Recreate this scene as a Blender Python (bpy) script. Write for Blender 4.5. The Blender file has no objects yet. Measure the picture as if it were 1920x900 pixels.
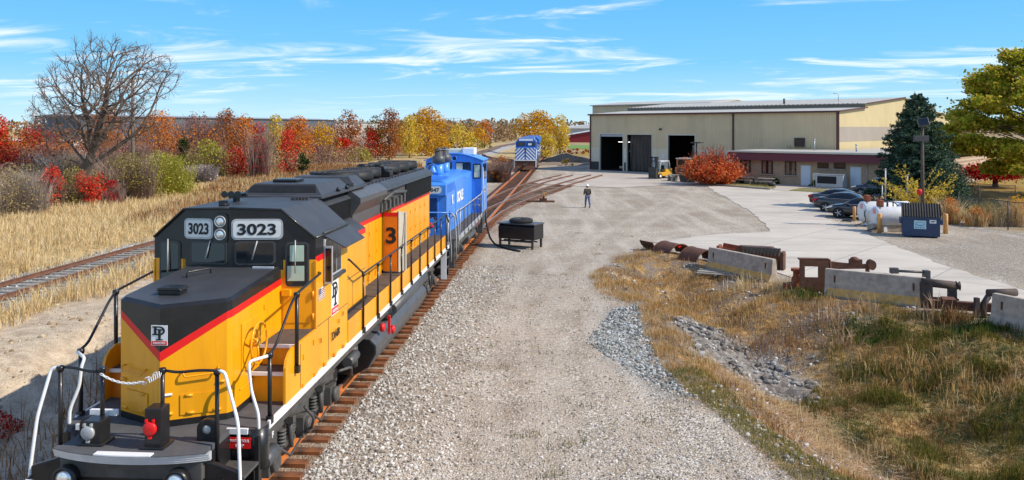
import bpy, bmesh, math, random
import numpy as np
from mathutils import Vector, Matrix

C = bpy.context.scene.collection
SC = bpy.context.scene
R = math.radians

# ---------------------------------------------------------------- camera
CAMZ = 6.2
FPX = 1500.0
cam_d = bpy.data.cameras.new('camera')
cam = bpy.data.objects.new('camera', cam_d); C.objects.link(cam)
cam.location = (0, 0, CAMZ); cam.rotation_euler = (R(90), 0, 0)
cam_d.sensor_width = 36; cam_d.lens = FPX/1920*36
cam_d.shift_y = -(450-240)/1920
cam_d.clip_start = 0.1; cam_d.clip_end = 20000
SC.camera = cam

# ---------------------------------------------------------------- sky and sun
SUN_EL, SUN_AZ = 40.0, (0.972, -0.235)          # direction towards the sun (x, y)
w = bpy.data.worlds.new('World'); SC.world = w; w.use_nodes = True
nt = w.node_tree; nt.nodes.clear()
def N(t, typ, **kw):
    n = t.nodes.new(typ)
    for k, v in kw.items(): setattr(n, k, v)
    return n
out = N(nt, 'ShaderNodeOutputWorld'); bg = N(nt, 'ShaderNodeBackground'); bg.inputs[1].default_value = 0.15
sky = N(nt, 'ShaderNodeTexSky', sky_type='NISHITA'); sky.sun_disc = False
sky.sun_elevation = R(SUN_EL); sky.sun_rotation = math.atan2(SUN_AZ[0], SUN_AZ[1])
sky.altitude = 200; sky.air_density = 1.0; sky.dust_density = 0.0; sky.ozone_density = 2.6
hs = N(nt, 'ShaderNodeHueSaturation'); hs.inputs['Hue'].default_value = 0.505; hs.inputs['Saturation'].default_value = 1.1; hs.inputs['Value'].default_value = 0.95
nt.links.new(sky.outputs[0], hs.inputs['Color'])
tc = N(nt, 'ShaderNodeTexCoord'); sep = N(nt, 'ShaderNodeSeparateXYZ'); nt.links.new(tc.outputs['Generated'], sep.inputs[0])
def wm(op, a, b=None, c=None):
    n = N(nt, 'ShaderNodeMath', operation=op)
    for i, q in enumerate((a, b, c)):
        if q is None: continue
        if isinstance(q, (int, float)): n.inputs[i].default_value = q
        else: nt.links.new(q, n.inputs[i])
    return n.outputs[0]
SEEDX = 25.1
zz = wm('ADD', wm('MAXIMUM', sep.outputs[2], 0.0), 0.06)
px = wm('DIVIDE', sep.outputs[0], zz); py = wm('DIVIDE', sep.outputs[1], zz)
# shear the streaks so they climb to the right like the high cirrus
cmb = N(nt, 'ShaderNodeCombineXYZ')
nt.links.new(wm('ADD', wm('MULTIPLY_ADD', px, 0.62, SEEDX), wm('MULTIPLY', py, -0.10)), cmb.inputs[0])
nt.links.new(wm('ADD', wm('MULTIPLY', py, 1.0), wm('MULTIPLY', px, 0.22)), cmb.inputs[1])
n1 = N(nt, 'ShaderNodeTexNoise'); n1.inputs['Scale'].default_value = 1.15; n1.inputs['Detail'].default_value = 9; n1.inputs['Roughness'].default_value = 0.62; n1.inputs['Distortion'].default_value = 0.9
nt.links.new(cmb.outputs[0], n1.inputs['Vector'])
cm2 = N(nt, 'ShaderNodeCombineXYZ')
nt.links.new(wm('MULTIPLY_ADD', px, 0.16, 3.3), cm2.inputs[0]); nt.links.new(wm('MULTIPLY', py, 0.2), cm2.inputs[1])
n2 = N(nt, 'ShaderNodeTexNoise'); n2.inputs['Scale'].default_value = 1.3; n2.inputs['Detail'].default_value = 3
nt.links.new(cm2.outputs[0], n2.inputs['Vector'])
cl = wm('ADD', wm('MULTIPLY', n1.outputs[0], 0.62), wm('MULTIPLY', n2.outputs[0], 0.5))
mr = N(nt, 'ShaderNodeMapRange'); mr.inputs[1].default_value = 0.535; mr.inputs[2].default_value = 0.71; mr.interpolation_type = 'SMOOTHSTEP'
nt.links.new(cl, mr.inputs[0])
hz = N(nt, 'ShaderNodeMapRange'); hz.inputs[1].default_value = 0.18; hz.inputs[2].default_value = 0.55; hz.inputs[3].default_value = 0.95; hz.inputs[4].default_value = 0.0
nt.links.new(sep.outputs[2], hz.inputs[0])
cr_ = N(nt, 'ShaderNodeValToRGB'); el_ = cr_.color_ramp.elements; el_[0].position = 0.0; el_[0].color = (0.55, 0.80, 0.95, 1); el_[1].position = 1.0; el_[1].color = (0.115, 0.465, 0.875, 1)
for p_, c_ in ((0.2, (0.37, 0.69, 0.93)), (0.48, (0.185, 0.56, 0.895))): e_ = el_.new(p_); e_.color = c_+(1,)
nt.links.new(wm('MULTIPLY', sep.outputs[2], 6.0), cr_.inputs[0])
sc_ = N(nt, 'ShaderNodeVectorMath', operation='SCALE'); sc_.inputs['Scale'].default_value = 4.5; nt.links.new(cr_.outputs[0], sc_.inputs[0])
mh = N(nt, 'ShaderNodeMix', data_type='RGBA'); nt.links.new(sc_.outputs[0], mh.inputs['B'])
nt.links.new(hz.outputs[0], mh.inputs['Factor']); nt.links.new(hs.outputs[0], mh.inputs['A'])
fz = N(nt, 'ShaderNodeMapRange'); fz.inputs[1].default_value = 0.015; fz.inputs[2].default_value = 0.055; nt.links.new(sep.outputs[2], fz.inputs[0])
fac = wm('MULTIPLY', wm('MULTIPLY', mr.outputs[0], 0.85), fz.outputs[0])
mx = N(nt, 'ShaderNodeMix', data_type='RGBA'); mx.inputs['B'].default_value = (4.9, 4.95, 5.0, 1)
nt.links.new(fac, mx.inputs['Factor']); nt.links.new(mh.outputs['Result'], mx.inputs['A'])
nt.links.new(mx.outputs['Result'], bg.inputs[0]); nt.links.new(bg.outputs[0], out.inputs[0])

sun_d = bpy.data.lights.new('sun', 'SUN'); sun = bpy.data.objects.new('sun', sun_d); C.objects.link(sun)
sun_d.energy = 3.3; sun_d.angle = R(0.5); sun_d.color = (1.0, 0.90, 0.76)
_sd = Vector((SUN_AZ[0]*math.cos(R(SUN_EL)), SUN_AZ[1]*math.cos(R(SUN_EL)), math.sin(R(SUN_EL))))
sun.rotation_euler = _sd.to_track_quat('Z', 'Y').to_euler(); sun.location = (30, -10, 40)
SC.view_settings.view_transform = 'Standard'; SC.view_settings.look = 'None'
SC.view_settings.exposure = 0.72; SC.view_settings.gamma = 1.0
SC.render.engine = 'CYCLES'
SC.cycles.max_bounces = 6; SC.cycles.transparent_max_bounces = 8

# ---------------------------------------------------------------- small helpers
def at(u, v, z=0.0):
    """ground point seen at photo pixel (u, v) on the level z"""
    y = FPX*(CAMZ-z)/(v-240.0)
    return Vector(((u-960.0)/FPX*y, y, z))
def sstep(a, b, x):
    t = np.clip((x-a)/(b-a), 0, 1); return t*t*(3-2*t)
_rs = np.random.RandomState(7)
_lat = _rs.rand(256, 256)
def vnoise(x, y):
    x = np.asarray(x, float); y = np.asarray(y, float)
    xi = np.floor(x).astype(int); yi = np.floor(y).astype(int); fx = x-xi; fy = y-yi
    fx = fx*fx*(3-2*fx); fy = fy*fy*(3-2*fy)
    a = _lat[xi % 256, yi % 256]; b = _lat[(xi+1) % 256, yi % 256]; c = _lat[xi % 256, (yi+1) % 256]; d = _lat[(xi+1) % 256, (yi+1) % 256]
    return (a*(1-fx)+b*fx)*(1-fy)+(c*(1-fx)+d*fx)*fy
def fbm(x, y, o=4):
    s = 0; a = 0.5
    for i in range(o):
        s = s+a*vnoise(x*2**i+17.3*i, y*2**i+9.1*i); a *= 0.5
    return s

class MB:
    """collects shapes into one mesh"""
    def __init__(s): s.v = []; s.f = []; s.m = []; s.sm = []
    def add(s, vs, fs, m=0, smooth=False):
        b = len(s.v); s.v += [tuple(p) for p in vs]
        for f in fs: s.f.append([b+i for i in f]); s.m.append(m); s.sm.append(smooth)
        return s
    def box(s, x0, x1, y0, y1, z0, z1, m=0, M=None):
        vs = [Vector((x, y, z)) for x in (x0, x1) for y in (y0, y1) for z in (z0, z1)]
        if M is not None: vs = [M @ p for p in vs]
        return s.add(vs, [(0, 1, 3, 2), (4, 6, 7, 5), (0, 4, 5, 1), (2, 3, 7, 6), (0, 2, 6, 4), (1, 5, 7, 3)], m)
    def prism(s, poly, axis, a0, a1, m=0, M=None, smooth=False, capm=None):
        def mk(p, a):
            if axis == 'x': q = (a, p[0], p[1])
            elif axis == 'y': q = (p[0], a, p[1])
            else: q = (p[0], p[1], a)
            q = Vector(q); return M @ q if M is not None else q
        n = len(poly)
        b = len(s.v)
        s.v += [tuple(mk(p, a0)) for p in poly]+[tuple(mk(p, a1)) for p in poly]
        for i in range(n):
            j = (i+1) % n
            s.f.append([b+i, b+j, b+n+j, b+n+i]); s.m.append(m); s.sm.append(smooth)
        cm = m if capm is None else capm
        s.f.append([b+i for i in range(n)][::-1]); s.m.append(cm); s.sm.append(False)
        s.f.append([b+n+i for i in range(n)]); s.m.append(cm); s.sm.append(False)
        return s
    def tube(s, pts, r, n=8, m=0, caps=True, taper=None):
        pts = [Vector(p) for p in pts]; k = len(pts); rs = taper or [r]*k
        b = len(s.v); prev = None
        for i, p in enumerate(pts):
            d = (pts[min(i+1, k-1)]-pts[max(i-1, 0)]).normalized()
            if prev is None:
                a = Vector((0, 0, 1)) if abs(d.z) < 0.9 else Vector((1, 0, 0))
                u = d.cross(a).normalized()
            else: u = (prev-d*prev.dot(d)).normalized()
            prev = u; w_ = d.cross(u)
            for j in range(n):
                t = 2*math.pi*j/n
                s.v.append(tuple(p+(u*math.cos(t)+w_*math.sin(t))*rs[i]))
        for i in range(k-1):
            for j in range(n):
                j2 = (j+1) % n
                s.f.append([b+i*n+j, b+i*n+j2, b+(i+1)*n+j2, b+(i+1)*n+j]); s.m.append(m); s.sm.append(n > 5)
        if caps:
            s.f.append([b+j for j in range(n)][::-1]); s.m.append(m); s.sm.append(False)
            s.f.append([b+(k-1)*n+j for j in range(n)]); s.m.append(m); s.sm.append(False)
        return s
    def cyl(s, p0, p1, r, n=16, m=0, r2=None):
        return s.tube([p0, p1], r, n, m, taper=[r, r if r2 is None else r2])
    def lathe(s, prof, c, axis='z', n=20, m=0, smooth=True):
        """prof: (radius, height) pairs along the axis"""
        c = Vector(c); b = len(s.v)
        for (r, h) in prof:
            for j in range(n):
                t = 2*math.pi*j/n; a, e = r*math.cos(t), r*math.sin(t)
                q = {'z': (a, e, h), 'x': (h, a, e), 'y': (a, h, e)}[axis]
                s.v.append(tuple(c+Vector(q)))
        for i in range(len(prof)-1):
            for j in range(n):
                j2 = (j+1) % n
                s.f.append([b+i*n+j, b+i*n+j2, b+(i+1)*n+j2, b+(i+1)*n+j]); s.m.append(m); s.sm.append(smooth)
        s.f.append([b+j for j in range(n)][::-1]); s.m.append(m); s.sm.append(False)
        e = b+(len(prof)-1)*n
        s.f.append([e+j for j in range(n)]); s.m.append(m); s.sm.append(False)
        return s
    def ell(s, c, r, nu=12, nv=8, m=0):
        pr = [(math.sin(math.pi*i/nv), -math.cos(math.pi*i/nv)) for i in range(nv+1)]
        b = len(s.v)
        for (q, h) in pr:
            for j in range(nu):
                t = 2*math.pi*j/nu
                s.v.append((c[0]+r[0]*max(q, 1e-3)*math.cos(t), c[1]+r[1]*max(q, 1e-3)*math.sin(t), c[2]+r[2]*h))
        for i in range(nv):
            for j in range(nu):
                j2 = (j+1) % nu
                s.f.append([b+i*nu+j, b+i*nu+j2, b+(i+1)*nu+j2, b+(i+1)*nu+j]); s.m.append(m); s.sm.append(True)
        return s
    def build(s, name, mats, parent=None, bevel=0, recalc=True, loc=None, rotz=0):
        me = bpy.data.meshes.new(name); me.from_pydata(s.v, [], s.f)
        if not isinstance(mats, (list, tuple)): mats = [mats]
        for q in mats: me.materials.append(q)
        me.polygons.foreach_set('material_index', s.m); me.polygons.foreach_set('use_smooth', s.sm)
        if recalc:
            bm = bmesh.new(); bm.from_mesh(me); bmesh.ops.recalc_face_normals(bm, faces=bm.faces); bm.to_mesh(me); bm.free()
        me.update()
        o = bpy.data.objects.new(name, me); C.objects.link(o)
        if parent is not None: o.parent = parent
        if loc is not None: o.location = loc
        if rotz: o.rotation_euler.z = rotz
        if bevel:
            b = o.modifiers.new('bevel', 'BEVEL'); b.width = bevel; b.segments = 2; b.limit_method = 'ANGLE'; b.angle_limit = R(40)
        return o

def bend(pts, r=0.06, n=4):
    """round the corners of a polyline"""
    pts = [Vector(p) for p in pts]; o = [pts[0]]
    for i in range(1, len(pts)-1):
        a, b, c = pts[i-1], pts[i], pts[i+1]
        d1 = (a-b); d2 = (c-b); k = min(r, d1.length*0.45, d2.length*0.45)
        p0 = b+d1.normalized()*k; p1 = b+d2.normalized()*k
        for j in range(n+1):
            t = j/n; o.append(p0*(1-t)**2+b*2*t*(1-t)+p1*t*t)
    o.append(pts[-1]); return o

def tag(o, label=None, cat=None, group=None, kind=None):
    if label: o['label'] = label
    if cat: o['category'] = cat
    if group: o['group'] = group
    if kind: o['kind'] = kind
    return o
def thing(name, label, cat, loc=(0, 0, 0), rotz=0.0, group=None):
    o = bpy.data.objects.new(name, None); C.objects.link(o); o.empty_display_size = 0.2
    o.location = loc; o.rotation_euler = (0, 0, rotz)
    return tag(o, label, cat, group)
def copy_tree(o, loc=None, rotz=None, label=None, scale=None, parent=None):
    c = o.copy(); C.objects.link(c)
    if parent is not None: c.parent = parent
    for ch in list(o.children): copy_tree(ch, parent=c)
    if loc is not None: c.location = loc
    if rotz is not None: c.rotation_euler.z = rotz
    if scale is not None: c.scale = (scale,)*3 if isinstance(scale, (int, float)) else scale
    if label: c['label'] = label
    return c

# ---------------------------------------------------------------- materials
def lin(c):
    """sRGB 0-255 to linear"""
    return tuple(((q/255)/12.92 if q/255 <= 0.04045 else ((q/255+0.055)/1.055)**2.4) for q in c)+(1.0,)
def mat(name, col, rough=0.6, metal=0.0, var=0.12, scale=6.0, bump=0.0, bscale=40.0, spec=0.4, coat=0.0, stain=None, stain_amt=0.0, stain_scale=1.2, streak=False):
    m = bpy.data.materials.new(name); m.use_nodes = True; t = m.node_tree; b = t.nodes['Principled BSDF']
    col = tuple(col)[:3]
    b.inputs['Roughness'].default_value = rough; b.inputs['Metallic'].default_value = metal
    b.inputs['Specular IOR Level'].default_value = spec
    if coat: b.inputs['Coat Weight'].default_value = coat; b.inputs['Coat Roughness'].default_value = 0.12
    tcn = N(t, 'ShaderNodeTexCoord')
    no = N(t, 'ShaderNodeTexNoise'); no.inputs['Scale'].default_value = scale; no.inputs['Detail'].default_value = 5
    t.links.new(tcn.outputs['Object'], no.inputs['Vector'])
    rp = N(t, 'ShaderNodeMapRange'); rp.inputs[1].default_value = 0.3; rp.inputs[2].default_value = 0.7; rp.inputs[3].default_value = 1-var; rp.inputs[4].default_value = 1+var
    t.links.new(no.outputs[0], rp.inputs[0])
    ml = N(t, 'ShaderNodeMix', data_type='RGBA', blend_type='MULTIPLY'); ml.inputs['Factor'].default_value = 1
    ml.inputs['A'].default_value = col+(1,); t.links.new(rp.outputs[0], ml.inputs['B'])
    last = ml.outputs['Result']
    if stain is not None:
        mp = N(t, 'ShaderNodeMapping'); t.links.new(tcn.outputs['Object'], mp.inputs[0])
        if streak: mp.inputs['Scale'].default_value = (1.0, 1.0, 0.12)
        n3 = N(t, 'ShaderNodeTexNoise'); n3.inputs['Scale'].default_value = stain_scale; n3.inputs['Detail'].default_value = 8; n3.inputs['Roughness'].default_value = 0.65
        t.links.new(mp.outputs[0], n3.inputs['Vector'])
        r2 = N(t, 'ShaderNodeMapRange'); r2.inputs[1].default_value = 0.47; r2.inputs[2].default_value = 0.72; r2.inputs[3].default_value = 0; r2.inputs[4].default_value = stain_amt
        t.links.new(n3.outputs[0], r2.inputs[0])
        mm = N(t, 'ShaderNodeMix', data_type='RGBA'); t.links.new(r2.outputs[0], mm.inputs['Factor']); t.links.new(last, mm.inputs['A']); mm.inputs['B'].default_value = tuple(stain)[:3]+(1,)
        last = mm.outputs['Result']
    t.links.new(last, b.inputs['Base Color'])
    if bump:
        n4 = N(t, 'ShaderNodeTexNoise'); n4.inputs['Scale'].default_value = bscale; n4.inputs['Detail'].default_value = 4
        t.links.new(tcn.outputs['Object'], n4.inputs['Vector'])
        bp = N(t, 'ShaderNodeBump'); bp.inputs['Strength'].default_value = bump; bp.inputs['Distance'].default_value = 0.02
        t.links.new(n4.outputs[0], bp.inputs['Height']); t.links.new(bp.outputs[0], b.inputs['Normal'])
    return m
def leaf_mat(name, cols, trans=0.25, rough=0.7):
    """each leaf takes one of the colours"""
    m = bpy.data.materials.new(name); m.use_nodes = True; t = m.node_tree; t.nodes.clear()
    o = N(t, 'ShaderNodeOutputMaterial'); g = N(t, 'ShaderNodeNewGeometry'); cr = N(t, 'ShaderNodeValToRGB')
    e = cr.color_ramp.elements
    while len(e) < len(cols): e.new(0.5)
    for i, c in enumerate(cols): e[i].position = i/(len(cols)-1); e[i].color = tuple(c)[:3]+(1,)
    t.links.new(g.outputs['Random Per Island'], cr.inputs[0])
    d = N(t, 'ShaderNodeBsdfDiffuse'); tr = N(t, 'ShaderNodeBsdfTranslucent'); mxs = N(t, 'ShaderNodeMixShader'); mxs.inputs[0].default_value = trans
    t.links.new(cr.outputs[0], d.inputs[0]); t.links.new(cr.outputs[0], tr.inputs[0])
    t.links.new(d.outputs[0], mxs.inputs[1]); t.links.new(tr.outputs[0], mxs.inputs[2]); t.links.new(mxs.outputs[0], o.inputs[0])
    return m
def glass_mat(name, col=(0.01, 0.012, 0.015), rough=0.05):
    m = bpy.data.materials.new(name); m.use_nodes = True; b = m.node_tree.nodes['Principled BSDF']
    b.inputs['Base Color'].default_value = tuple(col)+(1,); b.inputs['Roughness'].default_value = rough; b.inputs['Specular IOR Level'].default_value = 0.7
    return m

M = {}
M['yellow'] = mat('yellow_paint', (0.86, 0.365, 0.004), 0.35, var=0.04, scale=1.5, coat=0.25, stain=(0.50, 0.20, 0.008), stain_amt=0.5, stain_scale=2.2, streak=True)
M['red'] = mat('red_paint', (0.72, 0.012, 0.012), 0.4, var=0.05)
M['black'] = mat('black_paint', (0.012, 0.012, 0.013), 0.38, var=0.2, coat=0.15, stain=(0.045, 0.04, 0.035), stain_amt=0.25, stain_scale=2)
M['roof_grey'] = mat('roof_grey', (0.042, 0.043, 0.047), 0.5, var=0.12, scale=2.5, stain=(0.08, 0.08, 0.08), stain_amt=0.4, stain_scale=1.8)
M['deck'] = mat('deck_nonskid', (0.085, 0.086, 0.09), 0.75, var=0.15, scale=3, bump=0.5, bscale=60, stain=(0.1, 0.09, 0.08), stain_amt=0.3)
M['walk'] = mat('walkway_brown', (0.085, 0.066, 0.055), 0.8, var=0.2, scale=4, stain=(0.04, 0.03, 0.025), stain_amt=0.4)
M['white'] = mat('white_paint', (0.76, 0.76, 0.75), 0.45, var=0.05)
M['silver'] = mat('aluminium', (0.55, 0.56, 0.57), 0.4, 0.2, var=0.08)
M['under'] = mat('underframe_black', (0.075, 0.071, 0.066), 0.5, var=0.35, scale=4, stain=(0.1, 0.085, 0.07), stain_amt=0.45, stain_scale=3)
M['tank'] = mat('tank_grey', (0.075, 0.076, 0.078), 0.42, var=0.15, stain=(0.12, 0.095, 0.085), stain_amt=0.35)
M['glass'] = glass_mat('dark_glass')
M['lens'] = mat('lamp_lens', (0.75, 0.76, 0.74), 0.12, 0.6, var=0.05)
M['cream'] = mat('cream_paint', (0.60, 0.57, 0.46), 0.5, var=0.06)
M['paper'] = mat('pale_green_paper', (0.42, 0.52, 0.40), 0.8, var=0.05)
M['board'] = mat('number_board', (0.66, 0.66, 0.64), 0.4, var=0.04)
M['ink'] = mat('black_lettering', (0.012, 0.012, 0.012), 0.6, var=0.05)
M['orange_shaded'] = mat('orange_shaded_paint', (0.78, 0.20, 0.008), 0.45, var=0.05)  # shade put into the colour, for the open door and left risers
M['rail_top'] = mat('rail_worn_steel', (0.30, 0.25, 0.21), 0.4, 0.5, var=0.2)
M['rail_rust'] = mat('rail_rust', (0.46, 0.14, 0.03), 0.8, var=0.25, scale=8, stain=(0.14, 0.055, 0.02), stain_amt=0.6)
M['rust'] = mat('brown_rust', (0.12, 0.05, 0.028), 0.85, var=0.3, scale=5, stain=(0.05, 0.03, 0.022), stain_amt=0.7)
M['rust_red'] = mat('red_rust', (0.26, 0.07, 0.03), 0.85, var=0.3, scale=5, stain=(0.1, 0.04, 0.025), stain_amt=0.6)
M['tie'] = mat('tie_wood', (0.085, 0.05, 0.032), 0.9, var=0.4, scale=5, stain=(0.42, 0.13, 0.03), stain_amt=0.8, stain_scale=1.3)
M['tie_grey'] = mat('tie_weathered', (0.26, 0.235, 0.20), 0.9, var=0.3, scale=5)
M['blue'] = mat('blue_paint', (0.06, 0.26, 0.76), 0.4, var=0.06, coat=0.2, stain=(0.03, 0.13, 0.4), stain_amt=0.5, stain_scale=2.5, streak=True)
M['blue_dark'] = mat('dark_blue_paint', (0.012, 0.055, 0.20), 0.45, var=0.15)
M['concrete'] = mat('barrier_concrete', (0.43, 0.36, 0.285), 0.85, var=0.15, bump=0.3, bscale=30, stain=(0.17, 0.145, 0.125), stain_amt=0.7, stain_scale=2.2)
M['galv'] = mat('galvanised_steel', (0.42, 0.43, 0.43), 0.5, 0.3, var=0.1)
M['dark_metal'] = mat('dark_metal', (0.05, 0.048, 0.046), 0.55, var=0.2)
M['wood'] = mat('grey_wood', (0.36, 0.32, 0.26), 0.8, var=0.2)
M['postwood'] = mat('yellow_post', (0.72, 0.36, 0.12), 0.7, var=0.12)
M['rubber'] = mat('rubber', (0.018, 0.018, 0.018), 0.8, var=0.2)
M['bark'] = mat('bark', (0.095, 0.072, 0.055), 0.95, var=0.35, scale=9)
M['bark_pale'] = mat('pale_bark', (0.20, 0.165, 0.13), 0.95, var=0.3, scale=9)

def X(a): return Vector(a)
AX_R = Matrix(((0, 0, 1), (1, 0, 0), (0, 1, 0)))       # text plane facing +x
AX_F = Matrix(((1, 0, 0), (0, 0, -1), (0, 1, 0)))      # text plane facing -y
def text(name, s, size, m, parent, loc, ax, width=None, bold=0.012, ext=0.004, sx=None):
    cu = bpy.data.curves.new(name, 'FONT'); cu.body = s; cu.size = size; cu.align_x = 'CENTER'; cu.align_y = 'CENTER'
    cu.extrude = ext; cu.offset = bold*size; cu.resolution_u = 4
    o = bpy.data.objects.new(name, cu); C.objects.link(o)
    me = bpy.data.meshes.new_from_object(o); bpy.data.objects.remove(o); bpy.data.curves.remove(cu)
    me.name = name; me.materials.clear(); me.materials.append(m)
    xs = [v.co.x for v in me.vertices]; wd = max(xs)-min(xs); mid = (max(xs)+min(xs))/2
    ys = [v.co.y for v in me.vertices]; midy = (max(ys)+min(ys))/2
    k = (width/wd if width else (sx or 1))
    for v in me.vertices:
        c = v.co.copy(); c.x = (c.x-mid)*k; c.y -= midy; v.co = ax @ c
    o = bpy.data.objects.new(name, me); C.objects.link(o); o.location = loc
    if parent is not None: o.parent = parent
    return o
# ---------------------------------------------------------------- ground shape
def poly_px(pts, z=0.0): return np.array([[*at(u, v, z).xy] for u, v in pts])
def inside(P, x, y):
    r = np.zeros(x.shape, bool); n = len(P)
    for i in range(n):
        x0, y0 = P[i]; x1, y1 = P[(i+1) % n]
        c = ((y0 > y) != (y1 > y)) & (x < (x1-x0)*(y-y0)/((y1-y0) if y1 != y0 else 1e-9)+x0)
        r ^= c
    return r
def seg_dist(L, x, y, closed=False):
    d = np.full(x.shape, 1e9); n = len(L)
    for i in range(n if closed else n-1):
        a = L[i]; b = L[(i+1) % n]; ab = b-a; q = ab @ ab+1e-9
        t = np.clip(((x-a[0])*ab[0]+(y-a[1])*ab[1])/q, 0, 1)
        d = np.minimum(d, np.hypot(x-a[0]-t*ab[0], y-a[1]-t*ab[1]))
    return d
EDGE_G = poly_px([(1214, 462), (1165, 480), (1100, 520), (1122, 548), (1195, 575), (1212, 640), (1250, 700), (1335, 770), (1420, 840), (1490, 900), (1640, 1040), (1900, 1300)])
EDGE_B = poly_px([(1214, 460), (1330, 492), (1450, 524), (1548, 552), (1740, 578), (1865, 606), (2000, 650), (2300, 740)])
DITCH = np.vstack([EDGE_G, poly_px([(3600, 1300), (3000, 1000)]), EDGE_B[::-1]])
DARKG = poly_px([(1098, 640), (1150, 578), (1200, 568), (1214, 610), (1236, 680), (1300, 742), (1270, 742), (1190, 700)])
ROCKS = poly_px([(1262, 640), (1310, 612), (1420, 640), (1530, 690), (1500, 730), (1400, 700), (1320, 705)], z=-0.8)
REEDS = poly_px([(1290, 720), (1400, 715), (1560, 780), (1750, 880), (1850, 960), (1650, 960), (1480, 880), (1390, 800)], z=-1.0)
GREEN = poly_px([(1470, 700), (1600, 640), (1760, 620), (1990, 610), (2600, 760), (2600, 1000), (1900, 960), (1700, 860), (1560, 790)], z=-0.8)
def mainx(y): return -6.049+0.07*y
def leftx(y): return -18.95+0.065*y
def tz(x, y):
    x = np.asarray(x, float); y = np.asarray(y, float)
    d = x-mainx(y); bf = 1-0.78*sstep(38, 85, y); bank = sstep(4.1, 7.2, -d)
    zl = bf*(0.92*bank+0.9*bank*(1-bank)*4*(np.abs(fbm(x*0.7+y*0.2, y*1.0, 5)-0.47)*2.4-0.28))
    dl = x-leftx(y)
    zl = zl*(1-0.5*sstep(2.5, 9, -dl))
    k = 1-sstep(1.5, 3.0, np.abs(dl)); zl = zl*(1-k)+0.60*k
    k2 = 1-sstep(3.0, 3.9, np.abs(dl)); zl = zl-(1-k)*k2*0.05
    ins = inside(DITCH, x, y); d1 = seg_dist(EDGE_G, x, y); d2 = seg_dist(EDGE_B, x, y)
    dd = np.where(ins, sstep(0.1, 4.0, d1)*sstep(0.5, 6.5, d2), 0)
    zd = -1.35*dd+np.where(ins, sstep(0, 1.0, np.minimum(d1, d2))*(fbm(x*0.8, y*0.8)-0.42)*0.8, 0)
    return zl+zd-0.03*fbm(x*1.3, y*1.3)
def tz1(x, y): return float(tz(np.array([x]), np.array([y]))[0])

def np_mesh(name, V, F, mats, smooth=False, attrs=None, parent=None):
    me = bpy.data.meshes.new(name); n = len(V); k = F.shape[1]; m = len(F)
    me.vertices.add(n); me.vertices.foreach_set('co', np.asarray(V, np.float32).ravel())
    me.loops.add(m*k); me.loops.foreach_set('vertex_index', F.astype(np.int32).ravel())
    me.polygons.add(m); me.polygons.foreach_set('loop_start', np.arange(0, m*k, k, dtype=np.int32))
    me.polygons.foreach_set('use_smooth', np.full(m, smooth))
    for q in (mats if isinstance(mats, (list, tuple)) else [mats]): me.materials.append(q)
    for an, a in (attrs or {}).items():
        at_ = me.attributes.new(an, 'FLOAT_COLOR', 'POINT'); at_.data.foreach_set('color', np.asarray(a, np.float32).ravel())
    me.update(calc_edges=True); me.validate()
    o = bpy.data.objects.new(name, me); C.objects.link(o)
    if parent is not None: o.parent = parent
    return o

ys = np.concatenate([np.linspace(-40, 2.5, 12), 3*1.0125**np.arange(0, 585)])
ts = np.linspace(-1.5, 1.5, 430)
GY = np.repeat(ys[:, None], len(ts), 1); GX = ts[None, :]*(np.maximum(GY, 3)+7)
gx, gy = GX.ravel(), GY.ravel(); gz = tz(gx, gy)
nr, nc = GX.shape
idx = np.arange(nr*nc).reshape(nr, nc)
F = np.stack([idx[:-1, :-1], idx[:-1, 1:], idx[1:, 1:], idx[1:, :-1]], -1).reshape(-1, 4)
nz = fbm(gx*0.6, gy*0.6, 4)-0.47; nzf = fbm(gx*2.1, gy*2.1, 3)-0.43
d = gx-mainx(gy); dl = gx-leftx(gy)
ins = inside(DITCH, gx, gy); dE = np.minimum(seg_dist(EDGE_G, gx, gy), seg_dist(EDGE_B, gx, gy)); sd = np.where(ins, dE, -dE)
m_ditch = sstep(-0.5, 0.7, sd+1.6*nz+0.8*nzf)
iG = inside(GREEN, gx, gy); sG = seg_dist(GREEN, gx, gy, True); m_green = sstep(-1.0, 1.0, np.where(iG, sG, -sG)+2.5*nz)
iD = inside(DARKG, gx, gy); sD = seg_dist(DARKG, gx, gy, True); m_dark = sstep(-0.4, 0.5, np.where(iD, sD, -sD)+1.6*nz+nzf)
iR = inside(ROCKS, gx, gy); sR = seg_dist(ROCKS, gx, gy, True); m_rock = sstep(-0.8, 0.4, np.where(iR, sR, -sR)+1.8*nz)
m_ditch = m_ditch*(1-0.85*m_rock)
m_dirt = sstep(3.6, 4.6, -d+1.5*nz)*(1-sstep(9.0, 9.7, -d+1.6*nz))*(1-sstep(55, 80, gy))
m_field = sstep(8.9, 9.6, -d+1.6*nz)*sstep(1.9, 2.4, np.abs(dl-0.5)+0.8*nz)
m_field = np.maximum(m_field, sstep(2.8, 4.5, -d+1.5*nz)*sstep(52, 75, gy)*sstep(2.6, 3.1, np.abs(dl)))
m_bal = np.maximum((1-sstep(1.2, 2.3, np.abs(d)+1.2*nzf))*(gy < 115), (1-sstep(2.0, 3.0, np.abs(dl)+0.5*nzf))*0.0)
m_lbal = (1-sstep(2.0, 2.6, np.abs(dl-0.5)+0.9*nz))*(gx < mainx(gy)-2.5)
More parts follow.
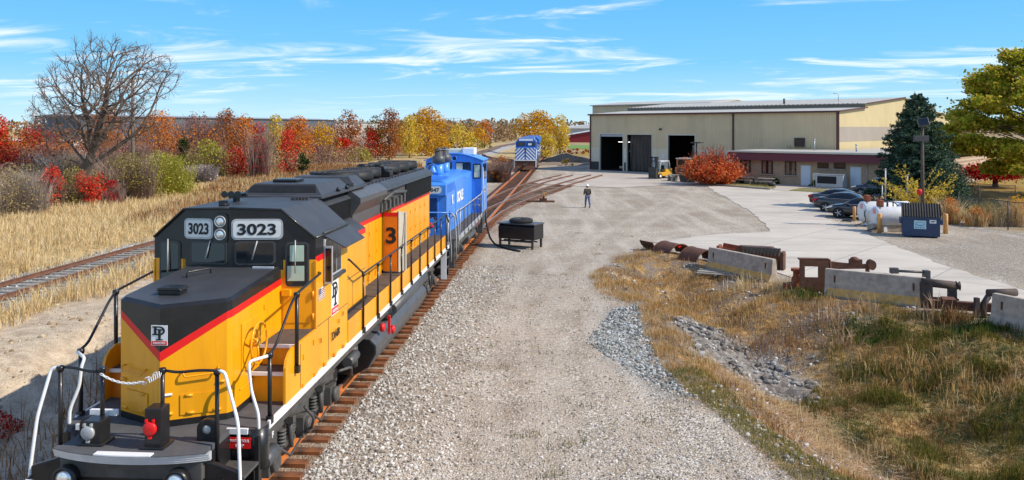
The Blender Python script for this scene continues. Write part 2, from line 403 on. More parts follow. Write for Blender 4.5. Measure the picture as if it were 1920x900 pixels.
# far land beyond the yard
yard = poly_px([(880, 300), (1010, 316), (1040, 292), (1110, 290), (1420, 300), (1620, 345), (1800, 410), (1960, 440), (3500, 560), (3000, 1300), (-500, 1300), (870, 330)])
m_far = sstep(-3, 3, -np.where(inside(yard, gx, gy), 1, -1)*seg_dist(yard, gx, gy, True)+4*nz)*(d > 1.5)
m_far = np.maximum(m_far, sstep(130, 170, gy)*(d > 1.5))
lawn = poly_px([(1080, 292), (1110, 264), (1500, 262), (2400, 300), (3500, 520), (1960, 434), (1790, 412), (1700, 380), (1500, 300)])
iL = inside(lawn, gx, gy); m_lawn = sstep(-2, 2, np.where(iL, 1, -1)*seg_dist(lawn, gx, gy, True)+2*nz)
m_lot_edge = np.zeros_like(gx)
z0 = np.zeros_like(gx)
A1 = np.stack([m_ditch, m_green, m_dark, m_rock], -1); A2 = np.stack([m_dirt, m_field, m_bal, m_lbal], -1); RUTS = [[(1060, 1000), (1010, 860), (985, 700), (1010, 590), (1090, 490), (1180, 425), (1270, 375), (1300, 350)], [(900, 1000), (930, 800), (960, 640), (1010, 520), (1075, 430), (1110, 380), (1130, 345)], [(1240, 1000), (1120, 820), (1060, 680), (1080, 580), (1160, 480), (1230, 440), (1400, 425)]]
m_rut = z0.copy()
for r_ in RUTS:
    dr_ = seg_dist(poly_px(r_), gx+0.5*nz, gy); m_rut = np.maximum(m_rut, (1-sstep(0.12, 0.42, np.abs(dr_-0.85)))*(0.55+1.2*nz))
DARKY = poly_px([(1700, 470), (1785, 440), (1960, 445), (2400, 500), (2400, 640), (1930, 545), (1790, 505)]); iY = inside(DARKY, gx, gy); m_dy = sstep(-0.8, 1.0, np.where(iY, 1, -1)*seg_dist(DARKY, gx, gy, True)+2.5*nz)
m_dy = np.maximum(m_dy, (1-sstep(0.0, 0.6, np.abs(d+0.0)-2.0+2*nz))*0.0)
A3 = np.stack([m_far, m_lawn, np.clip(m_rut, 0, 1), m_dy], -1)

def ground_material():
    m = bpy.data.materials.new('yard_ground'); m.use_nodes = True; t = m.node_tree; b = t.nodes['Principled BSDF']
    b.inputs['Roughness'].default_value = 0.95; b.inputs['Specular IOR Level'].default_value = 0.15
    L = t.links.new
    tcn = N(t, 'ShaderNodeTexCoord')
    def noise(sc, det=6, rough=0.6, mp=None):
        n = N(t, 'ShaderNodeTexNoise'); n.inputs['Scale'].default_value = sc; n.inputs['Detail'].default_value = det; n.inputs['Roughness'].default_value = rough
        if mp:
            q = N(t, 'ShaderNodeMapping'); q.inputs['Scale'].default_value = mp[0]; q.inputs['Rotation'].default_value = (0, 0, mp[1]); L(tcn.outputs['Object'], q.inputs[0]); L(q.outputs[0], n.inputs['Vector'])
        else: L(tcn.outputs['Object'], n.inputs['Vector'])
        return n.outputs[0]
    def ramp(f, stops):
        r = N(t, 'ShaderNodeValToRGB'); e = r.color_ramp.elements
        while len(e) < len(stops): e.new(0.5)
        for i, (p, c) in enumerate(stops): e[i].position = p; e[i].color = tuple(c)+(1,)
        L(f, r.inputs[0]); return r.outputs[0]
    def mix(f, a, b_, bt='MIX'):
        n = N(t, 'ShaderNodeMix', data_type='RGBA', blend_type=bt)
        if isinstance(f, float): n.inputs['Factor'].default_value = f
        else: L(f, n.inputs['Factor'])
        for q, nm in ((a, 'A'), (b_, 'B')):
            if isinstance(q, tuple): n.inputs[nm].default_value = q+(1,)
            else: L(q, n.inputs[nm])
        return n.outputs['Result']
    def mth(op, a, b_=None):
        n = N(t, 'ShaderNodeMath', operation=op)
        for i, q in enumerate((a, b_)):
            if q is None: continue
            if isinstance(q, (int, float)): n.inputs[i].default_value = q
            else: L(q, n.inputs[i])
        return n.outputs[0]
    def vor(sc):
        v = N(t, 'ShaderNodeTexVoronoi'); v.inputs['Scale'].default_value = sc; L(tcn.outputs['Object'], v.inputs['Vector']); return v
    v1 = vor(24.0); v2 = vor(8.0)
    sp = N(t, 'ShaderNodeSeparateColor'); L(v1.outputs['Color'], sp.inputs[0])
    sp2 = N(t, 'ShaderNodeSeparateColor'); L(v2.outputs['Color'], sp2.inputs[0])
    stone = ramp(sp.outputs[0], [(0, (0.14, 0.115, 0.085)), (0.35, (0.37, 0.32, 0.25)), (0.7, (0.54, 0.48, 0.39)), (1, (0.76, 0.70, 0.60))])
    big = noise(0.22, 5); patch = noise(0.9, 6, 0.65); trk = noise(0.5, 4, 0.6, ((1.6, 0.12, 1), 0.07))
    gravel = mix(ramp(patch, [(0.40, (0, 0, 0)), (0.62, (0.9, 0.9, 0.9))]), stone, (0.42, 0.345, 0.255))
    gravel = mix(ramp(big, [(0.42, (0, 0, 0)), (0.62, (0.7, 0.7, 0.7))]), gravel, (0.29, 0.235, 0.175))
    gravel = mix(ramp(trk, [(0.5, (0, 0, 0)), (0.68, (0.75, 0.75, 0.75))]), gravel, (0.56, 0.49, 0.40))
    fine = mix(0.62, gravel, mix(1.0, gravel, ramp(sp.outputs[1], [(0, (0.45, 0.45, 0.45)), (1, (1.4, 1.4, 1.4))]), 'MULTIPLY'))
    at1 = N(t, 'ShaderNodeAttribute', attribute_name='m1'); at2 = N(t, 'ShaderNodeAttribute', attribute_name='m2'); at3 = N(t, 'ShaderNodeAttribute', attribute_name='m3')
    s1 = N(t, 'ShaderNodeSeparateColor'); L(at1.outputs['Color'], s1.inputs[0]); s2 = N(t, 'ShaderNodeSeparateColor'); L(at2.outputs['Color'], s2.inputs[0]); s3 = N(t, 'ShaderNodeSeparateColor'); L(at3.outputs['Color'], s3.inputs[0])
    dark = mix(0.6, fine, ramp(sp.outputs[2], [(0, (0.09, 0.10, 0.095)), (0.6, (0.24, 0.26, 0.25)), (1, (0.5, 0.52, 0.5))]))
    fine = mix(mth('MULTIPLY', s3.outputs[2], 0.5), fine, (0.55, 0.48, 0.39))
    fine = mix(mth('MULTIPLY', at3.outputs['Alpha'], 0.65), fine, mix(0.5, stone, (0.14, 0.11, 0.085)))
    col = mix(s1.outputs[2], fine, dark)
    # ditch growth
    ng = noise(1.1, 7, 0.7); ng2 = noise(6.0, 6, 0.7); ng3 = noise(0.45, 5, 0.6)
    straw = ramp(ng2, [(0.3, (0.09, 0.05, 0.02)), (0.48, (0.34, 0.19, 0.06)), (0.68, (0.58, 0.41, 0.19))])
    grn = ramp(ng2, [(0.3, (0.03, 0.035, 0.012)), (0.5, (0.085, 0.09, 0.02)), (0.7, (0.24, 0.19, 0.06))])
    gr = mix(ramp(ng, [(0.40, (0, 0, 0)), (0.56, (1, 1, 1))]), straw, mix(0.65, fine, (0.085, 0.05, 0.028)))
    gr = mix(mth('MULTIPLY', s1.outputs[1], 0.9), gr, mix(ramp(noise(0.8, 6, 0.65), [(0.44, (0, 0, 0)), (0.58, (0.85, 0.85, 0.85))]), grn, straw))
    col = mix(s1.outputs[0], col, gr)
    col = mix(at1.outputs['Alpha'], col, ramp(sp2.outputs[0], [(0, (0.10, 0.085, 0.07)), (1, (0.30, 0.27, 0.235))]))
    dirt = mix(ramp(noise(2.2, 8, 0.65), [(0.38, (0, 0, 0)), (0.65, (1, 1, 1))]), (0.60, 0.49, 0.345), (0.36, 0.275, 0.185))
    dirt = mix(0.14, dirt, stone)
    col = mix(s2.outputs[0], col, dirt)
    field = ramp(noise(3.0, 7, 0.7), [(0.3, (0.22, 0.15, 0.07)), (0.5, (0.46, 0.34, 0.16)), (0.72, (0.62, 0.48, 0.26))])
    col = mix(s2.outputs[1], col, field)
    bal = mix(ramp(noise(2.5, 5), [(0.4, (0.2, 0.2, 0.2)), (0.62, (0.85, 0.85, 0.85))]), fine, mix(0.6, (0.24, 0.10, 0.04), stone, 'MULTIPLY'))
    col = mix(mth('MULTIPLY', s2.outputs[2], 0.8), col, bal)
    lb = ramp(sp.outputs[1], [(0, (0.12, 0.12, 0.12)), (0.5, (0.34, 0.335, 0.32)), (1, (0.6, 0.59, 0.57))])
    col = mix(at2.outputs['Alpha'], col, lb)
    far = ramp(noise(0.12, 6, 0.65), [(0.35, (0.16, 0.11, 0.055)), (0.5, (0.34, 0.25, 0.13)), (0.65, (0.42, 0.33, 0.2))])
    col = mix(s3.outputs[0], col, far)
    lw = mix(ramp(noise(2.0, 7, 0.7), [(0.42, (0, 0, 0)), (0.62, (1, 1, 1))]), ramp(noise(0.5, 5), [(0.4, (0.20, 0.19, 0.045)), (0.6, (0.33, 0.25, 0.06))]), (0.42, 0.20, 0.05))
    col = mix(s3.outputs[1], col, lw)
    L(col, b.inputs['Base Color'])
    hgt = mth('ADD', mth('MULTIPLY', v1.outputs['Distance'], -0.8), mth('MULTIPLY', ng2, 0.6))
    bp = N(t, 'ShaderNodeBump'); bp.inputs['Strength'].default_value = 0.75; bp.inputs['Distance'].default_value = 0.045
    L(hgt, bp.inputs['Height']); L(bp.outputs[0], b.inputs['Normal'])
    return m
ground = np_mesh('ground', np.stack([gx, gy, gz], -1), F, ground_material(), True, {'m1': A1, 'm2': A2, 'm3': A3})
tag(ground, kind='structure')

# ---------------------------------------------------------------- paved areas
def slab_material(name, base, dark, joint, ang, bw=4.6, bh=4.6):
    m = bpy.data.materials.new(name); m.use_nodes = True; t = m.node_tree; b = t.nodes['Principled BSDF']; L = t.links.new
    b.inputs['Roughness'].default_value = 0.9; b.inputs['Specular IOR Level'].default_value = 0.2
    tcn = N(t, 'ShaderNodeTexCoord')
    def noi(sc, d=7, r=0.62, mp=None):
        n = N(t, 'ShaderNodeTexNoise'); n.inputs['Scale'].default_value = sc; n.inputs['Detail'].default_value = d; n.inputs['Roughness'].default_value = r
        if mp:
            q = N(t, 'ShaderNodeMapping'); q.inputs['Scale'].default_value = mp; q.inputs['Rotation'].default_value = (0, 0, ang); L(tcn.outputs['Object'], q.inputs[0]); L(q.outputs[0], n.inputs['Vector'])
        else: L(tcn.outputs['Object'], n.inputs['Vector'])
        return n.outputs[0]
    def mr_(f, a, c, e=0.0, g=1.0):
        n = N(t, 'ShaderNodeMapRange'); n.inputs[1].default_value = a; n.inputs[2].default_value = c; n.inputs[3].default_value = e; n.inputs[4].default_value = g; L(f, n.inputs[0]); return n.outputs[0]
    def mix(f, a, b_):
        n = N(t, 'ShaderNodeMix', data_type='RGBA'); L(f, n.inputs['Factor'])
        for q, nm in ((a, 'A'), (b_, 'B')):
            if isinstance(q, tuple): n.inputs[nm].default_value = q+(1,)
            else: L(q, n.inputs[nm])
        return n.outputs['Result']
    c = mix(mr_(noi(0.25), 0.4, 0.65), base, dark)
    c = mix(mr_(noi(0.7, 6, 0.6, (0.15, 2.2, 1)), 0.5, 0.7, 0, 0.55), c, tuple(q*0.62 for q in dark))
    c = mix(mr_(noi(9, 4), 0.45, 0.75, 0, 0.25), c, tuple(q*1.2 for q in base))
    mp = N(t, 'ShaderNodeMapping'); mp.inputs['Rotation'].default_value = (0, 0, ang); L(tcn.outputs['Object'], mp.inputs[0])
    br = N(t, 'ShaderNodeTexBrick'); br.offset = 0.0; br.inputs['Scale'].default_value = 1.0; br.inputs['Brick Width'].default_value = bw; br.inputs['Row Height'].default_value = bh; br.inputs['Mortar Size'].default_value = 0.03; br.inputs['Mortar Smooth'].default_value = 0.4
    br.inputs['Color1'].default_value = (0, 0, 0, 1); br.inputs['Color2'].default_value = (0.16, 0.16, 0.16, 1); br.inputs['Mortar'].default_value = (1, 1, 1, 1)
    L(mp.outputs[0], br.inputs['Vector'])
    c = mix(mr_(br.outputs['Color'], 0, 1, 0, 0.75), c, joint)
    L(c, b.inputs['Base Color']); return m
def sheet(name, P, z, m, jit=0.25, step=0.8, seed=1):
    rs = random.Random(seed); pts = []
    for i in range(len(P)):
        a = Vector(P[i]); b_ = Vector(P[(i+1) % len(P)]); n = max(1, int((b_-a).length/step))
        for j in range(n):
            p = a.lerp(b_, j/n); pts.append((p.x+rs.uniform(-jit, jit), p.y+rs.uniform(-jit, jit)))
    mb = MB(); mb.add([(p[0], p[1], z) for p in pts], [list(range(len(pts)))])
    me_o = mb.build(name, m, recalc=False)
    if me_o.data.polygons[0].normal.z < 0: me_o.data.flip_normals()
    return tag(me_o, kind='structure')
B_ANG = math.atan2(-0.669, 0.743)
lot_P = poly_px([(1226, 453), (1340, 480), (1450, 510), (1550, 535), (1745, 562), (1960, 622), (2500, 760), (2700, 700), (1930, 548), (1785, 503), (1690, 466), (1600, 428), (1555, 414), (1545, 406), (1700, 385), (1690, 358), (1560, 357), (1440, 356), (1322, 347), (1345, 362), (1378, 380), (1405, 396), (1436, 420), (1444, 434), (1330, 441)])
sheet('parking_lot', lot_P, 0.012, slab_material('lot_concrete', (0.56, 0.505, 0.42), (0.45, 0.405, 0.34), (0.20, 0.175, 0.15), -B_ANG, 4.6, 9.0), 0.15, 0.8, 3)
apron_P = poly_px([(1000, 343), (1045, 330), (1108, 320), (1190, 322), (1260, 328), (1310, 336), (1322, 345), (1240, 348), (1165, 353), (1085, 349)])
sheet('concrete_apron', apron_P, 0.016, slab_material('apron_concrete', (0.50, 0.435, 0.36), (0.38, 0.33, 0.27), (0.22, 0.2, 0.17), -B_ANG, 5, 5), 0.3, 1.5, 5)

# ---------------------------------------------------------------- rails
RAILP = [(-0.07, 0), (0.07, 0), (0.07, 0.015), (0.012, 0.035), (0.012, 0.115), (0.036, 0.128), (0.036, 0.158), (-0.036, 0.158), (-0.036, 0.128), (-0.012, 0.115), (-0.012, 0.035), (-0.07, 0.015)]
def rail(parent, pts, off, m_side, m_top, base):
    """one rail swept along a centre line, standing at an offset from it"""
    mb = MB(); pts = [Vector(p) for p in pts]; k = len(pts); rings = []
    for i, p in enumerate(pts):
        dd = (pts[min(i+1, k-1)]-pts[max(i-1, 0)]); dd.z = 0; dd.normalize(); n = Vector((dd.y, -dd.x, 0))
        rings.append([p+n*(off+a)+Vector((0, 0, base+h)) for a, h in RAILP])
    nn = len(RAILP); vs = [q for r_ in rings for q in r_]
    for i in range(k-1):
        fs = []
        for j in range(nn):
            j2 = (j+1) % nn
            f = (i*nn+j, i*nn+j2, (i+1)*nn+j2, (i+1)*nn+j)
            mb.f.append(list(f)); mb.m.append(1 if j == 6 else 0); mb.sm.append(False)
    mb.v = [tuple(q) for q in vs]
    mb.f.append(list(range(nn))); mb.m.append(0); mb.sm.append(False)
    mb.f.append([(k-1)*nn+j for j in range(nn)]); mb.m.append(0); mb.sm.append(False)
    return mb.build('rail', [m_side, m_top], parent)
tie_me = {}
def tie_mesh(m):
    if m.name not in tie_me:
        mb = MB(); mb.box(-1.3, 1.3, -0.11, 0.11, -0.16, 0.0); o = mb.build('tie', m, bevel=0.0)
        tie_me[m.name] = o.data; bpy.data.objects.remove(o)
    return tie_me[m.name]
def track(label, pts, base, mt, ms, mtop, first=100, spacing=0.56, skip=lambda p: False):
    """pts: centre line points; base: height of the tie tops"""
    t = thing('railway_track', label, 'track', pts[0])
    o = Vector(pts[0]); loc = [Vector(p)-o for p in pts]
    for s_ in (-1, 1): rail(t, loc, s_*0.752, ms, mtop, base)
    # walk the ties
    rs = random.Random(len(pts)); pos = 0.2; done = 0; rest = MB()
    for i in range(len(loc)-1):
        a, b_ = loc[i], loc[i+1]; l = (b_-a).length; dr = (b_-a).normalized(); ang = math.atan2(-dr.x, dr.y)
        while pos < l:
            p = a+dr*pos
            if not skip(p+o):
                if done < first:
                    q = bpy.data.objects.new('tie', tie_mesh(mt)); C.objects.link(q); q.parent = t
                    q.location = (p.x+rs.uniform(-0.06, 0.06), p.y+rs.uniform(-0.03, 0.03), base+rs.uniform(-0.015, 0.008)); q.rotation_euler.z = ang+rs.uniform(-0.03, 0.03); done += 1
                else:
                    rest.box(-1.3, 1.3, -0.11, 0.11, -0.16, 0, 0, Matrix.Translation((p.x, p.y, base+rs.uniform(-0.015, 0.005))) @ Matrix.Rotation(ang, 4, 'Z'))
            pos += spacing
        pos -= l
    if rest.f: tag(rest.build('far_ties', mt, t), kind='stuff')
    return t
M['rail_brown'] = mat('rail_brown', (0.16, 0.075, 0.045), 0.8, var=0.25, scale=6, stain=(0.09, 0.05, 0.035), stain_amt=0.6)
M['rail_shine'] = mat('rail_shine', (0.42, 0.34, 0.27), 0.35, 0.4, var=0.15)
main_pts = [(mainx(y), y, 0.0) for y in [4, 20, 40, 60, 80, 100, 125, 160, 220]]
track('rusty orange railway track that the yellow locomotive stands on', main_pts, 0.06, M['tie'], M['rail_rust'], M['rail_top'])
lpts = [(leftx(y), y, 0.0) for y in [12, 26, 40, 60, 90, 130, 170, 210]]+[(-4.2, 235, 0), (-1.5, 262, 0), (2.5, 300, 0)]
track('brown rusty track with grey ties in the dry grass on the raised bank', lpts, 0.64, M['tie_grey'], M['rail_brown'], M['rail_brown'])
b2 = [(-2.7, 47), (-2.25, 52), (-1.5, 58), (-0.15, 65), (1.75, 72.5), (4.8, 84), (8.1, 95), (11.0, 104)]
track('curved turnout track, nearer of two that branch off towards the shed doors', [(x, y, 0) for x, y in b2], 0.02, M['tie'], M['rail_brown'], M['rail_shine'], 60, 0.75)
b1 = [(-1.75, 62), (-1.0, 70), (0.3, 78), (2.4, 88), (4.9, 97), (7.2, 104)]
track('curved turnout track, farther of two that branch off towards the shed doors', [(x, y, 0) for x, y in b1], 0.016, M['tie'], M['rail_brown'], M['rail_shine'], 60, 0.8)
b3 = [(-7.5, 176, 0), (-6.0, 160, 0), (-3.6, 148, 0), (-0.6, 141, 0)]
track('short dark branch track curving off the far straight track', b3, 0.5, M['tie'], M['rust'], M['rust'], 30, 0.9)

# ---------------------------------------------------------------- grass
def blades(name, x, y, h, wd, m, lean=0.5, z=None, seed=0, flat=False, kind='stuff'):
    rs = np.random.RandomState(seed); n = len(x)
    z = tz(x, y)-0.02 if z is None else z
    a = rs.rand(n)*2*np.pi; ld = rs.rand(n)*2*np.pi; lm = (rs.rand(n)**1.5)*lean*h
    dx, dy = np.cos(a)*wd/2, np.sin(a)*wd/2
    lx, ly = np.cos(ld)*lm, np.sin(ld)*lm
    if flat: mz = 0.10*h*rs.rand(n)+0.03; tz_ = 0.16*h*rs.rand(n)+0.02; lx, ly = np.cos(ld)*h, np.sin(ld)*h
    else: mz = 0.58*h; tz_ = np.sqrt(np.maximum(h**2-lm**2*0.6, (0.3*h)**2))
    V = np.empty((n, 5, 3))
    V[:, 0] = np.stack([x-dx, y-dy, z], -1); V[:, 1] = np.stack([x+dx, y+dy, z], -1)
    V[:, 2] = np.stack([x+dx*0.8+lx*0.38, y+dy*0.8+ly*0.38, z+mz], -1); V[:, 3] = np.stack([x-dx*0.8+lx*0.38, y-dy*0.8+ly*0.38, z+mz], -1)
    V[:, 4] = np.stack([x+lx, y+ly, z+tz_], -1)
    b = np.arange(n)[:, None]*5
    Fq = np.concatenate([b+np.array([[0, 1, 2]]), b+np.array([[0, 2, 3]]), b+np.array([[3, 2, 4]])], 0)
    o = np_mesh(name, V.reshape(-1, 3), Fq, m)
    return tag(o, kind=kind)
def scatter(n, x0, x1, y0, y1, seed, skew=0.0):
    rs = np.random.RandomState(seed); y = y0+(y1-y0)*rs.rand(n)**(1+skew); x = x0+(x1-x0)*rs.rand(n)
    return x, y, rs.rand(n)
M['straw'] = leaf_mat('straw_grass', [(0.40, 0.25, 0.09), (0.62, 0.45, 0.21), (0.76, 0.59, 0.32), (0.82, 0.67, 0.42)], 0.3)
M['ditchstraw'] = leaf_mat('ditch_straw', [(0.22, 0.10, 0.03), (0.46, 0.26, 0.08), (0.62, 0.42, 0.17), (0.7, 0.55, 0.3)], 0.3)
M['rustgrass'] = leaf_mat('russet_grass', [(0.15, 0.075, 0.035), (0.32, 0.17, 0.075), (0.46, 0.28, 0.13)], 0.25)
M['greengrass'] = leaf_mat('olive_grass', [(0.03, 0.045, 0.01), (0.07, 0.095, 0.016), (0.15, 0.14, 0.025), (0.34, 0.23, 0.07)], 0.3)
M['deepgreen'] = leaf_mat('green_weed', [(0.02, 0.05, 0.01), (0.05, 0.10, 0.018), (0.10, 0.15, 0.03)], 0.3)
M['reed'] = leaf_mat('reed_straw', [(0.20, 0.11, 0.06), (0.46, 0.31, 0.17), (0.66, 0.50, 0.32), (0.55, 0.32, 0.16)], 0.2)
# left field of dry grass
x, y, q = scatter(380000, -52, -8, 13, 105, 11, 0.9)
dd = -(x-mainx(y)); cl = fbm(x*0.5, y*0.5)
k = (dd > 9.0+2.4*(fbm(x*0.6, y*0.6)-0.47)) & (np.abs(x-leftx(y)-0.5) > 2.0+1.1*(cl-0.45)) & (x > -24-0.27*y) & (x > -0.72*y-4) & (q < 0.35+1.1*cl)
x, y = x[k], y[k]; hh = (0.22+0.55*np.random.RandomState(1).rand(len(x))**1.5)*(0.25+1.5*fbm(x*0.45, y*0.45))
blades('dry_grass', x, y, hh, 0.011+0.00042*y, M['straw'], 1.0, seed=2)
x, y, q = scatter(60000, -36, 2, 45, 125, 12, 0.3)
dd = -(x-mainx(y)); k = (dd > 3.4+2*fbm(x*0.4, y*0.4)) & (np.abs(x-leftx(y)) > 3.0) & (x > -11-0.24*y) & (q < 1.4*fbm(x*0.4+9, y*0.4)) & ((dd > 9) | (y > 58))
x, y = x[k], y[k]; hh = (0.35+0.7*np.random.RandomState(4).rand(len(x)))
blades('russet_grass', x, y, hh, 0.02+0.0006*y, M['rustgrass'], 0.6, seed=5)
x, y, q = scatter(9000, -13.5, -6.5, 10, 34, 13)
dd = -(x-mainx(y)); k = (dd > 3.0) & (dd < 5.2) & (q < 0.2+1.2*fbm(x, y))
x, y = x[k], y[k]; blades('bank_weeds', x, y, 0.25+0.5*np.random.RandomState(4).rand(len(x)), 0.018, M['rustgrass'], 0.8, seed=6)
# ditch growth
x, y, q = scatter(1000000, 1, 30, 9.5, 45, 21, 0.8)
ins = inside(DITCH, x, y) & (x < 0.72*y+3); x, y, q = x[ins], y[ins], q[ins]
ig = inside(GREEN, x, y); gd = np.where(ig, 1, -1)*seg_dist(GREEN, x, y, True); n1_ = fbm(x*0.55, y*0.55); n2_ = fbm(x*1.6+5, y*1.6); rk = inside(ROCKS, x, y)
gm = sstep(-1.2, 1.5, gd+3*(n1_-0.47))
de_ = seg_dist(EDGE_G, x, y); vg_ = (de_ > 1.0) | (y > 20.5)
k = (q < gm*(0.25+0.75*sstep(0.3, 0.6, n2_))) & ~rk
gh = (0.07+0.16*np.random.RandomState(8).rand(k.sum()))*(0.5+1.5*sstep(0.4, 0.62, fbm(x[k]*1.3+3, y[k]*1.3)))
blades('matted_grass', x[k], y[k], gh, 0.012, M['greengrass'], 1.25, seed=9)
k = (q > 0.93) & (gm > 0.4) & (fbm(x*0.7+50, y*0.7) > 0.47)
blades('straw_wisps', x[k], y[k], 0.22+0.3*np.random.RandomState(28).rand(k.sum()), 0.011, M['straw'], 1, seed=29, flat=True)
db_ = seg_dist(EDGE_B, x, y); k = (q < (1-gm)*sstep(0.42, 0.6, n2_*0.6+n1_*0.45)*0.6) & ~rk & (db_ > 0.7) & vg_
blades('dry_tufts', x[k], y[k], 0.09+0.20*np.random.RandomState(10).rand(k.sum()), 0.011, M['ditchstraw'], 1.1, seed=11)
k = (q > 0.75) & (q < 0.75+0.22*sstep(0.42, 0.6, fbm(x*0.8+30, y*0.8))) & ~rk & (db_ > 0.6) & vg_
blades('brown_tufts', x[k], y[k], 0.09+0.2*np.random.RandomState(12).rand(k.sum()), 0.012, M['rustgrass'], 1.2, seed=13)
ir = inside(REEDS, x, y); k = ir & (q < 0.5) & (n2_ > 0.33)
blades('fallen_reeds', x[k], y[k], 0.25+0.4*np.random.RandomState(14).rand(k.sum()), 0.016, M['reed'], 1, seed=15, flat=True)
k = ir & (q > 0.5) & (q < 0.58) & (n2_ > 0.45)
blades('standing_reeds', x[k], y[k], 0.2+0.3*np.random.RandomState(16).rand(k.sum()), 0.013, M['straw'], 0.6, seed=17)
# strip of short green at the gravel edge
x, y, q = scatter(120000, 2.6, 7.5, 10, 24, 31)
dg = seg_dist(EDGE_G, x, y); ins = inside(DITCH, x, y)
k = (dg < 1.1+0.8*(fbm(x, y)-0.5)) & ins & (q < 0.65) & (y < 20.5)
M['verge'] = leaf_mat('verge_grass', [(0.08, 0.085, 0.02), (0.17, 0.165, 0.04), (0.30, 0.26, 0.08), (0.42, 0.33, 0.14)], 0.3)
blades('verge_grass', x[k], y[k], 0.05+0.10*np.random.RandomState(18).rand(k.sum()), 0.010, M['verge'], 1.0, seed=19)
# sparse weeds in the gravel
rs = np.random.RandomState(33); wx = []; wy = []
for i in range(90):
    u, v = rs.uniform(880, 1300), rs.uniform(430, 900); p = at(u, v)
    n = rs.randint(8, 40); wx += list(p.x+rs.randn(n)*0.14); wy += list(p.y+rs.randn(n)*0.14)
wx = np.array(wx); wy = np.array(wy); kk = (wx > mainx(wy)+2.8)
blades('gravel_weeds', wx[kk], wy[kk], 0.05+0.09*rs.rand(kk.sum()), 0.012, M['greengrass'], 1.2, seed=34)

# ---------------------------------------------------------------- loose stones
def stones(name, x, y, r, m, seed, sink=0.3):
    rs = np.random.RandomState(seed); n = len(x)
    ico = bmesh.new(); bmesh.ops.create_icosphere(ico, subdivisions=1, radius=1); bv = np.array([v.co[:] for v in ico.verts]); ico.verts.index_update(); bf = np.array([[v.index for v in f.verts] for f in ico.faces]); ico.free()
    nv = len(bv)
    sc = r[:, None]*(0.6+0.8*rs.rand(n, 3)); sc[:, 2] *= 0.75
    V = bv[None]*(1+0.28*(rs.rand(n, nv, 1)-0.5))*sc[:, None, :]
    a = rs.rand(n)*6.283; ca, sa = np.cos(a)[:, None], np.sin(a)[:, None]
    Vx = V[..., 0]*ca-V[..., 1]*sa; Vy = V[..., 0]*sa+V[..., 1]*ca
    V = np.stack([Vx+x[:, None], Vy+y[:, None], V[..., 2]+(tz(x, y)+r*(0.5-sink))[:, None]], -1)
    Fq = (np.arange(n)[:, None, None]*nv+bf[None]).reshape(-1, 3)
    return tag(np_mesh(name, V.reshape(-1, 3), Fq, m), kind='stuff')
M['stone'] = leaf_mat('loose_stone', [(0.16, 0.14, 0.12), (0.38, 0.35, 0.30), (0.52, 0.485, 0.43), (0.68, 0.65, 0.6)], 0.0)
M['clod'] = leaf_mat('dirt_clod', [(0.25, 0.18, 0.11), (0.42, 0.33, 0.22), (0.52, 0.43, 0.3)], 0.0)
M['riprap'] = leaf_mat('riprap_grey', [(0.09, 0.08, 0.07), (0.19, 0.175, 0.155), (0.27, 0.255, 0.23), (0.40, 0.38, 0.35)], 0.0)
M['stone_blue'] = leaf_mat('bluish_stone', [(0.08, 0.09, 0.085), (0.20, 0.22, 0.21), (0.36, 0.38, 0.37), (0.55, 0.57, 0.55)], 0.0)
x, y, q = scatter(20000, 2.5, 14, 12, 32, 41); k = (inside(ROCKS, x, y) | (seg_dist(ROCKS, x, y, True) < 0.7*q)) & (fbm(x*1.1, y*1.1) > 0.42)
k &= q < 0.55; stones('riprap_stones', x[k], y[k], 0.03+0.11*np.random.RandomState(9).rand(k.sum())**2, M['riprap'], 42)
x, y, q = scatter(14000, 1, 8, 17, 32, 43); k = inside(DARKG, x, y)
stones('bluish_gravel', x[k], y[k], 0.022+0.03*q[k], M['stone_blue'], 44)
x, y, q = scatter(90000, -6, 6, 9, 36, 45, 1.0); dd = x-mainx(y); k = (dd > 1.35) & (dd < 3.9) & (q < 1.25-0.28*dd)
stones('ballast_stones', x[k], y[k], 0.017+0.026*np.random.RandomState(3).rand(k.sum()), M['stone'], 46)
x, y, q = scatter(60000, -5, 7, 10, 34, 47, 1.0); dd = x-mainx(y); k = (dd > 3.2) & ~inside(DITCH, x, y) & (q < 0.8*fbm(x*0.8, y*0.8))
stones('yard_pebbles', x[k], y[k], 0.010+0.02*np.random.RandomState(5).rand(k.sum()), M['stone'], 48)
x, y, q = scatter(16000, -24, -10, 14, 60, 49, 0.8); k = (np.abs(x-leftx(y)-0.5) < 2.4) & (np.abs(x-leftx(y)) > 0.2)
x_, y_, q_ = scatter(5000, -15, -8, 11, 45, 53); dd = -(x_-mainx(y_)); k_ = (dd > 4.2) & (dd < 9.2) & (fbm(x_*0.9, y_*0.9) > 0.5)
stones('dirt_clods', x_[k_], y_[k_], 0.015+0.07*q_[k_]**4, M['clod'], 54)
stones('track_ballast', x[k], y[k], 0.03+0.03*q[k], M['stone_blue'], 50)
x, y, q = scatter(30000, 4, 22, 12, 36, 51, 0.5); k = inside(DITCH, x, y) & (fbm(x*0.55, y*0.55) < 0.5) & ~inside(GREEN, x, y) & (q < 0.5)
stones('slope_stones', x[k], y[k], 0.015+0.05*np.random.RandomState(6).rand(k.sum())**3, M['stone'], 52)
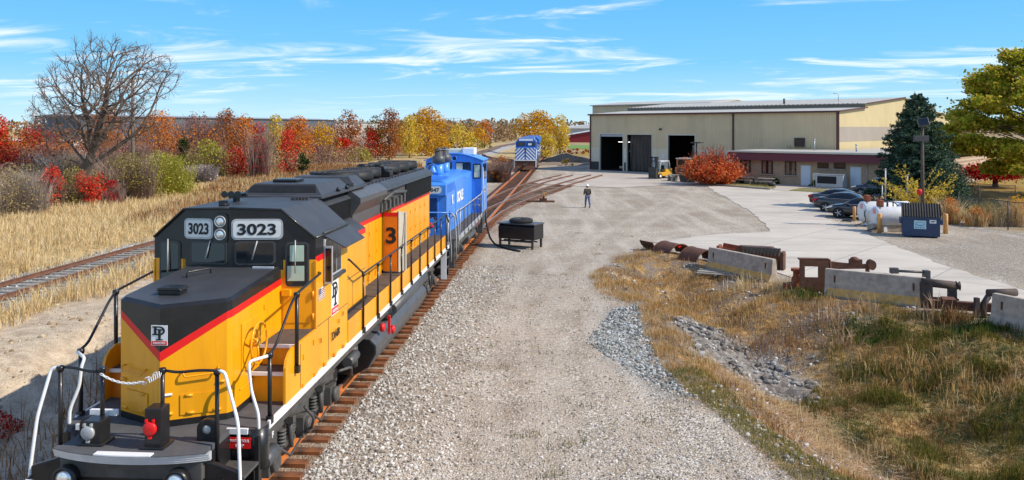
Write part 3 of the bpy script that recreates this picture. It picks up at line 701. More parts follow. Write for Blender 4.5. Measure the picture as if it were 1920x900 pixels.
# ---------------------------------------------------------------- shared railway parts
YAW = -math.atan(0.07)
def wheelset(parent, y, m_w, r=0.51):
    for s_ in (-1, 1):
        mb = MB(); mb.lathe([(r*0.35, s_*0.68), (r*0.92, s_*0.68), (r+0.03, s_*0.69), (r+0.03, s_*0.715), (r, s_*0.73), (r, s_*0.81), (r*0.86, s_*0.815), (r*0.8, s_*0.77), (r*0.3, s_*0.78), (r*0.2, s_*0.84)], (0, y, r), 'x', 28, 0)
        mb.build('wheel', m_w, parent)
def truck(parent, y0, axles, m_f, m_w, half=0.98):
    """a truck with side frames, axle boxes, springs and wheels; local y is along the track"""
    t = MB()
    for s_ in (-1, 1):
        x = s_*half
        L0, L1 = axles[0]-0.75, axles[-1]+0.75
        prof = [(L0, 0.62), (L0+0.12, 0.44), (axles[0]-0.3, 0.40), (axles[0], 0.72), (axles[0]+0.35, 0.42)]
        for a in axles[1:-1]: prof += [(a-0.35, 0.36), (a, 0.72), (a+0.35, 0.36)]
        prof += [(axles[-1]-0.35, 0.42), (axles[-1], 0.72), (axles[-1]+0.3, 0.40), (L1-0.12, 0.44), (L1, 0.62), (L1, 0.84), (axles[-1]+0.1, 0.98), (axles[0]-0.1, 0.98), (L0, 0.84)]
        t.prism(prof, 'x', x-0.06, x+0.06)
        t.box(x-0.09, x+0.1, L0+0.2, L1-0.2, 0.86, 0.93)
    t.box(-0.9, 0.9, (axles[0]+axles[-1])/2-0.35, (axles[0]+axles[-1])/2+0.35, 0.6, 1.1)
    t.box(-0.9, 0.9, axles[0]-0.75, axles[0]-0.6, 0.55, 0.85); t.box(-0.9, 0.9, axles[-1]+0.6, axles[-1]+0.75, 0.55, 0.85)
    o = t.build('truck', m_f, parent, bevel=0.012); o.location.y = y0
    for a in axles: wheelset(o, a, m_w)
    for a in axles:
        for s_ in (-1, 1):
            mb = MB(); mb.box(s_*(half+0.05), s_*(half+0.2), a-0.19, a+0.19, 0.34, 0.72); mb.lathe([(0.16, s_*(half+0.2)), (0.16, s_*(half+0.27)), (0.11, s_*(half+0.30))], (0, a, 0.53), 'x', 16)
            mb.build('axle_box', m_f, o, bevel=0.012)
    for i in range(len(axles)-1):
        for s_ in (-1, 1):
            yc = (axles[i]+axles[i+1])/2
            for q in (-0.22, 0.22):
                mb = MB()
                for k in range(5): mb.lathe([(0.07, 0), (0.095, 0.02), (0.07, 0.04)], (s_*(half+0.1), yc+q, 0.56+0.06*k), 'z', 10)
                mb.build('spring', m_f, o)
            mb = MB(); mb.tube([(s_*(half+0.18), yc, 0.95), (s_*(half+0.2), yc, 0.45)], 0.045, 10); mb.box(s_*(half+0.12), s_*(half+0.26), yc-0.07, yc+0.07, 0.88, 1.0); mb.build('damper', m_f, o)
            mb = MB(); mb.tube([(s_*(half+0.02), yc-0.12, 1.02), (s_*(half+0.22), yc+0.35, 1.0)], 0.09, 12); mb.build('brake_cylinder', m_f, o)
            mb = MB(); mb.tube([(s_*(half+0.16), axles[i]+0.05, 0.8), (s_*(half+0.19), yc, 0.3), (s_*(half+0.16), axles[i+1]-0.2, 0.36)], 0.022, 6); mb.build('brake_rod', m_f, o)
    return o
def post(parent, x, y, z0, z1, m, r=0.024, name='handrail_post'):
    mb = MB(); mb.tube([(x, y, z0), (x, y, z1)], r, 8); mb.box(x-0.045, x+0.045, y-0.045, y+0.045, z0, z0+0.12); mb.lathe([(r*1.5, z1-0.045), (r*1.7, z1), (r*1.5, z1+0.03)], (x, y, 0), 'z', 8)
    return mb.build(name, m, parent)
def rail_tube(parent, pts, m, r=0.021, rnd=0.12, name='handrail'):
    mb = MB(); mb.tube(bend(pts, rnd), r, 8); return mb.build(name, m, parent)
def coupler(parent, y, dr, m, z=0.85):
    mb = MB(); mb.box(-0.12, 0.12, min(y, y+dr*0.45), max(y, y+dr*0.45), z-0.13, z+0.13)
    mb.prism([(-0.22, y+dr*0.45), (-0.25, y+dr*0.62), (-0.12, y+dr*0.75), (-0.04, y+dr*0.6), (0.1, y+dr*0.58), (0.22, y+dr*0.74), (0.27, y+dr*0.6), (0.22, y+dr*0.45)], 'z', z-0.16, z+0.16)
    return mb.build('coupler', m, parent, bevel=0.015)
def rrect(w, h, r, n=4):
    p = []
    for cx, cy, a0 in ((w/2-r, h/2-r, 0), (-w/2+r, h/2-r, 90), (-w/2+r, -h/2+r, 180), (w/2-r, -h/2+r, 270)):
        for i in range(n+1):
            a = R(a0+90*i/n); p.append((cx+r*math.cos(a), cy+r*math.sin(a)))
    return p
def plate(parent, name, c, w, h, r, th, m, ax, rotz=0, tilt=None):
    """rounded plate; ax maps (right, up, out) to the thing's axes"""
    mb = MB(); mb.prism(rrect(w, h, r), 'z', 0, th); Mx = (Matrix.Rotation(rotz, 3, 'Z') @ ax)
    mb.v = [tuple(Mx @ Vector(v)) for v in mb.v]
    o = mb.build(name, m, parent); o.location = c; return o

# ================================================================ the yellow locomotive
Y0 = 11.0
L = thing('diesel_locomotive', 'yellow and black six-axle diesel locomotive numbered 3023 at the head of the train', 'locomotive', (mainx(Y0), Y0, 0.15), YAW)
YL, RD, BK, RG, WH = M['yellow'], M['red'], M['black'], M['roof_grey'], M['white']

# ---- frame, pilot and decks
mb = MB()
mb.box(-1.25, 1.25, 0.95, 19.6, 1.16, 1.50, 0)
mb.box(-1.02, 1.02, 0.06, 0.95, 1.2, 1.52, 0)
mb.build('frame', M['under'], L, bevel=0.015)
mb = MB(); mb.prism([(-1.05, 0.05), (1.05, 0.05), (1.05, 0.9), (1.5, 0.95), (1.53, 1.15), (1.53, 3.4), (-1.53, 3.4), (-1.53, 1.15), (-1.5, 0.95), (-1.05, 0.9)], 'z', 1.52, 1.6)
mb.build('front_deck', M['deck'], L)
# white edge along the side sills
for s_ in (-1, 1):
    mb = MB(); mb.box(s_*1.5, s_*1.535, 1.2, 19.55, 1.5, 1.622); mb.build('sill_stripe', WH, L)
    mb = MB(); mb.box(s_*1.40, s_*1.47, 1.2, 19.55, 1.34, 1.5); mb.build('side_sill', M['under'], L)
    mb = MB(); mb.box(s_*1.0, s_*1.32, 0.885, 0.93, 1.53, 1.612); mb.build('deck_edge_stripe', WH, L)
    # corner with the rounded black post
    mb = MB(); mb.lathe([(0.16, 1.0), (0.16, 1.596)], (s_*1.40, 1.06, 0), 'z', 16); mb.box(s_*1.02, s_*1.4, 0.93, 1.0, 0.5, 1.52); mb.build('deck_corner', BK, L)
    # step well
    for k, z in enumerate((0.42, 0.78, 1.14)):
        mb = MB(); mb.box(s_*1.04, s_*1.5, 0.32, 0.86, z-0.025, z+0.015); mb.build('step', M['under'], L)
    mb = MB(); mb.box(s_*1.02, s_*1.06, 0.2, 0.92, 0.3, 1.52); mb.box(s_*1.44, s_*1.5, 0.86, 0.98, 0.3, 1.5); mb.build('step_side', BK, L)
mb = MB(); mb.prism([(-1.45, 0.32), (1.45, 0.32), (1.5, 1.3), (1.12, 1.42), (-1.12, 1.42), (-1.5, 1.3)], 'y', 0.14, 0.22); mb.box(-1.3, 1.3, 0.0, 0.14, 0.2, 0.5)
mb.prism([(0.14, 0.12), (-0.22, 0.1), (-0.05, 0.62), (0.14, 0.7)], 'x', -1.35, 1.35)
mb.build('pilot', BK, L, bevel=0.015)
# ribbed anticlimber
mb = MB(); n = 16
for k in range(4):
    z0 = 1.475+0.03*k; pr = []
    for i in range(n+1):
        x = -1.12+2.24*i/n; pr.append((x, -0.13+0.22*(abs(x)/1.12)**2.2-0.012*k))
    mb.prism(pr+[(1.12, 0.14), (-1.12, 0.14)], 'z', z0, z0+0.024, 0)
mb.build('anticlimber', M['silver'], L)
mb = MB(); pr = [(-1.1+2.2*i/n, -0.185+0.22*(abs(-1.1+2.2*i/n)/1.12)**2.2) for i in range(n+1)]
mb.prism(pr+[(1.1, 0.14), (-1.1, 0.14)], 'z', 1.597, 1.606, 0); mb.build('anticlimber_top', M['deck'], L)
mb = MB(); pr = [(-0.40+0.8*i/8, -0.192+0.22*(abs(-0.40+0.8*i/8)/1.12)**2.2) for i in range(9)]
mb.prism(pr+[(0.40, -0.06), (-0.40, -0.06)], 'z', 1.604, 1.622, 0); mb.build('anticlimber_patch', WH, L)
coupler(L, 0.1, -1, M['under'])
for s_, x in ((-1, -0.88), (1, 0.7)):
    mb = MB(); mb.lathe([(0.17, 0.05), (0.17, -0.09), (0.135, -0.09), (0.12, -0.04)], (x, 0, 1.22), 'y', 20); o = mb.build('ditch_light', BK, L)
    mb = MB(); mb.lathe([(0.125, -0.05), (0.12, -0.075), (0.07, -0.10), (0.01, -0.105)], (x, 0, 1.22), 'y', 18); mb.build('lens', M['lens'], o)
for q in (-1.25, -0.5, 0.5, 1.05, 1.25):
    mb = MB(); mb.tube(bend([(q, 0.1, 1.0), (q, -0.12, 0.95), (q+0.03, -0.16, 0.62), (q+0.02, -0.1, 0.35)], 0.08), 0.03, 8); mb.build('air_hose', M['rubber'], L)
for s_ in (-1, 1):
    rail_tube(L, [(s_*1.1, 0.08, 1.16), (s_*1.1, -0.14, 1.16), (s_*1.36, -0.2, 1.22), (s_*1.36, -0.02, 1.25)], BK, 0.022, 0.06, 'uncoupling_lever')
    mb = MB(); mb.tube([(s_*1.13, -0.15, 1.19), (s_*1.34, -0.2, 1.245)], 0.026, 8); mb.build('lever_grip', WH, L)
    rail_tube(L, [(s_*1.1, 0.1, 1.16), (s_*0.6, 0.05, 1.1), (s_*0.2, -0.05, 1.0)], BK, 0.018, 0.06, 'uncoupling_rod')
# sign and letter by the step
o = plate(L, 'step_sign', (1.21, 0.878, 1.41), 0.34, 0.16, 0.01, 0.012, RD, AX_F)
text('sign_lettering', 'WATCH YOUR', 0.055, WH, o, (0, -0.0125, 0.035), AX_F, width=0.29); text('sign_lettering', 'STEP', 0.055, WH, o, (0, -0.0125, -0.035), AX_F, width=0.13)
text('front_letter', 'F', 0.13, WH, L, (1.537, 1.33, 1.37), AX_R, bold=0.03)

# ---- deck fittings
def mu_box(x, y, w, h, cap_m, capx):
    mb = MB(); mb.box(x-w/2, x+w/2, y-0.13, y+0.13, 1.6, 1.6+h); mb.box(x-w/2-0.05, x+w/2+0.05, y-0.17, y+0.17, 1.6, 1.64); o = mb.build('receptacle_box', BK, L, bevel=0.015)
    mb = MB(); mb.lathe([(0.095, 0), (0.098, -0.03), (0.085, -0.045), (0.02, -0.05)], (capx, y-0.13, 1.6+h*0.52 if h > 0.4 else 1.6+h*0.55), 'y', 22)
    zc = 1.6+(h*0.52 if h > 0.4 else h*0.55)
    for q in (-0.05, 0.05): mb.box(capx+q-0.014, capx+q+0.014, y-0.165, y-0.13, zc+0.09, zc+0.13)
    mb.box(capx-0.022, capx+0.022, y-0.165, y-0.13, zc-0.135, zc-0.1)
    mb.build('receptacle_cover', cap_m, o)
mu_box(-0.62, 0.28, 0.26, 0.34, M['galv'], -0.66); mu_box(0.30, 0.22, 0.24, 0.56, RD, 0.27)
mb = MB(); mb.box(-0.86, -0.46, 0.5, 0.56, 1.9, 1.98); mb.build('step_light', WH, L)
for x in (-0.82, 0.92):
    mb = MB(); pr = [(x-0.15, 1.6), (x+0.15, 1.6)]+[(x+0.15*math.cos(R(a)), 1.78+0.13*math.sin(R(a))) for a in range(0, 181, 20)]
    hole = [(x+0.055*math.cos(R(a)), 1.77+0.055*math.sin(R(a))) for a in range(0, 360, 30)]
    mb.prism(pr, 'y', 0.42, 0.52, 0); o = mb.build('lifting_lug', BK, L, bevel=0.01)
    mb = MB(); mb.lathe([(0.06, 0.415), (0.06, 0.412), (0.02, 0.413)], (x, 0, 1.77), 'y', 14); mb.build('lug_hole', M['galv'], o)

# ---- short hood (nose) with its pointed front
NW, NF, NC, NB = 0.89, 0.86, 1.30, 3.52
zt0, zt1 = 3.42, 3.56                                    # top falls slightly towards the front
def zt(y): return zt0+(zt1-zt0)*(y-NF)/(NB-NF)
ZB = 1.70
plan = [(0, NF), (NW-0.05, NC-0.02), (NW, NC+0.06), (NW, NB)]
stripe_low = [2.58, 3.13, 3.15, 3.235]; SH = 0.115
mb = MB()
for s_ in (-1, 1):
    for i in range(3):
        (x0, y0), (x1, y1) = plan[i], plan[i+1]; l0, l1 = stripe_low[i], stripe_low[i+1]; x0 *= s_; x1 *= s_
        a0, a1 = zt(y0)-0.05, zt(y1)-0.05
        for (p, q, r_, t_, mi) in ((ZB, ZB, l1, l0, 0), (l0, l1, l1+SH, l0+SH*(1.25 if i == 0 else 1), 1), (l0+SH*(1.25 if i == 0 else 1), l1+SH, a1, a0, 2)):
            mb.add([(x0, y0, p), (x1, y1, q), (x1, y1, r_), (x0, y0, t_)], [(0, 1, 2, 3)], mi)
        mb.add([(x0*1.0, y0, 1.6), (x1, y1, 1.6), (x1, y1, ZB), (x0, y0, ZB)], [(0, 1, 2, 3)], 2)
        k = 0.94
        i0, i1 = (x0*k, y0+0.05, zt(y0)), (x1*k, y1+(0.05 if i < 2 else 0), zt(y1))
        mb.add([(x0, y0, a0), (x1, y1, a1), i1, i0], [(0, 1, 2, 3)], 3, True)
        mb.add([i0, i1, (0, y1+(0.05 if i < 2 else 0), zt(y1)), (0, y0+0.05, zt(y0))], [(0, 1, 2, 3)], 4)
nose = mb.build('short_hood', [YL, RD, BK, BK, RG], L)
# roof hatch, handles, latches, door outline
mb = MB(); mb.box(-0.33, 0.03, 1.42, 1.66, zt(1.5)+0.0, zt(1.5)+0.07); mb.prism([(-0.36, zt(1.5)+0.07), (0.06, zt(1.5)+0.07), (0.02, zt(1.5)+0.115), (-0.32, zt(1.5)+0.115)], 'y', 1.40, 1.68); mb.build('hood_vent', BK, nose, bevel=0.01)
rail_tube(nose, [(-0.42, 2.55, zt(2.6)), (-0.42, 2.55, zt(2.6)+0.09), (-0.16, 2.9, zt(2.9)+0.09), (-0.16, 2.9, zt(2.9))], BK, 0.014, 0.04, 'grab_iron')
mb = MB(); mb.box(0.42, 0.8, 3.3, 3.34, zt(3.3), zt(3.3)+0.03); mb.build('drain_strip', M['silver'], nose)
for s_ in (-1, 1):
    nx, ny = (NC-NF), -(NW); ln = math.hypot(nx, ny); nv = Vector((s_*nx/ln, ny/ln, 0))
    def fp(k, z, o_=0.0): return Vector((s_*NW*k, NF+(NC-NF)*k, z))+nv*o_
    rail_tube(nose, [fp(0.32, 2.42, 0), fp(0.32, 2.40, 0.07), fp(0.34, 2.34, 0.08), fp(0.80, 2.36, 0.08), fp(0.82, 2.42, 0.07), fp(0.82, 2.42, 0)], YL, 0.013, 0.03, 'grab_iron')
    for k, z in ((0.12, 1.80), (0.42, 1.78), (0.80, 1.78), (0.86, 2.2), (0.4, 2.04)):
        mb = MB(); c = fp(k, z, 0.012); mb.tube([c-Vector((0.05*s_, 0.025, 0)), c+Vector((0.05*s_, 0.025, 0))], 0.022, 8); mb.build('latch', YL, nose)
    # door leaf outline, a shallow raised panel
    mb = MB(); a, b_, = fp(0.28, 1.76, 0.003), fp(0.80, 1.76, 0.003)
    mb.add([a, b_, b_+Vector((0, 0, 0.30)), a+Vector((0, 0, 0.30)), a+nv*0.012, b_+nv*0.012, b_+nv*0.012+Vector((0, 0, 0.30)), a+nv*0.012+Vector((0, 0, 0.30))], [(4, 5, 6, 7), (0, 1, 5, 4), (1, 2, 6, 5), (2, 3, 7, 6), (3, 0, 4, 7)], 0); mb.build('access_door', YL, nose)
mb = MB(); c = fp(0.1, 2.08, 0.006); d_ = Vector((0.05, 0.025, 0)); mb.tube([c-d_*0.8, c+d_*1.2], 0.022, 4); mb.build('reflector', WH, nose)
# hand brake wheel on the right side
o = MB(); ring = [(NW+0.16, 2.02+0.33*math.cos(R(a)), 2.58+0.33*math.sin(R(a))) for a in range(0, 361, 15)]
o.tube(ring, 0.018, 8, caps=False)
for a in (30, 150, 270): o.tube([(NW+0.13, 2.02, 2.58), (NW+0.16, 2.02+0.33*math.cos(R(a)), 2.58+0.33*math.sin(R(a)))], 0.016, 6)
o.lathe([(0.07, NW), (0.07, NW+0.14), (0.03, NW+0.17)], (0, 2.02, 2.58), 'x', 12); o.build('brake_wheel', YL, nose)
mb = MB(); mb.box(NW+0.001, NW+0.02, 1.68, 2.36, 2.2, 2.96); mb.build('brake_panel', YL, nose, bevel=0.008)
mb = MB(); mb.box(NW, NW+0.02, 2.62, 2.72, 2.98, 3.06); mb.build('latch', YL, nose)
rail_tube(nose, [(NW, 1.62, 1.95), (NW+0.02, 1.62, 1.95), (NW+0.02, 2.75, 2.02), (NW, 2.75, 2.02)], YL, 0.01, 0.02, 'hood_seam')
# logo wrapped on the crease
def logo(parent, c, w, h, ax, ds=(0.0, 0.0)):
    o = plate(parent, 'logo_panel', c, w, h, 0.01*w, 0.006, WH, ax)
    def bar(x0, x1, y0, y1, m_, nm, z0=0.006, z1=0.010, poly=None):
        b_ = MB(); b_.prism(poly or [(x0, y0), (x1, y0), (x1, y1), (x0, y1)], 'z', z0, z1); b_.v = [tuple(ax @ Vector(v)) for v in b_.v]; return b_.build(nm, m_, o)
    bar(-w*0.46, w*0.46, -h*0.47, -h*0.28, RD, 'logo_band')
    ink = M['ink']
    # letter D: stem, serifs and bowl
    b_ = MB(); hh = h*0.42; cx, cy = -w*0.02, h*0.23
    outer = [(cx+w*0.04+w*0.33*math.cos(R(a)), cy+h*0.22*math.sin(R(a))) for a in range(-90, 91, 15)]
    inner = [(cx+w*0.04+w*0.21*math.cos(R(a)), cy+h*0.15*math.sin(R(a))) for a in range(-90, 91, 15)]
    for i in range(len(outer)-1):
        q = [outer[i], outer[i+1], inner[i+1], inner[i]]; b_.prism(q, 'z', 0.006, 0.011)
    b_.prism([(-w*0.32, cy-h*0.22), (-w*0.17, cy-h*0.22), (-w*0.17, cy+h*0.22), (-w*0.32, cy+h*0.22)], 'z', 0.006, 0.011)
    for e in (1, -1): b_.prism([(-w*0.42, cy+e*h*0.22), (w*0.06, cy+e*h*0.22), (w*0.06, cy+e*h*0.155), (-w*0.42, cy+e*h*0.155)][::e], 'z', 0.006, 0.0115)
    b_.v = [tuple(ax @ Vector(v)) for v in b_.v]; b_.build('logo_letter', ink, o)
    b_ = MB(); b_.prism([(-w*0.06, -h*0.22), (w*0.1, -h*0.22), (w*0.1, h*0.27), (-w*0.06, h*0.27)], 'z', 0.0125, 0.014)
    for z_ in (-0.245, 0.25): b_.prism([(-w*0.18, h*z_), (w*0.22, h*z_), (w*0.22, h*(z_+0.06)), (-w*0.18, h*(z_+0.06))], 'z', 0.0125, 0.0145)
    b_.v = [tuple(ax @ Vector(v)) for v in b_.v]; b_.build('logo_letter', ink, o)
    text('logo_lettering', 'RAILROAD', h*0.13, WH, o, tuple(ax @ Vector((0, -h*0.375, 0.0105))), ax, width=w*0.74)
logo(nose, (0, NF-0.012, 2.98), 0.25, 0.30, AX_F)

# ---- steps and side panels next to the nose
for s_ in (-1, 1):
    for (ya, za, zb_) in ((2.12, 1.6, 2.05), (2.5, 2.05, 2.40)):
        st = MB(); st.box(s_*0.9, s_*1.49, ya, ya+0.04, za, zb_); st.build('step_riser', M['orange_shaded'] if s_ < 0 else YL, L)  # left risers take the tone with shade in it, right ones plain yellow
    st = MB(); st.box(s_*0.9, s_*1.49, 2.08, 2.52, 2.05, 2.085); st.build('tread', M['walk'], L)
    st = MB(); st.box(s_*0.9, s_*1.49, 2.45, 3.5, 2.40, 2.435); st.build('landing', M['walk'], L)
    st = MB(); st.box(s_*0.9, s_*1.49, 2.05, 2.09, 2.035, 2.09); st.build('tread_edge', WH, L)
    st = MB(); st.box(s_*0.9, s_*1.49, 2.42, 2.46, 2.385, 2.44); st.build('tread_edge', WH, L)
    arc = [(1.92, 2.2), (1.98, 2.32), (2.1, 2.40), (2.25, 2.44)]
    st = MB(); st.prism([(3.56, 1.622), (1.92, 1.622)]+arc+[(3.56, 2.44)], 'x', s_*1.485, s_*1.525); st.build('step_panel', YL, L)
    st = MB(); st.box(s_*1.52, s_*1.53, 2.62, 2.63, 1.66, 2.4); st.build('panel_seam', M['under'], L)
for yy, zz_ in ((2.75, 2.1), (3.3, 2.2), (3.75, 2.12), (4.9, 2.2), (5.2, 2.28)):
    mb = MB(); mb.box(1.52, 1.545, yy, yy+0.04, zz_, zz_+0.09); mb.build('latch', YL, L)
for i in range(5):
    mb = MB(); mb.box(1.52, 1.55, 2.7+0.62*i, 2.8+0.62*i, 1.64, 1.7); mb.build('hinge', YL, L)

# ---- cab
CB, CE = 3.54, 5.6
sect = [(1.5, 1.62), (1.5, 4.08), (0.90, 4.60), (0, 4.63), (-0.90, 4.60), (-1.5, 4.08), (-1.5, 1.62)]
cab = MB()
ZR = 3.62
def yf(x): return CB-0.02-0.18*(1-abs(x)/1.5)
for s_ in (-1, 1):
    # side walls: yellow, red line, black top
    for (z0, z1, mi) in ((1.62, ZR, 0), (ZR, ZR+0.11, 1), (ZR+0.11, 4.08, 2)):
        y0_ = yf(1.5)
        cab.add([(s_*1.5, y0_, z0), (s_*1.5, CE, z0), (s_*1.5, CE, z1), (s_*1.5, y0_, z1)], [(0, 1, 2, 3)], mi)
    cab.add([(s_*1.5, yf(1.5)-0.03, 4.08), (s_*1.5, CE, 4.08), (s_*0.9, CE, 4.6), (s_*0.9, yf(0.9)-0.03, 4.6)], [(0, 1, 2, 3)], 3)
    cab.add([(s_*0.9, yf(0.9)-0.03, 4.6), (s_*0.9, CE, 4.6), (0, CE, 4.63), (0, yf(0)-0.03, 4.63)], [(0, 1, 2, 3)], 3)
    # front wall
    def fr(x, z): return (s_*x, yf(x), z)
    cab.add([fr(0, 3.5), fr(0.93, 3.5), fr(0.93, 4.57), fr(0, 4.6)], [(0, 1, 2, 3)], 2)
    cab.add([fr(0.93, ZR+0.06), fr(1.5, ZR+0.06), fr(1.5, 4.08), fr(0.93, 4.57)], [(0, 1, 2, 3)], 2)
    cab.add([fr(0.88, 2.43), fr(1.5, 2.43), fr(1.5, ZR+0.06), fr(0.88, ZR+0.06)], [(0, 1, 2, 3)], 0)
cab.add([(p[0], CE, p[1]) for p in sect], [tuple(range(7))], 2)
cabo = cab.build('cab', [YL, RD, BK, RG], L)
# eyebrow along the roof front
for s_ in (-1, 1):
    mb = MB(); mb.tube([(0, yf(0)-0.03, 4.615), (s_*0.9, yf(0.9)-0.03, 4.585), (s_*1.5, yf(1.5)-0.03, 4.07)], 0.022, 8); mb.build('roof_edge', BK, cabo)
    mb = MB(); mb.tube([(s_*1.5, yf(1.5), 4.07), (s_*1.51, CE, 4.07)], 0.022, 8); mb.build('gutter', BK, cabo)
def on_front(x, o_=0.0): 
    s_ = 1 if x >= 0 else -1
    a = math.atan2(0.12*s_, 1)
    return yf(x)-o_, a
def fplate(name, x, z, w, h, r, th, m, parent, off=0.0):
    y, a = on_front(x, off); return plate(parent, name, (x, y, z), w, h, r, th, m, AX_F, a)
def pane(x0, x1, z0, z1, wiper=True, nm='front_window'):
    fo = fplate(nm, (x0+x1)/2, (z0+z1)/2, x1-x0, z1-z0, 0.07, 0.02, M['dark_metal'], cabo)
    g = plate(fo, 'pane', (0, -0.021, 0), x1-x0-0.07, z1-z0-0.07, 0.05, 0.006, M['glass'], AX_F, on_front((x0+x1)/2)[1]); 
    return fo
pane(-0.78, -0.06, 3.60, 4.02); pane(0.08, 0.80, 3.60, 4.02)
for s_ in (-1, 1):
    x = s_*1.18
    fo = pane(x-0.21, x+0.21, 3.2, 4.0, nm='door_window')
    mb = MB(); mb.box(s_*1.485, s_*1.515, yf(1.5)-0.02, yf(1.5)+0.05, 2.45, 3.66); mb.build('corner_strip', YL, cabo)
    mb = MB(); a_ = on_front(x)[1]
    o = fplate('front_door', x, 2.86, 0.50, 0.62, 0.02, 0.012, YL, cabo)
    mb = MB(); mb.tube([(x-0.02, yf(1.18)-0.06, 4.04), (x-0.02, yf(1.18)-0.07, 3.45)], 0.012, 6, 0); mb.build('wiper', M['galv'], cabo)
    for z in (3.0, 2.6): 
        mb = MB(); mb.tube([(s_*1.46, yf(1.46)-0.03, z), (s_*1.46, yf(1.46)-0.03, z+0.12)], 0.022, 6); mb.build('hinge', YL, cabo)
for x in (-0.42, 0.44):
    mb = MB(); y = yf(x)-0.05; mb.tube([(x+0.05, y, 4.03), (x-0.04, y-0.01, 3.70)], 0.012, 6); mb.build('wiper', M['galv'], cabo)
fo = fplate('paper_notice', 1.18, 3.80, 0.25, 0.29, 0.005, 0.004, M['paper'], cabo, 0.028); fplate('paper_notice', 1.16, 3.44, 0.3, 0.27, 0.005, 0.004, M['paper'], cabo, 0.028)
mb = MB(); mb.box(0.93, 1.08, yf(1)-0.1, yf(1)-0.01, 3.05, 3.16); mb.build('door_latch', YL, cabo)
# number boards and headlights
for (xc, w, ds) in ((-0.61, 0.50, 0.40), (0.475, 0.84, 0.68)):
    rim = fplate('number_board', xc, 4.235, w+0.07, 0.37, 0.08, 0.02, M['galv'], cabo); a = on_front(xc)[1]
    bd = plate(rim, 'board_face', (0, -0.0205, 0), w, 0.30, 0.06, 0.008, M['board'], AX_F, a)
    text('number_lettering', '3023', 0.27, M['ink'], bd, (0, -0.011, 0), Matrix.Rotation(a, 3, 'Z') @ AX_F, width=ds, bold=0.03)
hb = fplate('headlight_box', -0.18, 4.26, 0.27, 0.50, 0.05, 0.03, BK, cabo)
for z in (4.375, 4.145):
    y, a = on_front(-0.18, 0.03)
    mb = MB(); mb.lathe([(0.105, 0), (0.105, -0.03), (0.088, -0.03), (0.085, -0.01), (0.05, 0.0)], (-0.18, y, z), 'y', 20); o = mb.build('headlight', M['galv'], cabo)
    mb = MB(); mb.lathe([(0.083, -0.012), (0.06, -0.028), (0.01, -0.034)], (-0.18, y, z), 'y', 18); mb.build('lens', M['lens'], o)
# right and left side windows with their shades
for s_ in (-1, 1):
    mb = MB(); mb.box(s_*1.49, s_*1.525, 3.98, 5.08, 3.2, 3.98); wf = mb.build('side_window', M['silver'], cabo)
    for (a, b_) in ((4.03, 4.40), (4.44, 4.73), (4.77, 5.04)):
        mb = MB(); mb.box(s_*1.522, s_*1.53, a, b_, 3.26, 3.93); mb.build('pane', M['glass'], wf)
    mb = MB(); mb.tube([(s_*1.56, 4.0, 3.19), (s_*1.56, 5.15, 3.19)], 0.045, 10); mb.build('arm_rest', M['dark_metal'], wf)
    mb = MB(); mb.box(s_*1.53, s_*1.68, 3.95, 3.98, 3.16, 3.86); wd_ = mb.build('wind_deflector', M['silver'], wf)
    mb = MB(); mb.box(s_*1.55, s_*1.66, 3.944, 3.95, 3.2, 3.82); mb.build('pane', M['glass'], wd_)
    mb = MB(); mb.add([(s_*1.5, 4.0, 4.06), (s_*1.5, 5.7, 4.06), (s_*1.86, 5.62, 3.80), (s_*1.86, 4.22, 3.80)], [(0, 1, 2, 3)], 0); sh = mb.build('sun_shade', RG, cabo); q = sh.modifiers.new('thick', 'SOLIDIFY'); q.thickness = 0.02
    mb = MB(); mb.tube([(s_*1.5, 3.98, 4.09), (s_*1.5, 5.7, 4.09)], 0.025, 8); mb.build('shade_hinge', M['dark_metal'], sh)
logo(cabo, (1.501, 4.70, 2.76), 0.47, 0.66, AX_R)
fl = plate(cabo, 'flag_decal', (1.501, 3.86, 3.0), 0.36, 0.22, 0.003, 0.004, WH, AX_R)
for i in range(6):
    mb = MB(); z = -0.11+0.22*(2*i+1.0)/13; mb.box(0.004, 0.0055, -0.18, 0.18, z-0.0085, z+0.0085); mb.build('flag_stripe', M['rust_red'], fl)
mb = MB(); mb.box(0.0056, 0.0065, -0.18, -0.03, -0.005, 0.11); mb.build('flag_canton', mat('flag_slate', (0.13, 0.13, 0.2), 0.6), fl)
text('side_lettering', 'DAIR', 0.22, M['ink'], cabo, (1.528, 4.72, 2.05), AX_R, width=0.52, bold=0.004)
mb = MB(); mb.box(1.498, 1.506, 3.6, 5.6, 2.44, 2.452); mb.build('panel_seam', M['under'], cabo)
mb = MB(); mb.box(1.498, 1.506, 4.28, 4.292, 1.66, 2.44); mb.build('panel_seam', M['under'], cabo)
# roof fittings: horn, antennas
mb = MB()
for i, ln in enumerate((0.34, 0.42, 0.30)):
    x = -0.52+0.13*i; mb.tube([(x, 4.35+ln, 4.78), (x, 4.35, 4.78), (x, 4.27, 4.78)], 0.03, 8, taper=[0.02, 0.035, 0.07])
mb.box(-0.6, -0.2, 4.55, 4.62, 4.72, 4.76); mb.box(-0.45, -0.38, 4.5, 4.66, 4.6, 4.72); mb.build('horn', BK, cabo)
mb = MB(); mb.lathe([(0.09, 4.61), (0.09, 4.66), (0.03, 4.69)], (-0.28, 3.72, 0), 'z', 12); mb.box(-0.36, -0.2, 3.66, 3.70, 4.61, 4.72); mb.build('antenna', BK, cabo)
mb = MB()
for i in range(5): mb.box(0.52+0.05*i, 0.60+0.05*i, 5.0+0.05*i, 5.06+0.05*i, 4.60, 4.66)
mb.build('roof_bracket', M['dark_metal'], cabo)

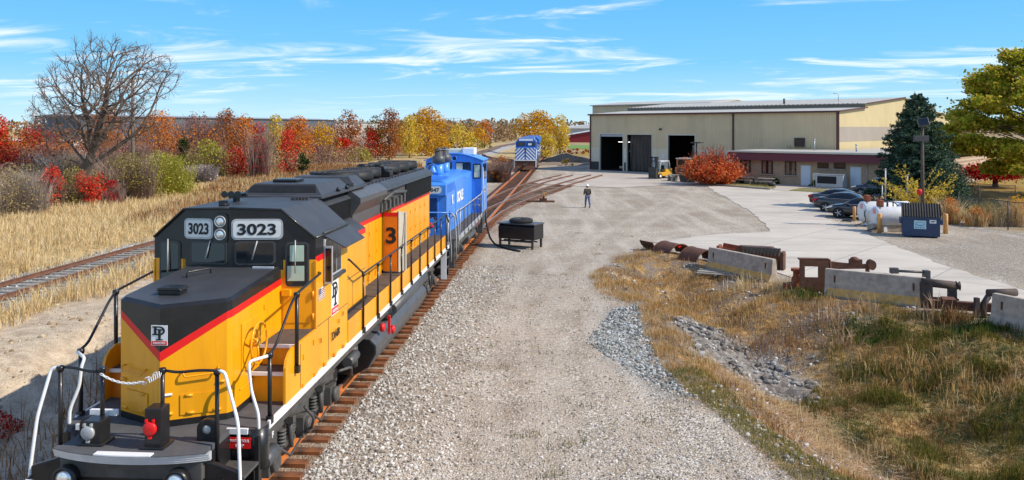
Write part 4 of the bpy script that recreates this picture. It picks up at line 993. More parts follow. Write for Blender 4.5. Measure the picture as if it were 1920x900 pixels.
# ---- long hood
HW = 0.95
hood = MB()
def strip(t, y0, y1, zs, ms, mbx):
    for i in range(len(zs)-1):
        mbx.add([(t, y0, zs[i]), (t, y1, zs[i]), (t, y1, zs[i+1]), (t, y0, zs[i+1])], [(0, 1, 2, 3)], ms[i])
for s_ in (-1, 1):
    for (a, b_) in ((5.6, 10.95), (12.15, 18.5)):
        strip(s_*HW, a, b_, [2.06, 3.62, 3.73, 4.40], [0, 1, 2], hood)
    if s_ < 0: strip(s_*HW, 10.95, 12.15, [2.06, 3.62, 3.73, 4.40], [0, 1, 2], hood)
    else:
        strip(s_*HW, 10.95, 12.15, [3.73, 4.40], [2], hood)
        hood.box(s_*0.35, s_*0.36, 10.95, 12.15, 2.06, 3.73, 2); hood.add([(s_*0.35, 10.95, 2.06), (s_*HW, 10.95, 2.06), (s_*HW, 10.95, 3.73), (s_*0.35, 10.95, 3.73)], [(0, 1, 2, 3)], 0); hood.add([(s_*0.35, 12.15, 2.06), (s_*HW, 12.15, 2.06), (s_*HW, 12.15, 3.73), (s_*0.35, 12.15, 3.73)], [(0, 1, 2, 3)], 0)  # black plate stands in for the shaded inside of the open doorway
    hood.add([(s_*HW, 5.6, 4.40), (s_*HW, 18.5, 4.40), (s_*0.72, 18.5, 4.58), (s_*0.72, 5.6, 4.58)], [(0, 1, 2, 3)], 3)
hood.add([(-0.72, 5.6, 4.58), (0.72, 5.6, 4.58), (0.72, 18.5, 4.58), (-0.72, 18.5, 4.58)], [(0, 1, 2, 3)], 3)
for y in (18.5,):
    hood.add([(-HW, y, 2.06), (HW, y, 2.06), (HW, y, 3.73), (-HW, y, 3.73)], [(0, 1, 2, 3)], 0)
    hood.add([(-HW, y, 3.73), (HW, y, 3.73), (HW, y, 4.4), (0.72, y, 4.58), (-0.72, y, 4.58), (-HW, y, 4.4)], [(0, 1, 2, 3, 4, 5)], 2)
hoodo = hood.build('long_hood', [YL, RD, BK, RG], L)
# doors along the hood side as shallow panels with seams
for (a, b_) in ((8.0, 8.72), (8.76, 9.46), (9.5, 10.2), (10.24, 10.92), (12.2, 13.0), (13.04, 13.86), (13.9, 14.8), (14.84, 15.6), (15.64, 16.5), (16.54, 17.4), (17.44, 18.44)):
    for s_ in (-1, 1):
        mb = MB(); mb.box(s_*(HW-0.001), s_*(HW+0.014), a, b_, 2.14, 3.60); dr = mb.build('hood_door', YL, hoodo, bevel=0.006)
        if s_ > 0:
            for z in (2.3, 2.75, 3.3):
                mb = MB(); mb.box(s_*(HW+0.014), s_*(HW+0.035), a+0.02, a+0.07, z, z+0.09); mb.build('hinge', YL, dr)
            mb = MB(); mb.box(HW+0.014, HW+0.05, b_-0.1, b_-0.04, 2.2, 2.32); mb.build('latch', YL, dr)
mb = MB(); mb.box(HW+0.014, HW+0.02, 16.6, 17.3, 2.2, 2.75); mb.box(HW+0.02, HW+0.028, 16.68, 17.22, 2.26, 2.68); mb.build('filter_box', YL, hoodo, bevel=0.004)
# wide cabinet behind the cab
for s_ in (-1, 1):
    mb = MB()
    strip(s_*1.3, 5.62, 7.85, [2.14, 3.60, 3.72], [0, 1], mb)
    mb.add([(s_*1.3, 5.62, 3.72), (s_*1.3, 7.85, 3.72), (s_*HW, 7.85, 3.95), (s_*HW, 5.62, 3.95)], [(0, 1, 2, 3)], 3)
    mb.add([(s_*HW, 7.85, 2.06), (s_*1.3, 7.85, 2.06), (s_*1.3, 7.85, 3.72), (s_*HW, 7.85, 3.95)], [(0, 1, 2, 3)], 0)
    mb.box(s_*HW, s_*1.33, 5.62, 7.9, 2.07, 2.14, 2)
    mb.build('equipment_cabinet', [YL, RD, BK, RG], L)
mb = MB(); mb.box(1.298, 1.306, 5.7, 7.8, 2.78, 2.792); mb.build('panel_seam', M['rust'], L)
# intake cowl that bulges out, and the grille behind the cab
mg = mat('grille_black', (0.012, 0.012, 0.012), 0.6, var=0.3)
for s_ in (-1, 1):
    mb = MB(); mb.box(s_*HW, s_*(HW+0.02), 5.75, 7.8, 3.98, 4.40)
    for i in range(40): mb.box(s_*(HW+0.02), s_*(HW+0.035), 5.77+0.05*i, 5.79+0.05*i, 3.98, 4.40)
    mb.build('intake_grille', mg, hoodo)
    mb = MB(); pr = [(HW-0.05, 3.74), (HW+0.02, 3.74), (HW+0.03, 4.0), (HW+0.22, 4.28), (HW+0.22, 4.40), (HW+0.02, 4.54), (HW-0.1, 4.57)]
    mb.prism([(s_*p[0], p[1]) for p in pr], 'y', 7.9, 10.7, 0); mb.build('intake_cowl', M['tank'], hoodo)
    mb = MB(); pr = [(HW-0.05, 4.36), (HW+0.16, 4.34), (HW+0.12, 4.46), (HW-0.1, 4.57)]
    mb.prism([(s_*p[0], p[1]) for p in pr], 'y', 10.72, 18.45, 0); mb.build('cowl_edge', RG, hoodo)
    mb = MB(); mb.box(s_*(HW+0.002), s_*(HW+0.08), 13.9, 18.46, 3.74, 4.34)
    for i in range(74): mb.box(s_*(HW+0.08), s_*(HW+0.092), 13.93+0.061*i, 13.955+0.061*i, 3.76, 4.32)
    mb.build('radiator_shutter', mg, hoodo)
# engine gear on a flat dark plate put in for the shaded void
mb = MB(); mb.box(0.98, 1.0, 10.75, 13.85, 3.76, 4.34); 
for i in range(6): mb.box(1.0, 1.08, 10.9+0.5*i, 11.1+0.5*i, 3.8, 4.0+0.04*(i % 3)); 
mb.tube([(1.04, 10.8, 4.08), (1.06, 12.0, 4.22), (1.04, 13.8, 4.1)], 0.05, 8); mb.build('engine_gear', M['under'], hoodo)
# open hood door with part of the road number, and the leaf beside it
od = MB(); od.box(0.97, 1.36, 11.06, 11.10, 2.12, 3.62, 0); od.box(0.97, 1.36, 11.058, 11.102, 3.62, 3.73, 1); odo = od.build('open_door', [M['orange_shaded'], RD], hoodo)
text('door_number', '3', 0.60, M['ink'], odo, (1.19, 11.055, 3.1), AX_F, bold=0.03, width=0.28)
mb = MB(); q = Matrix.Translation((1.37, 11.12, 0)) @ Matrix.Rotation(R(28), 4, 'Z'); mb.box(0, 0.05, -0.06, 0.06, 2.1, 3.76, 0, q); mb.box(0.05, 0.23, -0.02, 0.02, 2.12, 3.74, 0, q); mb.box(0.2, 0.23, -0.05, 0.03, 2.12, 3.74, 0, q)
mb.tube([q @ Vector((0.06, -0.03, 2.2)), q @ Vector((0.2, -0.03, 3.6))], 0.012, 5, 0); mb.build('door_leaf', M['cream'], odo)
# raised hatch, fans, stacks on the hood roof
def frustum(name, x0, x1, y0, y1, z0, z1, ins, m, parent, mf=None):
    mb = MB(); b_ = [(x0, y0, z0), (x1, y0, z0), (x1, y1, z0), (x0, y1, z0)]; t = [(x0+ins, y0+ins, z1), (x1-ins, y0+ins, z1), (x1-ins, y1-ins, z1), (x0+ins, y1-ins, z1)]
    mb.add(b_+t, [(0, 1, 5, 4), (1, 2, 6, 5), (2, 3, 7, 6), (3, 0, 4, 7), (4, 5, 6, 7)], 0); return mb.build(name, m, parent)
mb = MB(); mb.box(-1.0, 0.98, 5.55, 9.2, 4.583, 4.64); mb.build('hood_roof_plate', RG, hoodo, bevel=0.01)
hh_ = frustum('roof_hatch', -0.86, 0.86, 5.9, 8.1, 4.64, 4.86, 0.2, RG, hoodo); frustum('roof_hatch', -0.86, 0.86, 8.5, 9.6, 4.64, 4.86, 0.2, RG, hoodo)
mb = MB(); mb.box(-0.84, 0.84, 8.1, 8.5, 4.64, 4.72); mb.build('hatch_slot', mg, hoodo)
mb = MB(); mb.add([(-0.74, 5.935, 4.69), (0.74, 5.935, 4.69), (0.68, 6.05, 4.83), (-0.68, 6.05, 4.83)], [(0, 1, 2, 3)], 0); mb.build('hatch_front', mg, hoodo)
mb = MB(); mb.box(-0.42, 0.12, 6.5, 7.0, 4.865, 4.93); mb.build('hatch_cap', BK, hoodo, bevel=0.02)
def roof_fan(y, r=0.66, z=4.6, h=0.24, x=0.0):
    mb = MB(); mb.lathe([(r, z), (r+0.02, z+0.06), (r, z+h), (r-0.05, z+h), (r-0.06, z+0.1), (0.1, z+0.08)], (x, y, 0), 'z', 30)
    mb.lathe([(0.13, z+0.1), (0.13, z+h-0.02), (0.05, z+h)], (x, y, 0), 'z', 12); o = mb.build('roof_fan', mg, hoodo)
    mb = MB()
    for i in range(18):
        a = 2*math.pi*i/18; mb.tube([(x+0.12*math.cos(a), y+0.12*math.sin(a), z+h-0.015), (x+(r-0.03)*math.cos(a), y+(r-0.03)*math.sin(a), z+h)], 0.011, 4)
    for q in (0.28, 0.46): mb.tube([(x+q*math.cos(R(a)), y+q*math.sin(R(a)), z+h) for a in range(0, 361, 20)], 0.009, 4, caps=False)
    mb.build('fan_guard', M['dark_metal'], o)
for y, r_, z_ in ((9.75, 0.62, 4.66), (11.1, 0.66, 4.62), (12.5, 0.55, 4.62), (14.6, 0.68, 4.62), (16.0, 0.68, 4.62), (17.4, 0.68, 4.62)): roof_fan(y, r_, z_, 0.26)
mb = MB(); mb.box(-0.6, 0.6, 13.3, 13.8, 4.58, 4.8); mb.lathe([(0.16, 4.8), (0.16, 4.95), (0.12, 4.95), (0.11, 4.84)], (0.3, 13.5, 0), 'z', 14); mb.lathe([(0.16, 4.8), (0.16, 4.95), (0.12, 4.95), (0.11, 4.84)], (-0.2, 13.5, 0), 'z', 14); mb.build('exhaust_stack', mg, hoodo)
mb = MB(); mb.box(-0.02, 0.75, 12.85, 13.3, 4.58, 4.76); mb.tube([(0.5, 12.9, 4.8), (0.5, 13.3, 4.8)], 0.1, 12); mb.build('silencer', BK, hoodo)
for y in np.arange(9.8, 18.4, 0.42):
    pass
mb = MB()
for i in range(22): mb.box(0.80, 0.86, 9.6+0.4*i, 9.66+0.4*i, 4.57, 4.615)
mb.tube([(0.83, 9.6, 4.60), (0.83, 18.4, 4.60)], 0.012, 5); mb.build('roof_seam', M['dark_metal'], hoodo)
for y in (6.9, 7.6): 
    mb = MB(); mb.lathe([(0.05, 4.64), (0.05, 4.7), (0.02, 4.73)], (0.93, y, 0), 'z', 8); mb.build('lifting_eye', BK, hoodo)
mb = MB(); mb.tube([(0.9+0.07*math.cos(R(a)), 18.53, 3.66+0.07*math.sin(R(a))) for a in range(0, 361, 30)], 0.022, 6); mb.build('lifting_ring', YL, hoodo)

# ---- walkways, their yellow edge panels and rails
for s_ in (-1, 1):
    mb = MB(); mb.box(s_*HW, s_*1.49, 5.6, 18.9, 2.02, 2.06); mb.build('walkway', M['walk'], L)
    mb = MB()
    mb.box(s_*1.0, s_*1.48, 5.6, 18.9, 1.6, 2.02); mb.build('walkway_box', M['under'], L)
    ys_ = [5.6]+[6.7+1.35*k for k in range(9)]+[18.9]
    for i in range(len(ys_)-1):
        a, b_ = ys_[i]+(0.05 if i else 0), ys_[i+1]-0.05
        mb = MB(); mb.box(s_*1.485, s_*1.525, a, b_, 1.622, 2.065); mb.build('sill_panel', YL, L, bevel=0.012)
    for y in [6.7+1.35*k for k in range(9)]+[18.7]: post(L, s_*1.55, y, 1.55, 2.84, BK)
    for y in [6.05+0.675*k for k in range(19)]:
        mb = MB(); mb.box(s_*HW, s_*1.485, y, y+0.012, 2.06, 2.064); mb.build('plate_joint', M['under'], L)
    rail_tube(L, [(s_*1.3, 5.65, 3.32), (s_*1.5, 5.68, 3.34), (s_*1.55, 6.7, 2.86), (s_*1.55, 18.7, 2.86), (s_*1.55, 19.3, 2.5)], BK, 0.022, 0.15)
    rail_tube(L, [(s_*1.55, 19.2, 2.6), (s_*1.5, 19.75, 2.62), (s_*1.5, 19.9, 2.2), (s_*1.55, 19.95, 1.4), (s_*1.55, 19.95, 0.9)], M['galv'], 0.022, 0.12)
    post(L, s_*1.5, 19.5, 1.6, 2.62, M['galv'])
mb = MB(); mb.box(-1.5, 1.5, 18.6, 19.95, 1.52, 1.6); mb.build('rear_deck', M['deck'], L)
mb = MB(); mb.prism([(-1.45, 0.35), (1.45, 0.35), (1.5, 1.3), (1.2, 1.5), (-1.2, 1.5), (-1.5, 1.3)], 'y', 19.8, 19.88); mb.build('rear_pilot', BK, L)
for k, z in enumerate((0.42, 0.78, 1.14)):
    for s_ in (-1, 1):
        mb = MB(); mb.box(s_*1.1, s_*1.5, 19.2, 19.75, z-0.02, z+0.015); mb.build('step', M['under'], L)
mb = MB(); mb.box(1.3, 1.5, 19.0, 19.06, 0.4, 1.5); mb.build('step_side', WH, L)
coupler(L, 19.85, 1, M['under'])
for x in (-0.9, -0.3, 0.35, 0.95): post(L, x, 19.75, 1.6, 2.6, BK)
rail_tube(L, [(-0.9, 19.75, 2.6), (-0.3, 19.75, 2.6)], BK); rail_tube(L, [(0.35, 19.75, 2.6), (0.95, 19.75, 2.6)], BK)
# ---- front rails
for x in (-1.25, -0.62, 0.27, 1.07):
    post(L, x, 0.42, 1.2 if abs(x) > 1 else 1.6, 2.60, BK, 0.032)
rail_tube(L, [(-1.25, 0.42, 2.62), (-1.0, 0.42, 2.60), (-0.85, 0.42, 2.56), (-0.62, 0.42, 2.56)], BK); rail_tube(L, [(0.27, 0.42, 2.6), (0.5, 0.42, 2.57), (0.8, 0.42, 2.61), (1.07, 0.42, 2.61)], BK)
for s_, x in ((-1, -1.25), (1, 1.07)):
    rail_tube(L, [(x, 0.42, 2.61), (x+s_*0.12, 0.4, 2.60), (s_*1.46, 0.22, 1.96), (s_*1.52, 0.15, 1.2), (s_*1.52, 0.15, 0.75)], WH, 0.024, 0.12, 'grab_rail')
    rail_tube(L, [(s_*1.5, 1.22, 2.60), (s_*1.28, 1.05, 2.56), (s_*1.30, 1.0, 2.45), (s_*1.33, 1.0, 2.15), (s_*1.46, 0.96, 1.8), (s_*1.47, 0.96, 1.0)], WH, 0.024, 0.1, 'grab_rail')
    post(L, s_*1.5, 1.3, 1.55, 2.6, BK, 0.034); post(L, s_*1.555, 2.36, 2.0, 3.3, BK, 0.034)
    rail_tube(L, [(s_*1.5, 1.22, 2.60), (s_*1.51, 1.5, 2.66), (s_*1.54, 2.15, 3.2), (s_*1.555, 2.38, 3.31), (s_*1.56, 3.62, 3.42), (s_*1.5, 3.68, 3.42)], BK, 0.022, 0.12)
# white chain across the front opening
ch = MB(); p0, p1 = Vector((-0.62, 0.38, 2.54)), Vector((0.24, 0.38, 2.56)); nl = 22
for i in range(nl):
    t = (i+0.5)/nl; c = p0.lerp(p1, t)-Vector((0, 0, 0.55*t*(1-t)+ (0.04*math.sin(i*2.1) if i > 15 else 0)))
    tv = (p1-p0).normalized()*0.028+Vector((0, 0, -0.55*(1-2*t)*0.03)); sd_ = Vector((0, 0.014, 0)) if i % 2 else Vector((0, 0, 0.014))
    ch.tube([c-tv+sd_*0.6, c-tv*0.5+sd_, c+tv*0.5+sd_, c+tv+sd_*0.6, c+tv-sd_*0.6, c+tv*0.5-sd_, c-tv*0.5-sd_, c-tv-sd_*0.6, c-tv+sd_*0.6], 0.0065, 5, caps=False)
for k in range(6): ch.tube([(0.1+0.03*k, 0.36, 2.50+0.02*k), (0.12+0.03*k, 0.35, 2.44+0.015*k), (0.16+0.025*k, 0.36, 2.48+0.02*k)], 0.008, 5)
ch.build('safety_chain', WH, L)

# ---- fuel tank, reservoirs, underframe gear
mb = MB(); pr = [(-1.1, 0.30), (1.1, 0.30), (1.42, 0.48), (1.60, 0.80), (1.60, 1.0), (1.46, 1.14), (1.1, 1.18), (-1.1, 1.18), (-1.46, 1.14), (-1.60, 1.0), (-1.60, 0.80), (-1.42, 0.48)]
mb.prism(pr, 'y', 7.7, 14.3, 0, capm=1); tk = mb.build('fuel_tank', [M['tank'], BK], L, bevel=0.05)
for s_ in (-1, 1):
    mb = MB(); mb.tube([(s_*1.44, 9.9, 1.33), (s_*1.44, 14.6, 1.33)], 0.16, 18); mb.build('air_reservoir', M['tank'], tk)
    mb = MB(); mb.tube([(s_*1.22, 9.3, 1.3), (s_*1.5, 9.6, 1.3)], 0.12, 14); mb.build('filter_canister', BK, tk)
    for q, (yy, zz_) in enumerate(((8.55, 1.26), (9.05, 1.3))):
        mb = MB(); mb.lathe([(0.1, s_*1.56), (0.1, s_*1.64), (0.03, s_*1.66)], (0, 8.3+1.1*q, 1.27-0.32*q), 'x', 14); mb.build('filler_cap', RD, tk)
    mb = MB(); mb.box(s_*1.58, s_*1.64, 8.95, 9.0, 0.95, 1.4); mb.build('sight_glass', RD, tk)
truck(L, 0, (2.3, 4.0, 5.7), M['under'], M['rail_brown']); truck(L, 0, (14.9, 16.6, 18.1), M['under'], M['rail_brown'])
# clutter between truck and tank
for s_ in (-1, 1):
    mb = MB(); mb.tube([(s_*1.25, 6.9, 1.2), (s_*1.25, 6.9, 0.75)], 0.12, 14); mb.build('sand_trap', M['under'], L)
    mb = MB(); mb.tube(bend([(s_*1.38, 5.4, 1.1), (s_*1.42, 6.2, 0.95), (s_*1.3, 6.6, 0.6)], 0.15), 0.03, 8); mb.build('brake_pipe', M['under'], L); mb = MB(); mb.tube(bend([(s_*1.4, 3.2, 1.14), (s_*1.45, 3.6, 0.8), (s_*1.3, 3.9, 0.5)], 0.15), 0.025, 8); mb.build('brake_pipe', M['under'], L)
    mb = MB(); mb.tube([(s_*1.3, 1.5, 0.85), (s_*1.3, 2.0, 0.85)], 0.13, 14); mb.box(s_*1.2, s_*1.4, 1.45, 1.55, 0.85, 1.2); mb.build('equalising_cylinder', M['tank'], L)
    mb = MB(); mb.tube([(s_*1.36, 6.1, 1.06), (s_*1.36, 6.75, 1.06)], 0.11, 12); mb.build('air_tank', M['tank'], L)
mb = MB(); mb.box(-1.0, 1.0, 1.4, 14.0, 0.9, 1.18); mb.box(-1.0, 1.0, 14.3, 19.6, 1.0, 1.18); mb.build('centre_sill', M['under'], L)
# ================================================================ blue switcher coupled behind
Y1 = 32.4
S = thing('switcher_locomotive', 'bright blue end-cab switcher with white lettering coupled behind the yellow locomotive', 'locomotive', (mainx(Y1), Y1, 0.15), YAW)
BL, BD = M['blue'], M['blue_dark']
mb = MB(); mb.box(-1.45, 1.45, 0.1, 13.0, 1.1, 1.5); mb.build('frame', M['under'], S)
mb = MB(); mb.box(-1.5, 1.5, 0.0, 13.1, 1.5, 1.56); mb.build('deck', M['walk'], S)
for s_ in (-1, 1):
    mb = MB(); mb.box(s_*1.49, s_*1.525, 1.0, 10.0, 1.36, 1.57); mb.build('sill', M['galv'], S)
    for yy in (0.1, 12.3):
        for z in (0.45, 0.8, 1.15):
            mb = MB(); mb.box(s_*1.1, s_*1.5, yy, yy+0.5, z-0.02, z+0.02); mb.build('step', M['under'], S)
mb = MB(); mb.box(-1.45, 1.45, 0.0, 0.1, 0.4, 1.5); mb.build('pilot', M['under'], S)
coupler(S, 0.1, -1, M['under']); coupler(S, 13.0, 1, M['under'])
# hood
hw, h0, h1, ht = 0.95, 1.2, 10.0, 3.72
prof = [(-hw, 1.56), (hw, 1.56), (hw, ht)]+[(hw*math.cos(R(a)), ht+0.16*math.sin(R(a))) for a in range(15, 166, 15)]+[(-hw, ht)]
mb = MB(); mb.prism(prof, 'y', h0, h1); sh = mb.build('hood', BL, S)
mb = MB(); mb.box(-0.62, 0.62, h0-0.06, h0, 1.75, 3.18); 
rf = mb.build('radiator_frame', BL, sh)
mb = MB()
for i in range(19): mb.box(-0.56+0.06*i, -0.535+0.06*i, h0-0.085, h0-0.06, 1.8, 3.12)
mb.box(-0.57, 0.57, h0-0.07, h0-0.062, 1.8, 3.12); mb.build('radiator_shutter', BD, rf)
mb = MB(); mb.prism([(h0-0.14, 3.22), (h0, 3.22), (h0, 3.78), (h0-0.14, 3.66)], 'x', -hw, hw); mb.build('hood_brow', BL, sh, bevel=0.02)
for x in (-0.45, 0.45):
    nb = plate(sh, 'number_board', (x, h0-0.145, 3.46), 0.62, 0.3, 0.13, 0.012, M['board'], AX_F); text('number_lettering', '1347', 0.22, M['ink'], nb, (0, -0.014, 0), AX_F, width=0.45, bold=0.02)
mb = MB()
for i in range(18): mb.box(hw, hw+0.02, 1.5+0.12*i, 1.56+0.12*i, 3.3, 3.66)
for i in range(22): mb.box(-0.75, 0.75, 1.3+0.1*i, 1.34+0.1*i, 3.83+0.05, 3.89)
mb.build('louvres', BL, sh)
for i, y in enumerate((3.9, 4.8, 5.7, 6.6, 7.5, 8.4, 9.2)):
    mb = MB(); mb.box(hw-0.002, hw+0.022, y, y+0.84 if i < 6 else 9.9, 1.75, 3.45); mb.build('hood_door', BL, sh, bevel=0.01)
for i, y in enumerate((3.0,)):
    mb = MB(); mb.box(hw-0.002, hw+0.03, 2.1, 3.7, 1.7, 2.5); mb.build('battery_box', BL, sh, bevel=0.01)
text('side_letter', 'K', 0.55, WH, sh, (hw+0.026, 2.9, 2.92), AX_R, bold=0.04, width=0.5)
text('side_lettering', 'SCALE', 0.66, WH, sh, (hw+0.03, 5.3, 2.88), AX_R, bold=0.045, width=2.1)
for y in (5.0, 6.9):
    mb = MB(); mb.lathe([(0.3, 3.8), (0.24, 4.0), (0.24, 4.42)], (0.0, y, 0), 'z', 20); st = mb.build('stack_base', BL, sh)
    mb = MB(); mb.lathe([(0.12, 4.38), (0.30, 4.42), (0.30, 4.72), (0.19, 4.76), (0.19, 4.98), (0.13, 4.98), (0.12, 4.9)], (0.0, y, 0), 'z', 22); mb.lathe([(0.23, 5.02), (0.25, 5.04), (0.05, 5.1)], (0, y, 0), 'z', 20); mb.tube([(0, y, 5.0), (0, y, 5.15)], 0.05, 6); mb.build('exhaust_stack', M['tank'], st)
mb = MB(); mb.lathe([(0.2, 4.02), (0.19, 4.07), (0.11, 4.2), (0.08, 4.3), (0.02, 4.34)], (-0.12, 4.1, 0), 'z', 18); mb.tube([(-0.36, 4.1, 3.86), (-0.36, 4.1, 4.3), (-0.12, 4.1, 4.42), (0.1, 4.1, 4.3), (0.1, 4.1, 3.86)], 0.03, 6); mb.build('bell', BL, sh)
# cab
c0, c1 = 10.0, 12.5
prof = [(-1.5, 1.56), (1.5, 1.56), (1.5, 4.30)]+[(1.5-3.0*i/10, 4.30+0.36*math.sin(math.pi*i/10)) for i in range(1, 10)]+[(-1.5, 4.30)]
mb = MB(); mb.prism(prof, 'y', c0, c1); cb = mb.build('cab', BL, S)
prof = [(1.58-3.16*i/12, 4.30+0.38*math.sin(math.pi*i/12)) for i in range(13)]
mb = MB(); mb.prism(prof+[(p[0], p[1]+0.05) for p in prof[::-1]], 'y', c0-0.12, c1+0.12); mb.build('cab_roof', BL, cb)
seat_grey = mat('cab_interior', (0.5, 0.47, 0.38), 0.8, var=0.4, scale=2)
def wdw(x0, x1, z0, z1, inner=None):
    fo = plate(cb, 'window', ((x0+x1)/2, c0-0.001, (z0+z1)/2), x1-x0, z1-z0, 0.07, 0.02, M['rubber'], AX_F)
    plate(fo, 'pane', (0, -0.021, 0), x1-x0-0.08, z1-z0-0.08, 0.05, 0.004, M['glass'], AX_F)
    if inner: plate(fo, 'pane', (inner[0], -0.0255, inner[1]), inner[2], inner[3], 0.03, 0.004, seat_grey, AX_F)
wdw(0.1, 0.9, 3.76, 4.24, (-0.2, 0, 0.34, 0.38)); wdw(-0.9, -0.1, 3.76, 4.24); wdw(-1.42, -1.02, 3.5, 4.2)
wdw(1.02, 1.44, 3.38, 4.16, (0, 0.0, 0.3, 0.66))
plate(cb, 'cab_paper', (1.23, c0-0.035, 3.9), 0.22, 0.28, 0.02, 0.004, M['paper'], AX_F)
mb = MB(); mb.lathe([(0.16, -0.01), (0.16, -0.1), (0.12, -0.1), (0.11, -0.03)], (0.03, c0, 4.44), 'y', 18); hl = mb.build('headlight', BL, cb)
mb = MB(); mb.lathe([(0.1, -0.035), (0.02, -0.04)], (0.03, c0, 4.44), 'y', 16); mb.build('lens', M['dark_metal'], hl)
mb = MB(); mb.box(1.495, 1.52, 10.4, 12.1, 3.3, 4.15); sw = mb.build('side_window', BD, cb)
for a in (10.45, 11.3):
    mb = MB(); mb.box(1.518, 1.528, a, a+0.75, 3.36, 4.1); mb.build('pane', M['glass'], sw)
mb = MB(); mb.box(1.5, 1.508, 10.5, 11.9, 2.55, 2.85); pn = mb.build('lettering_panel', M['galv'], cb)
text('cab_lettering', 'SCALE', 0.2, BD, pn, (1.511, 11.2, 2.7), AX_R, width=1.1)
mb = MB(); mb.box(-0.75, 0.35, 10.9, 12.1, 4.64, 4.92); ac = mb.build('roof_air_conditioner', M['cream'], cb, bevel=0.04)
mb = MB(); mb.box(0.35, 1.0, 10.8, 11.9, 4.6, 4.98); mb.build('cooler_housing', WH, ac, bevel=0.04)
# switcher rails
def swr(s_):
    m_ = M['galv']
    rail_tube(S, [(s_*1.5, 0.9, 1.0), (s_*1.5, 0.95, 1.9), (s_*1.42, 0.7, 2.55), (s_*1.42, 1.2, 2.6), (s_*1.52, 2.0, 2.62), (s_*1.52, 9.6, 2.62), (s_*1.5, 10.0, 2.75)], m_, 0.028, 0.2)
    for y in (1.3, 2.6, 3.9, 5.2, 6.5, 7.8, 9.1): post(S, s_*1.52, y, 1.4, 2.62, M['under'] if y > 2 else m_, 0.022)
    for z in (1.98, 2.3): rail_tube(S, [(s_*1.0, 9.97, z), (s_*1.5, 9.97, z)], m_, 0.02)
    rail_tube(S, [(s_*1.55, 9.95, 4.0), (s_*1.62, 9.95, 2.0), (s_*1.6, 10.0, 0.9)], m_, 0.026, 0.1, 'grab_rail')
    rail_tube(S, [(s_*1.3, 0.05, 2.62), (s_*1.46, 0.05, 2.5), (s_*1.52, 0.1, 1.6), (s_*1.52, 0.12, 0.8)], m_, 0.028, 0.15, 'grab_rail')
    mb = MB(); mb.box(s_*1.3, s_*1.54, 9.9, 10.3, 0.5, 1.5); mb.build('cab_step', M['under'], S)
swr(-1); swr(1)
for x in (-1.2, -0.3, 0.4, 1.25): post(S, x, 0.12, 1.5, 2.62, BD, 0.026)
rail_tube(S, [(-1.3, 0.1, 2.62), (1.3, 0.1, 2.62)], BL, 0.026)
mb = MB(); mb.box(0.35, 0.62, 0.05, 0.3, 1.56, 2.35); q = mb.build('receptacle_box', BL, S); mb = MB(); mb.lathe([(0.11, 0.05), (0.11, 0.0), (0.03, -0.01)], (0.48, 0, 2.1), 'y', 14); mb.build('receptacle_cover', RD, q)
mb = MB(); mb.tube([(-0.2, 5.4, 0.8), (-0.2, 8.2, 0.8)], 0.1, 8); mb.prism([(1.4*math.cos(R(a)), 0.82+0.42*math.sin(R(a))) for a in range(0, 360, 20)], 'y', 5.3, 8.3, 0); mb.build('fuel_tank', M['under'], S)
for s_ in (-1, 1):
    mb = MB(); mb.tube([(s_*1.35, 5.4, 1.25), (s_*1.35, 8.6, 1.25)], 0.16, 14); mb.build('air_reservoir', M['tank'], S)
mb = MB(); mb.lathe([(0.14, 1.4), (0.14, 1.47), (0.05, 1.49)], (0, 8.9, 1.2), 'x', 12); mb.build('filler_cap', RD, S)
truck(S, 0, (1.9, 4.3), M['under'], M['rail_brown']); truck(S, 0, (9.3, 11.7), M['under'], M['rail_brown'])
# cable hanging from the switcher
mb = MB(); hp = [at(909, 392, 1.7), at(912, 420, 1.0), at(919, 447, 0.35), at(928, 458, 0.05), at(950, 466, 0.03), at(975, 471, 0.03)]
mb.tube(bend(hp, 0.5), 0.05, 8); tag(mb.build('hose', M['rubber'], None), 'black hose hanging from the blue switcher down to the gravel', 'hose')

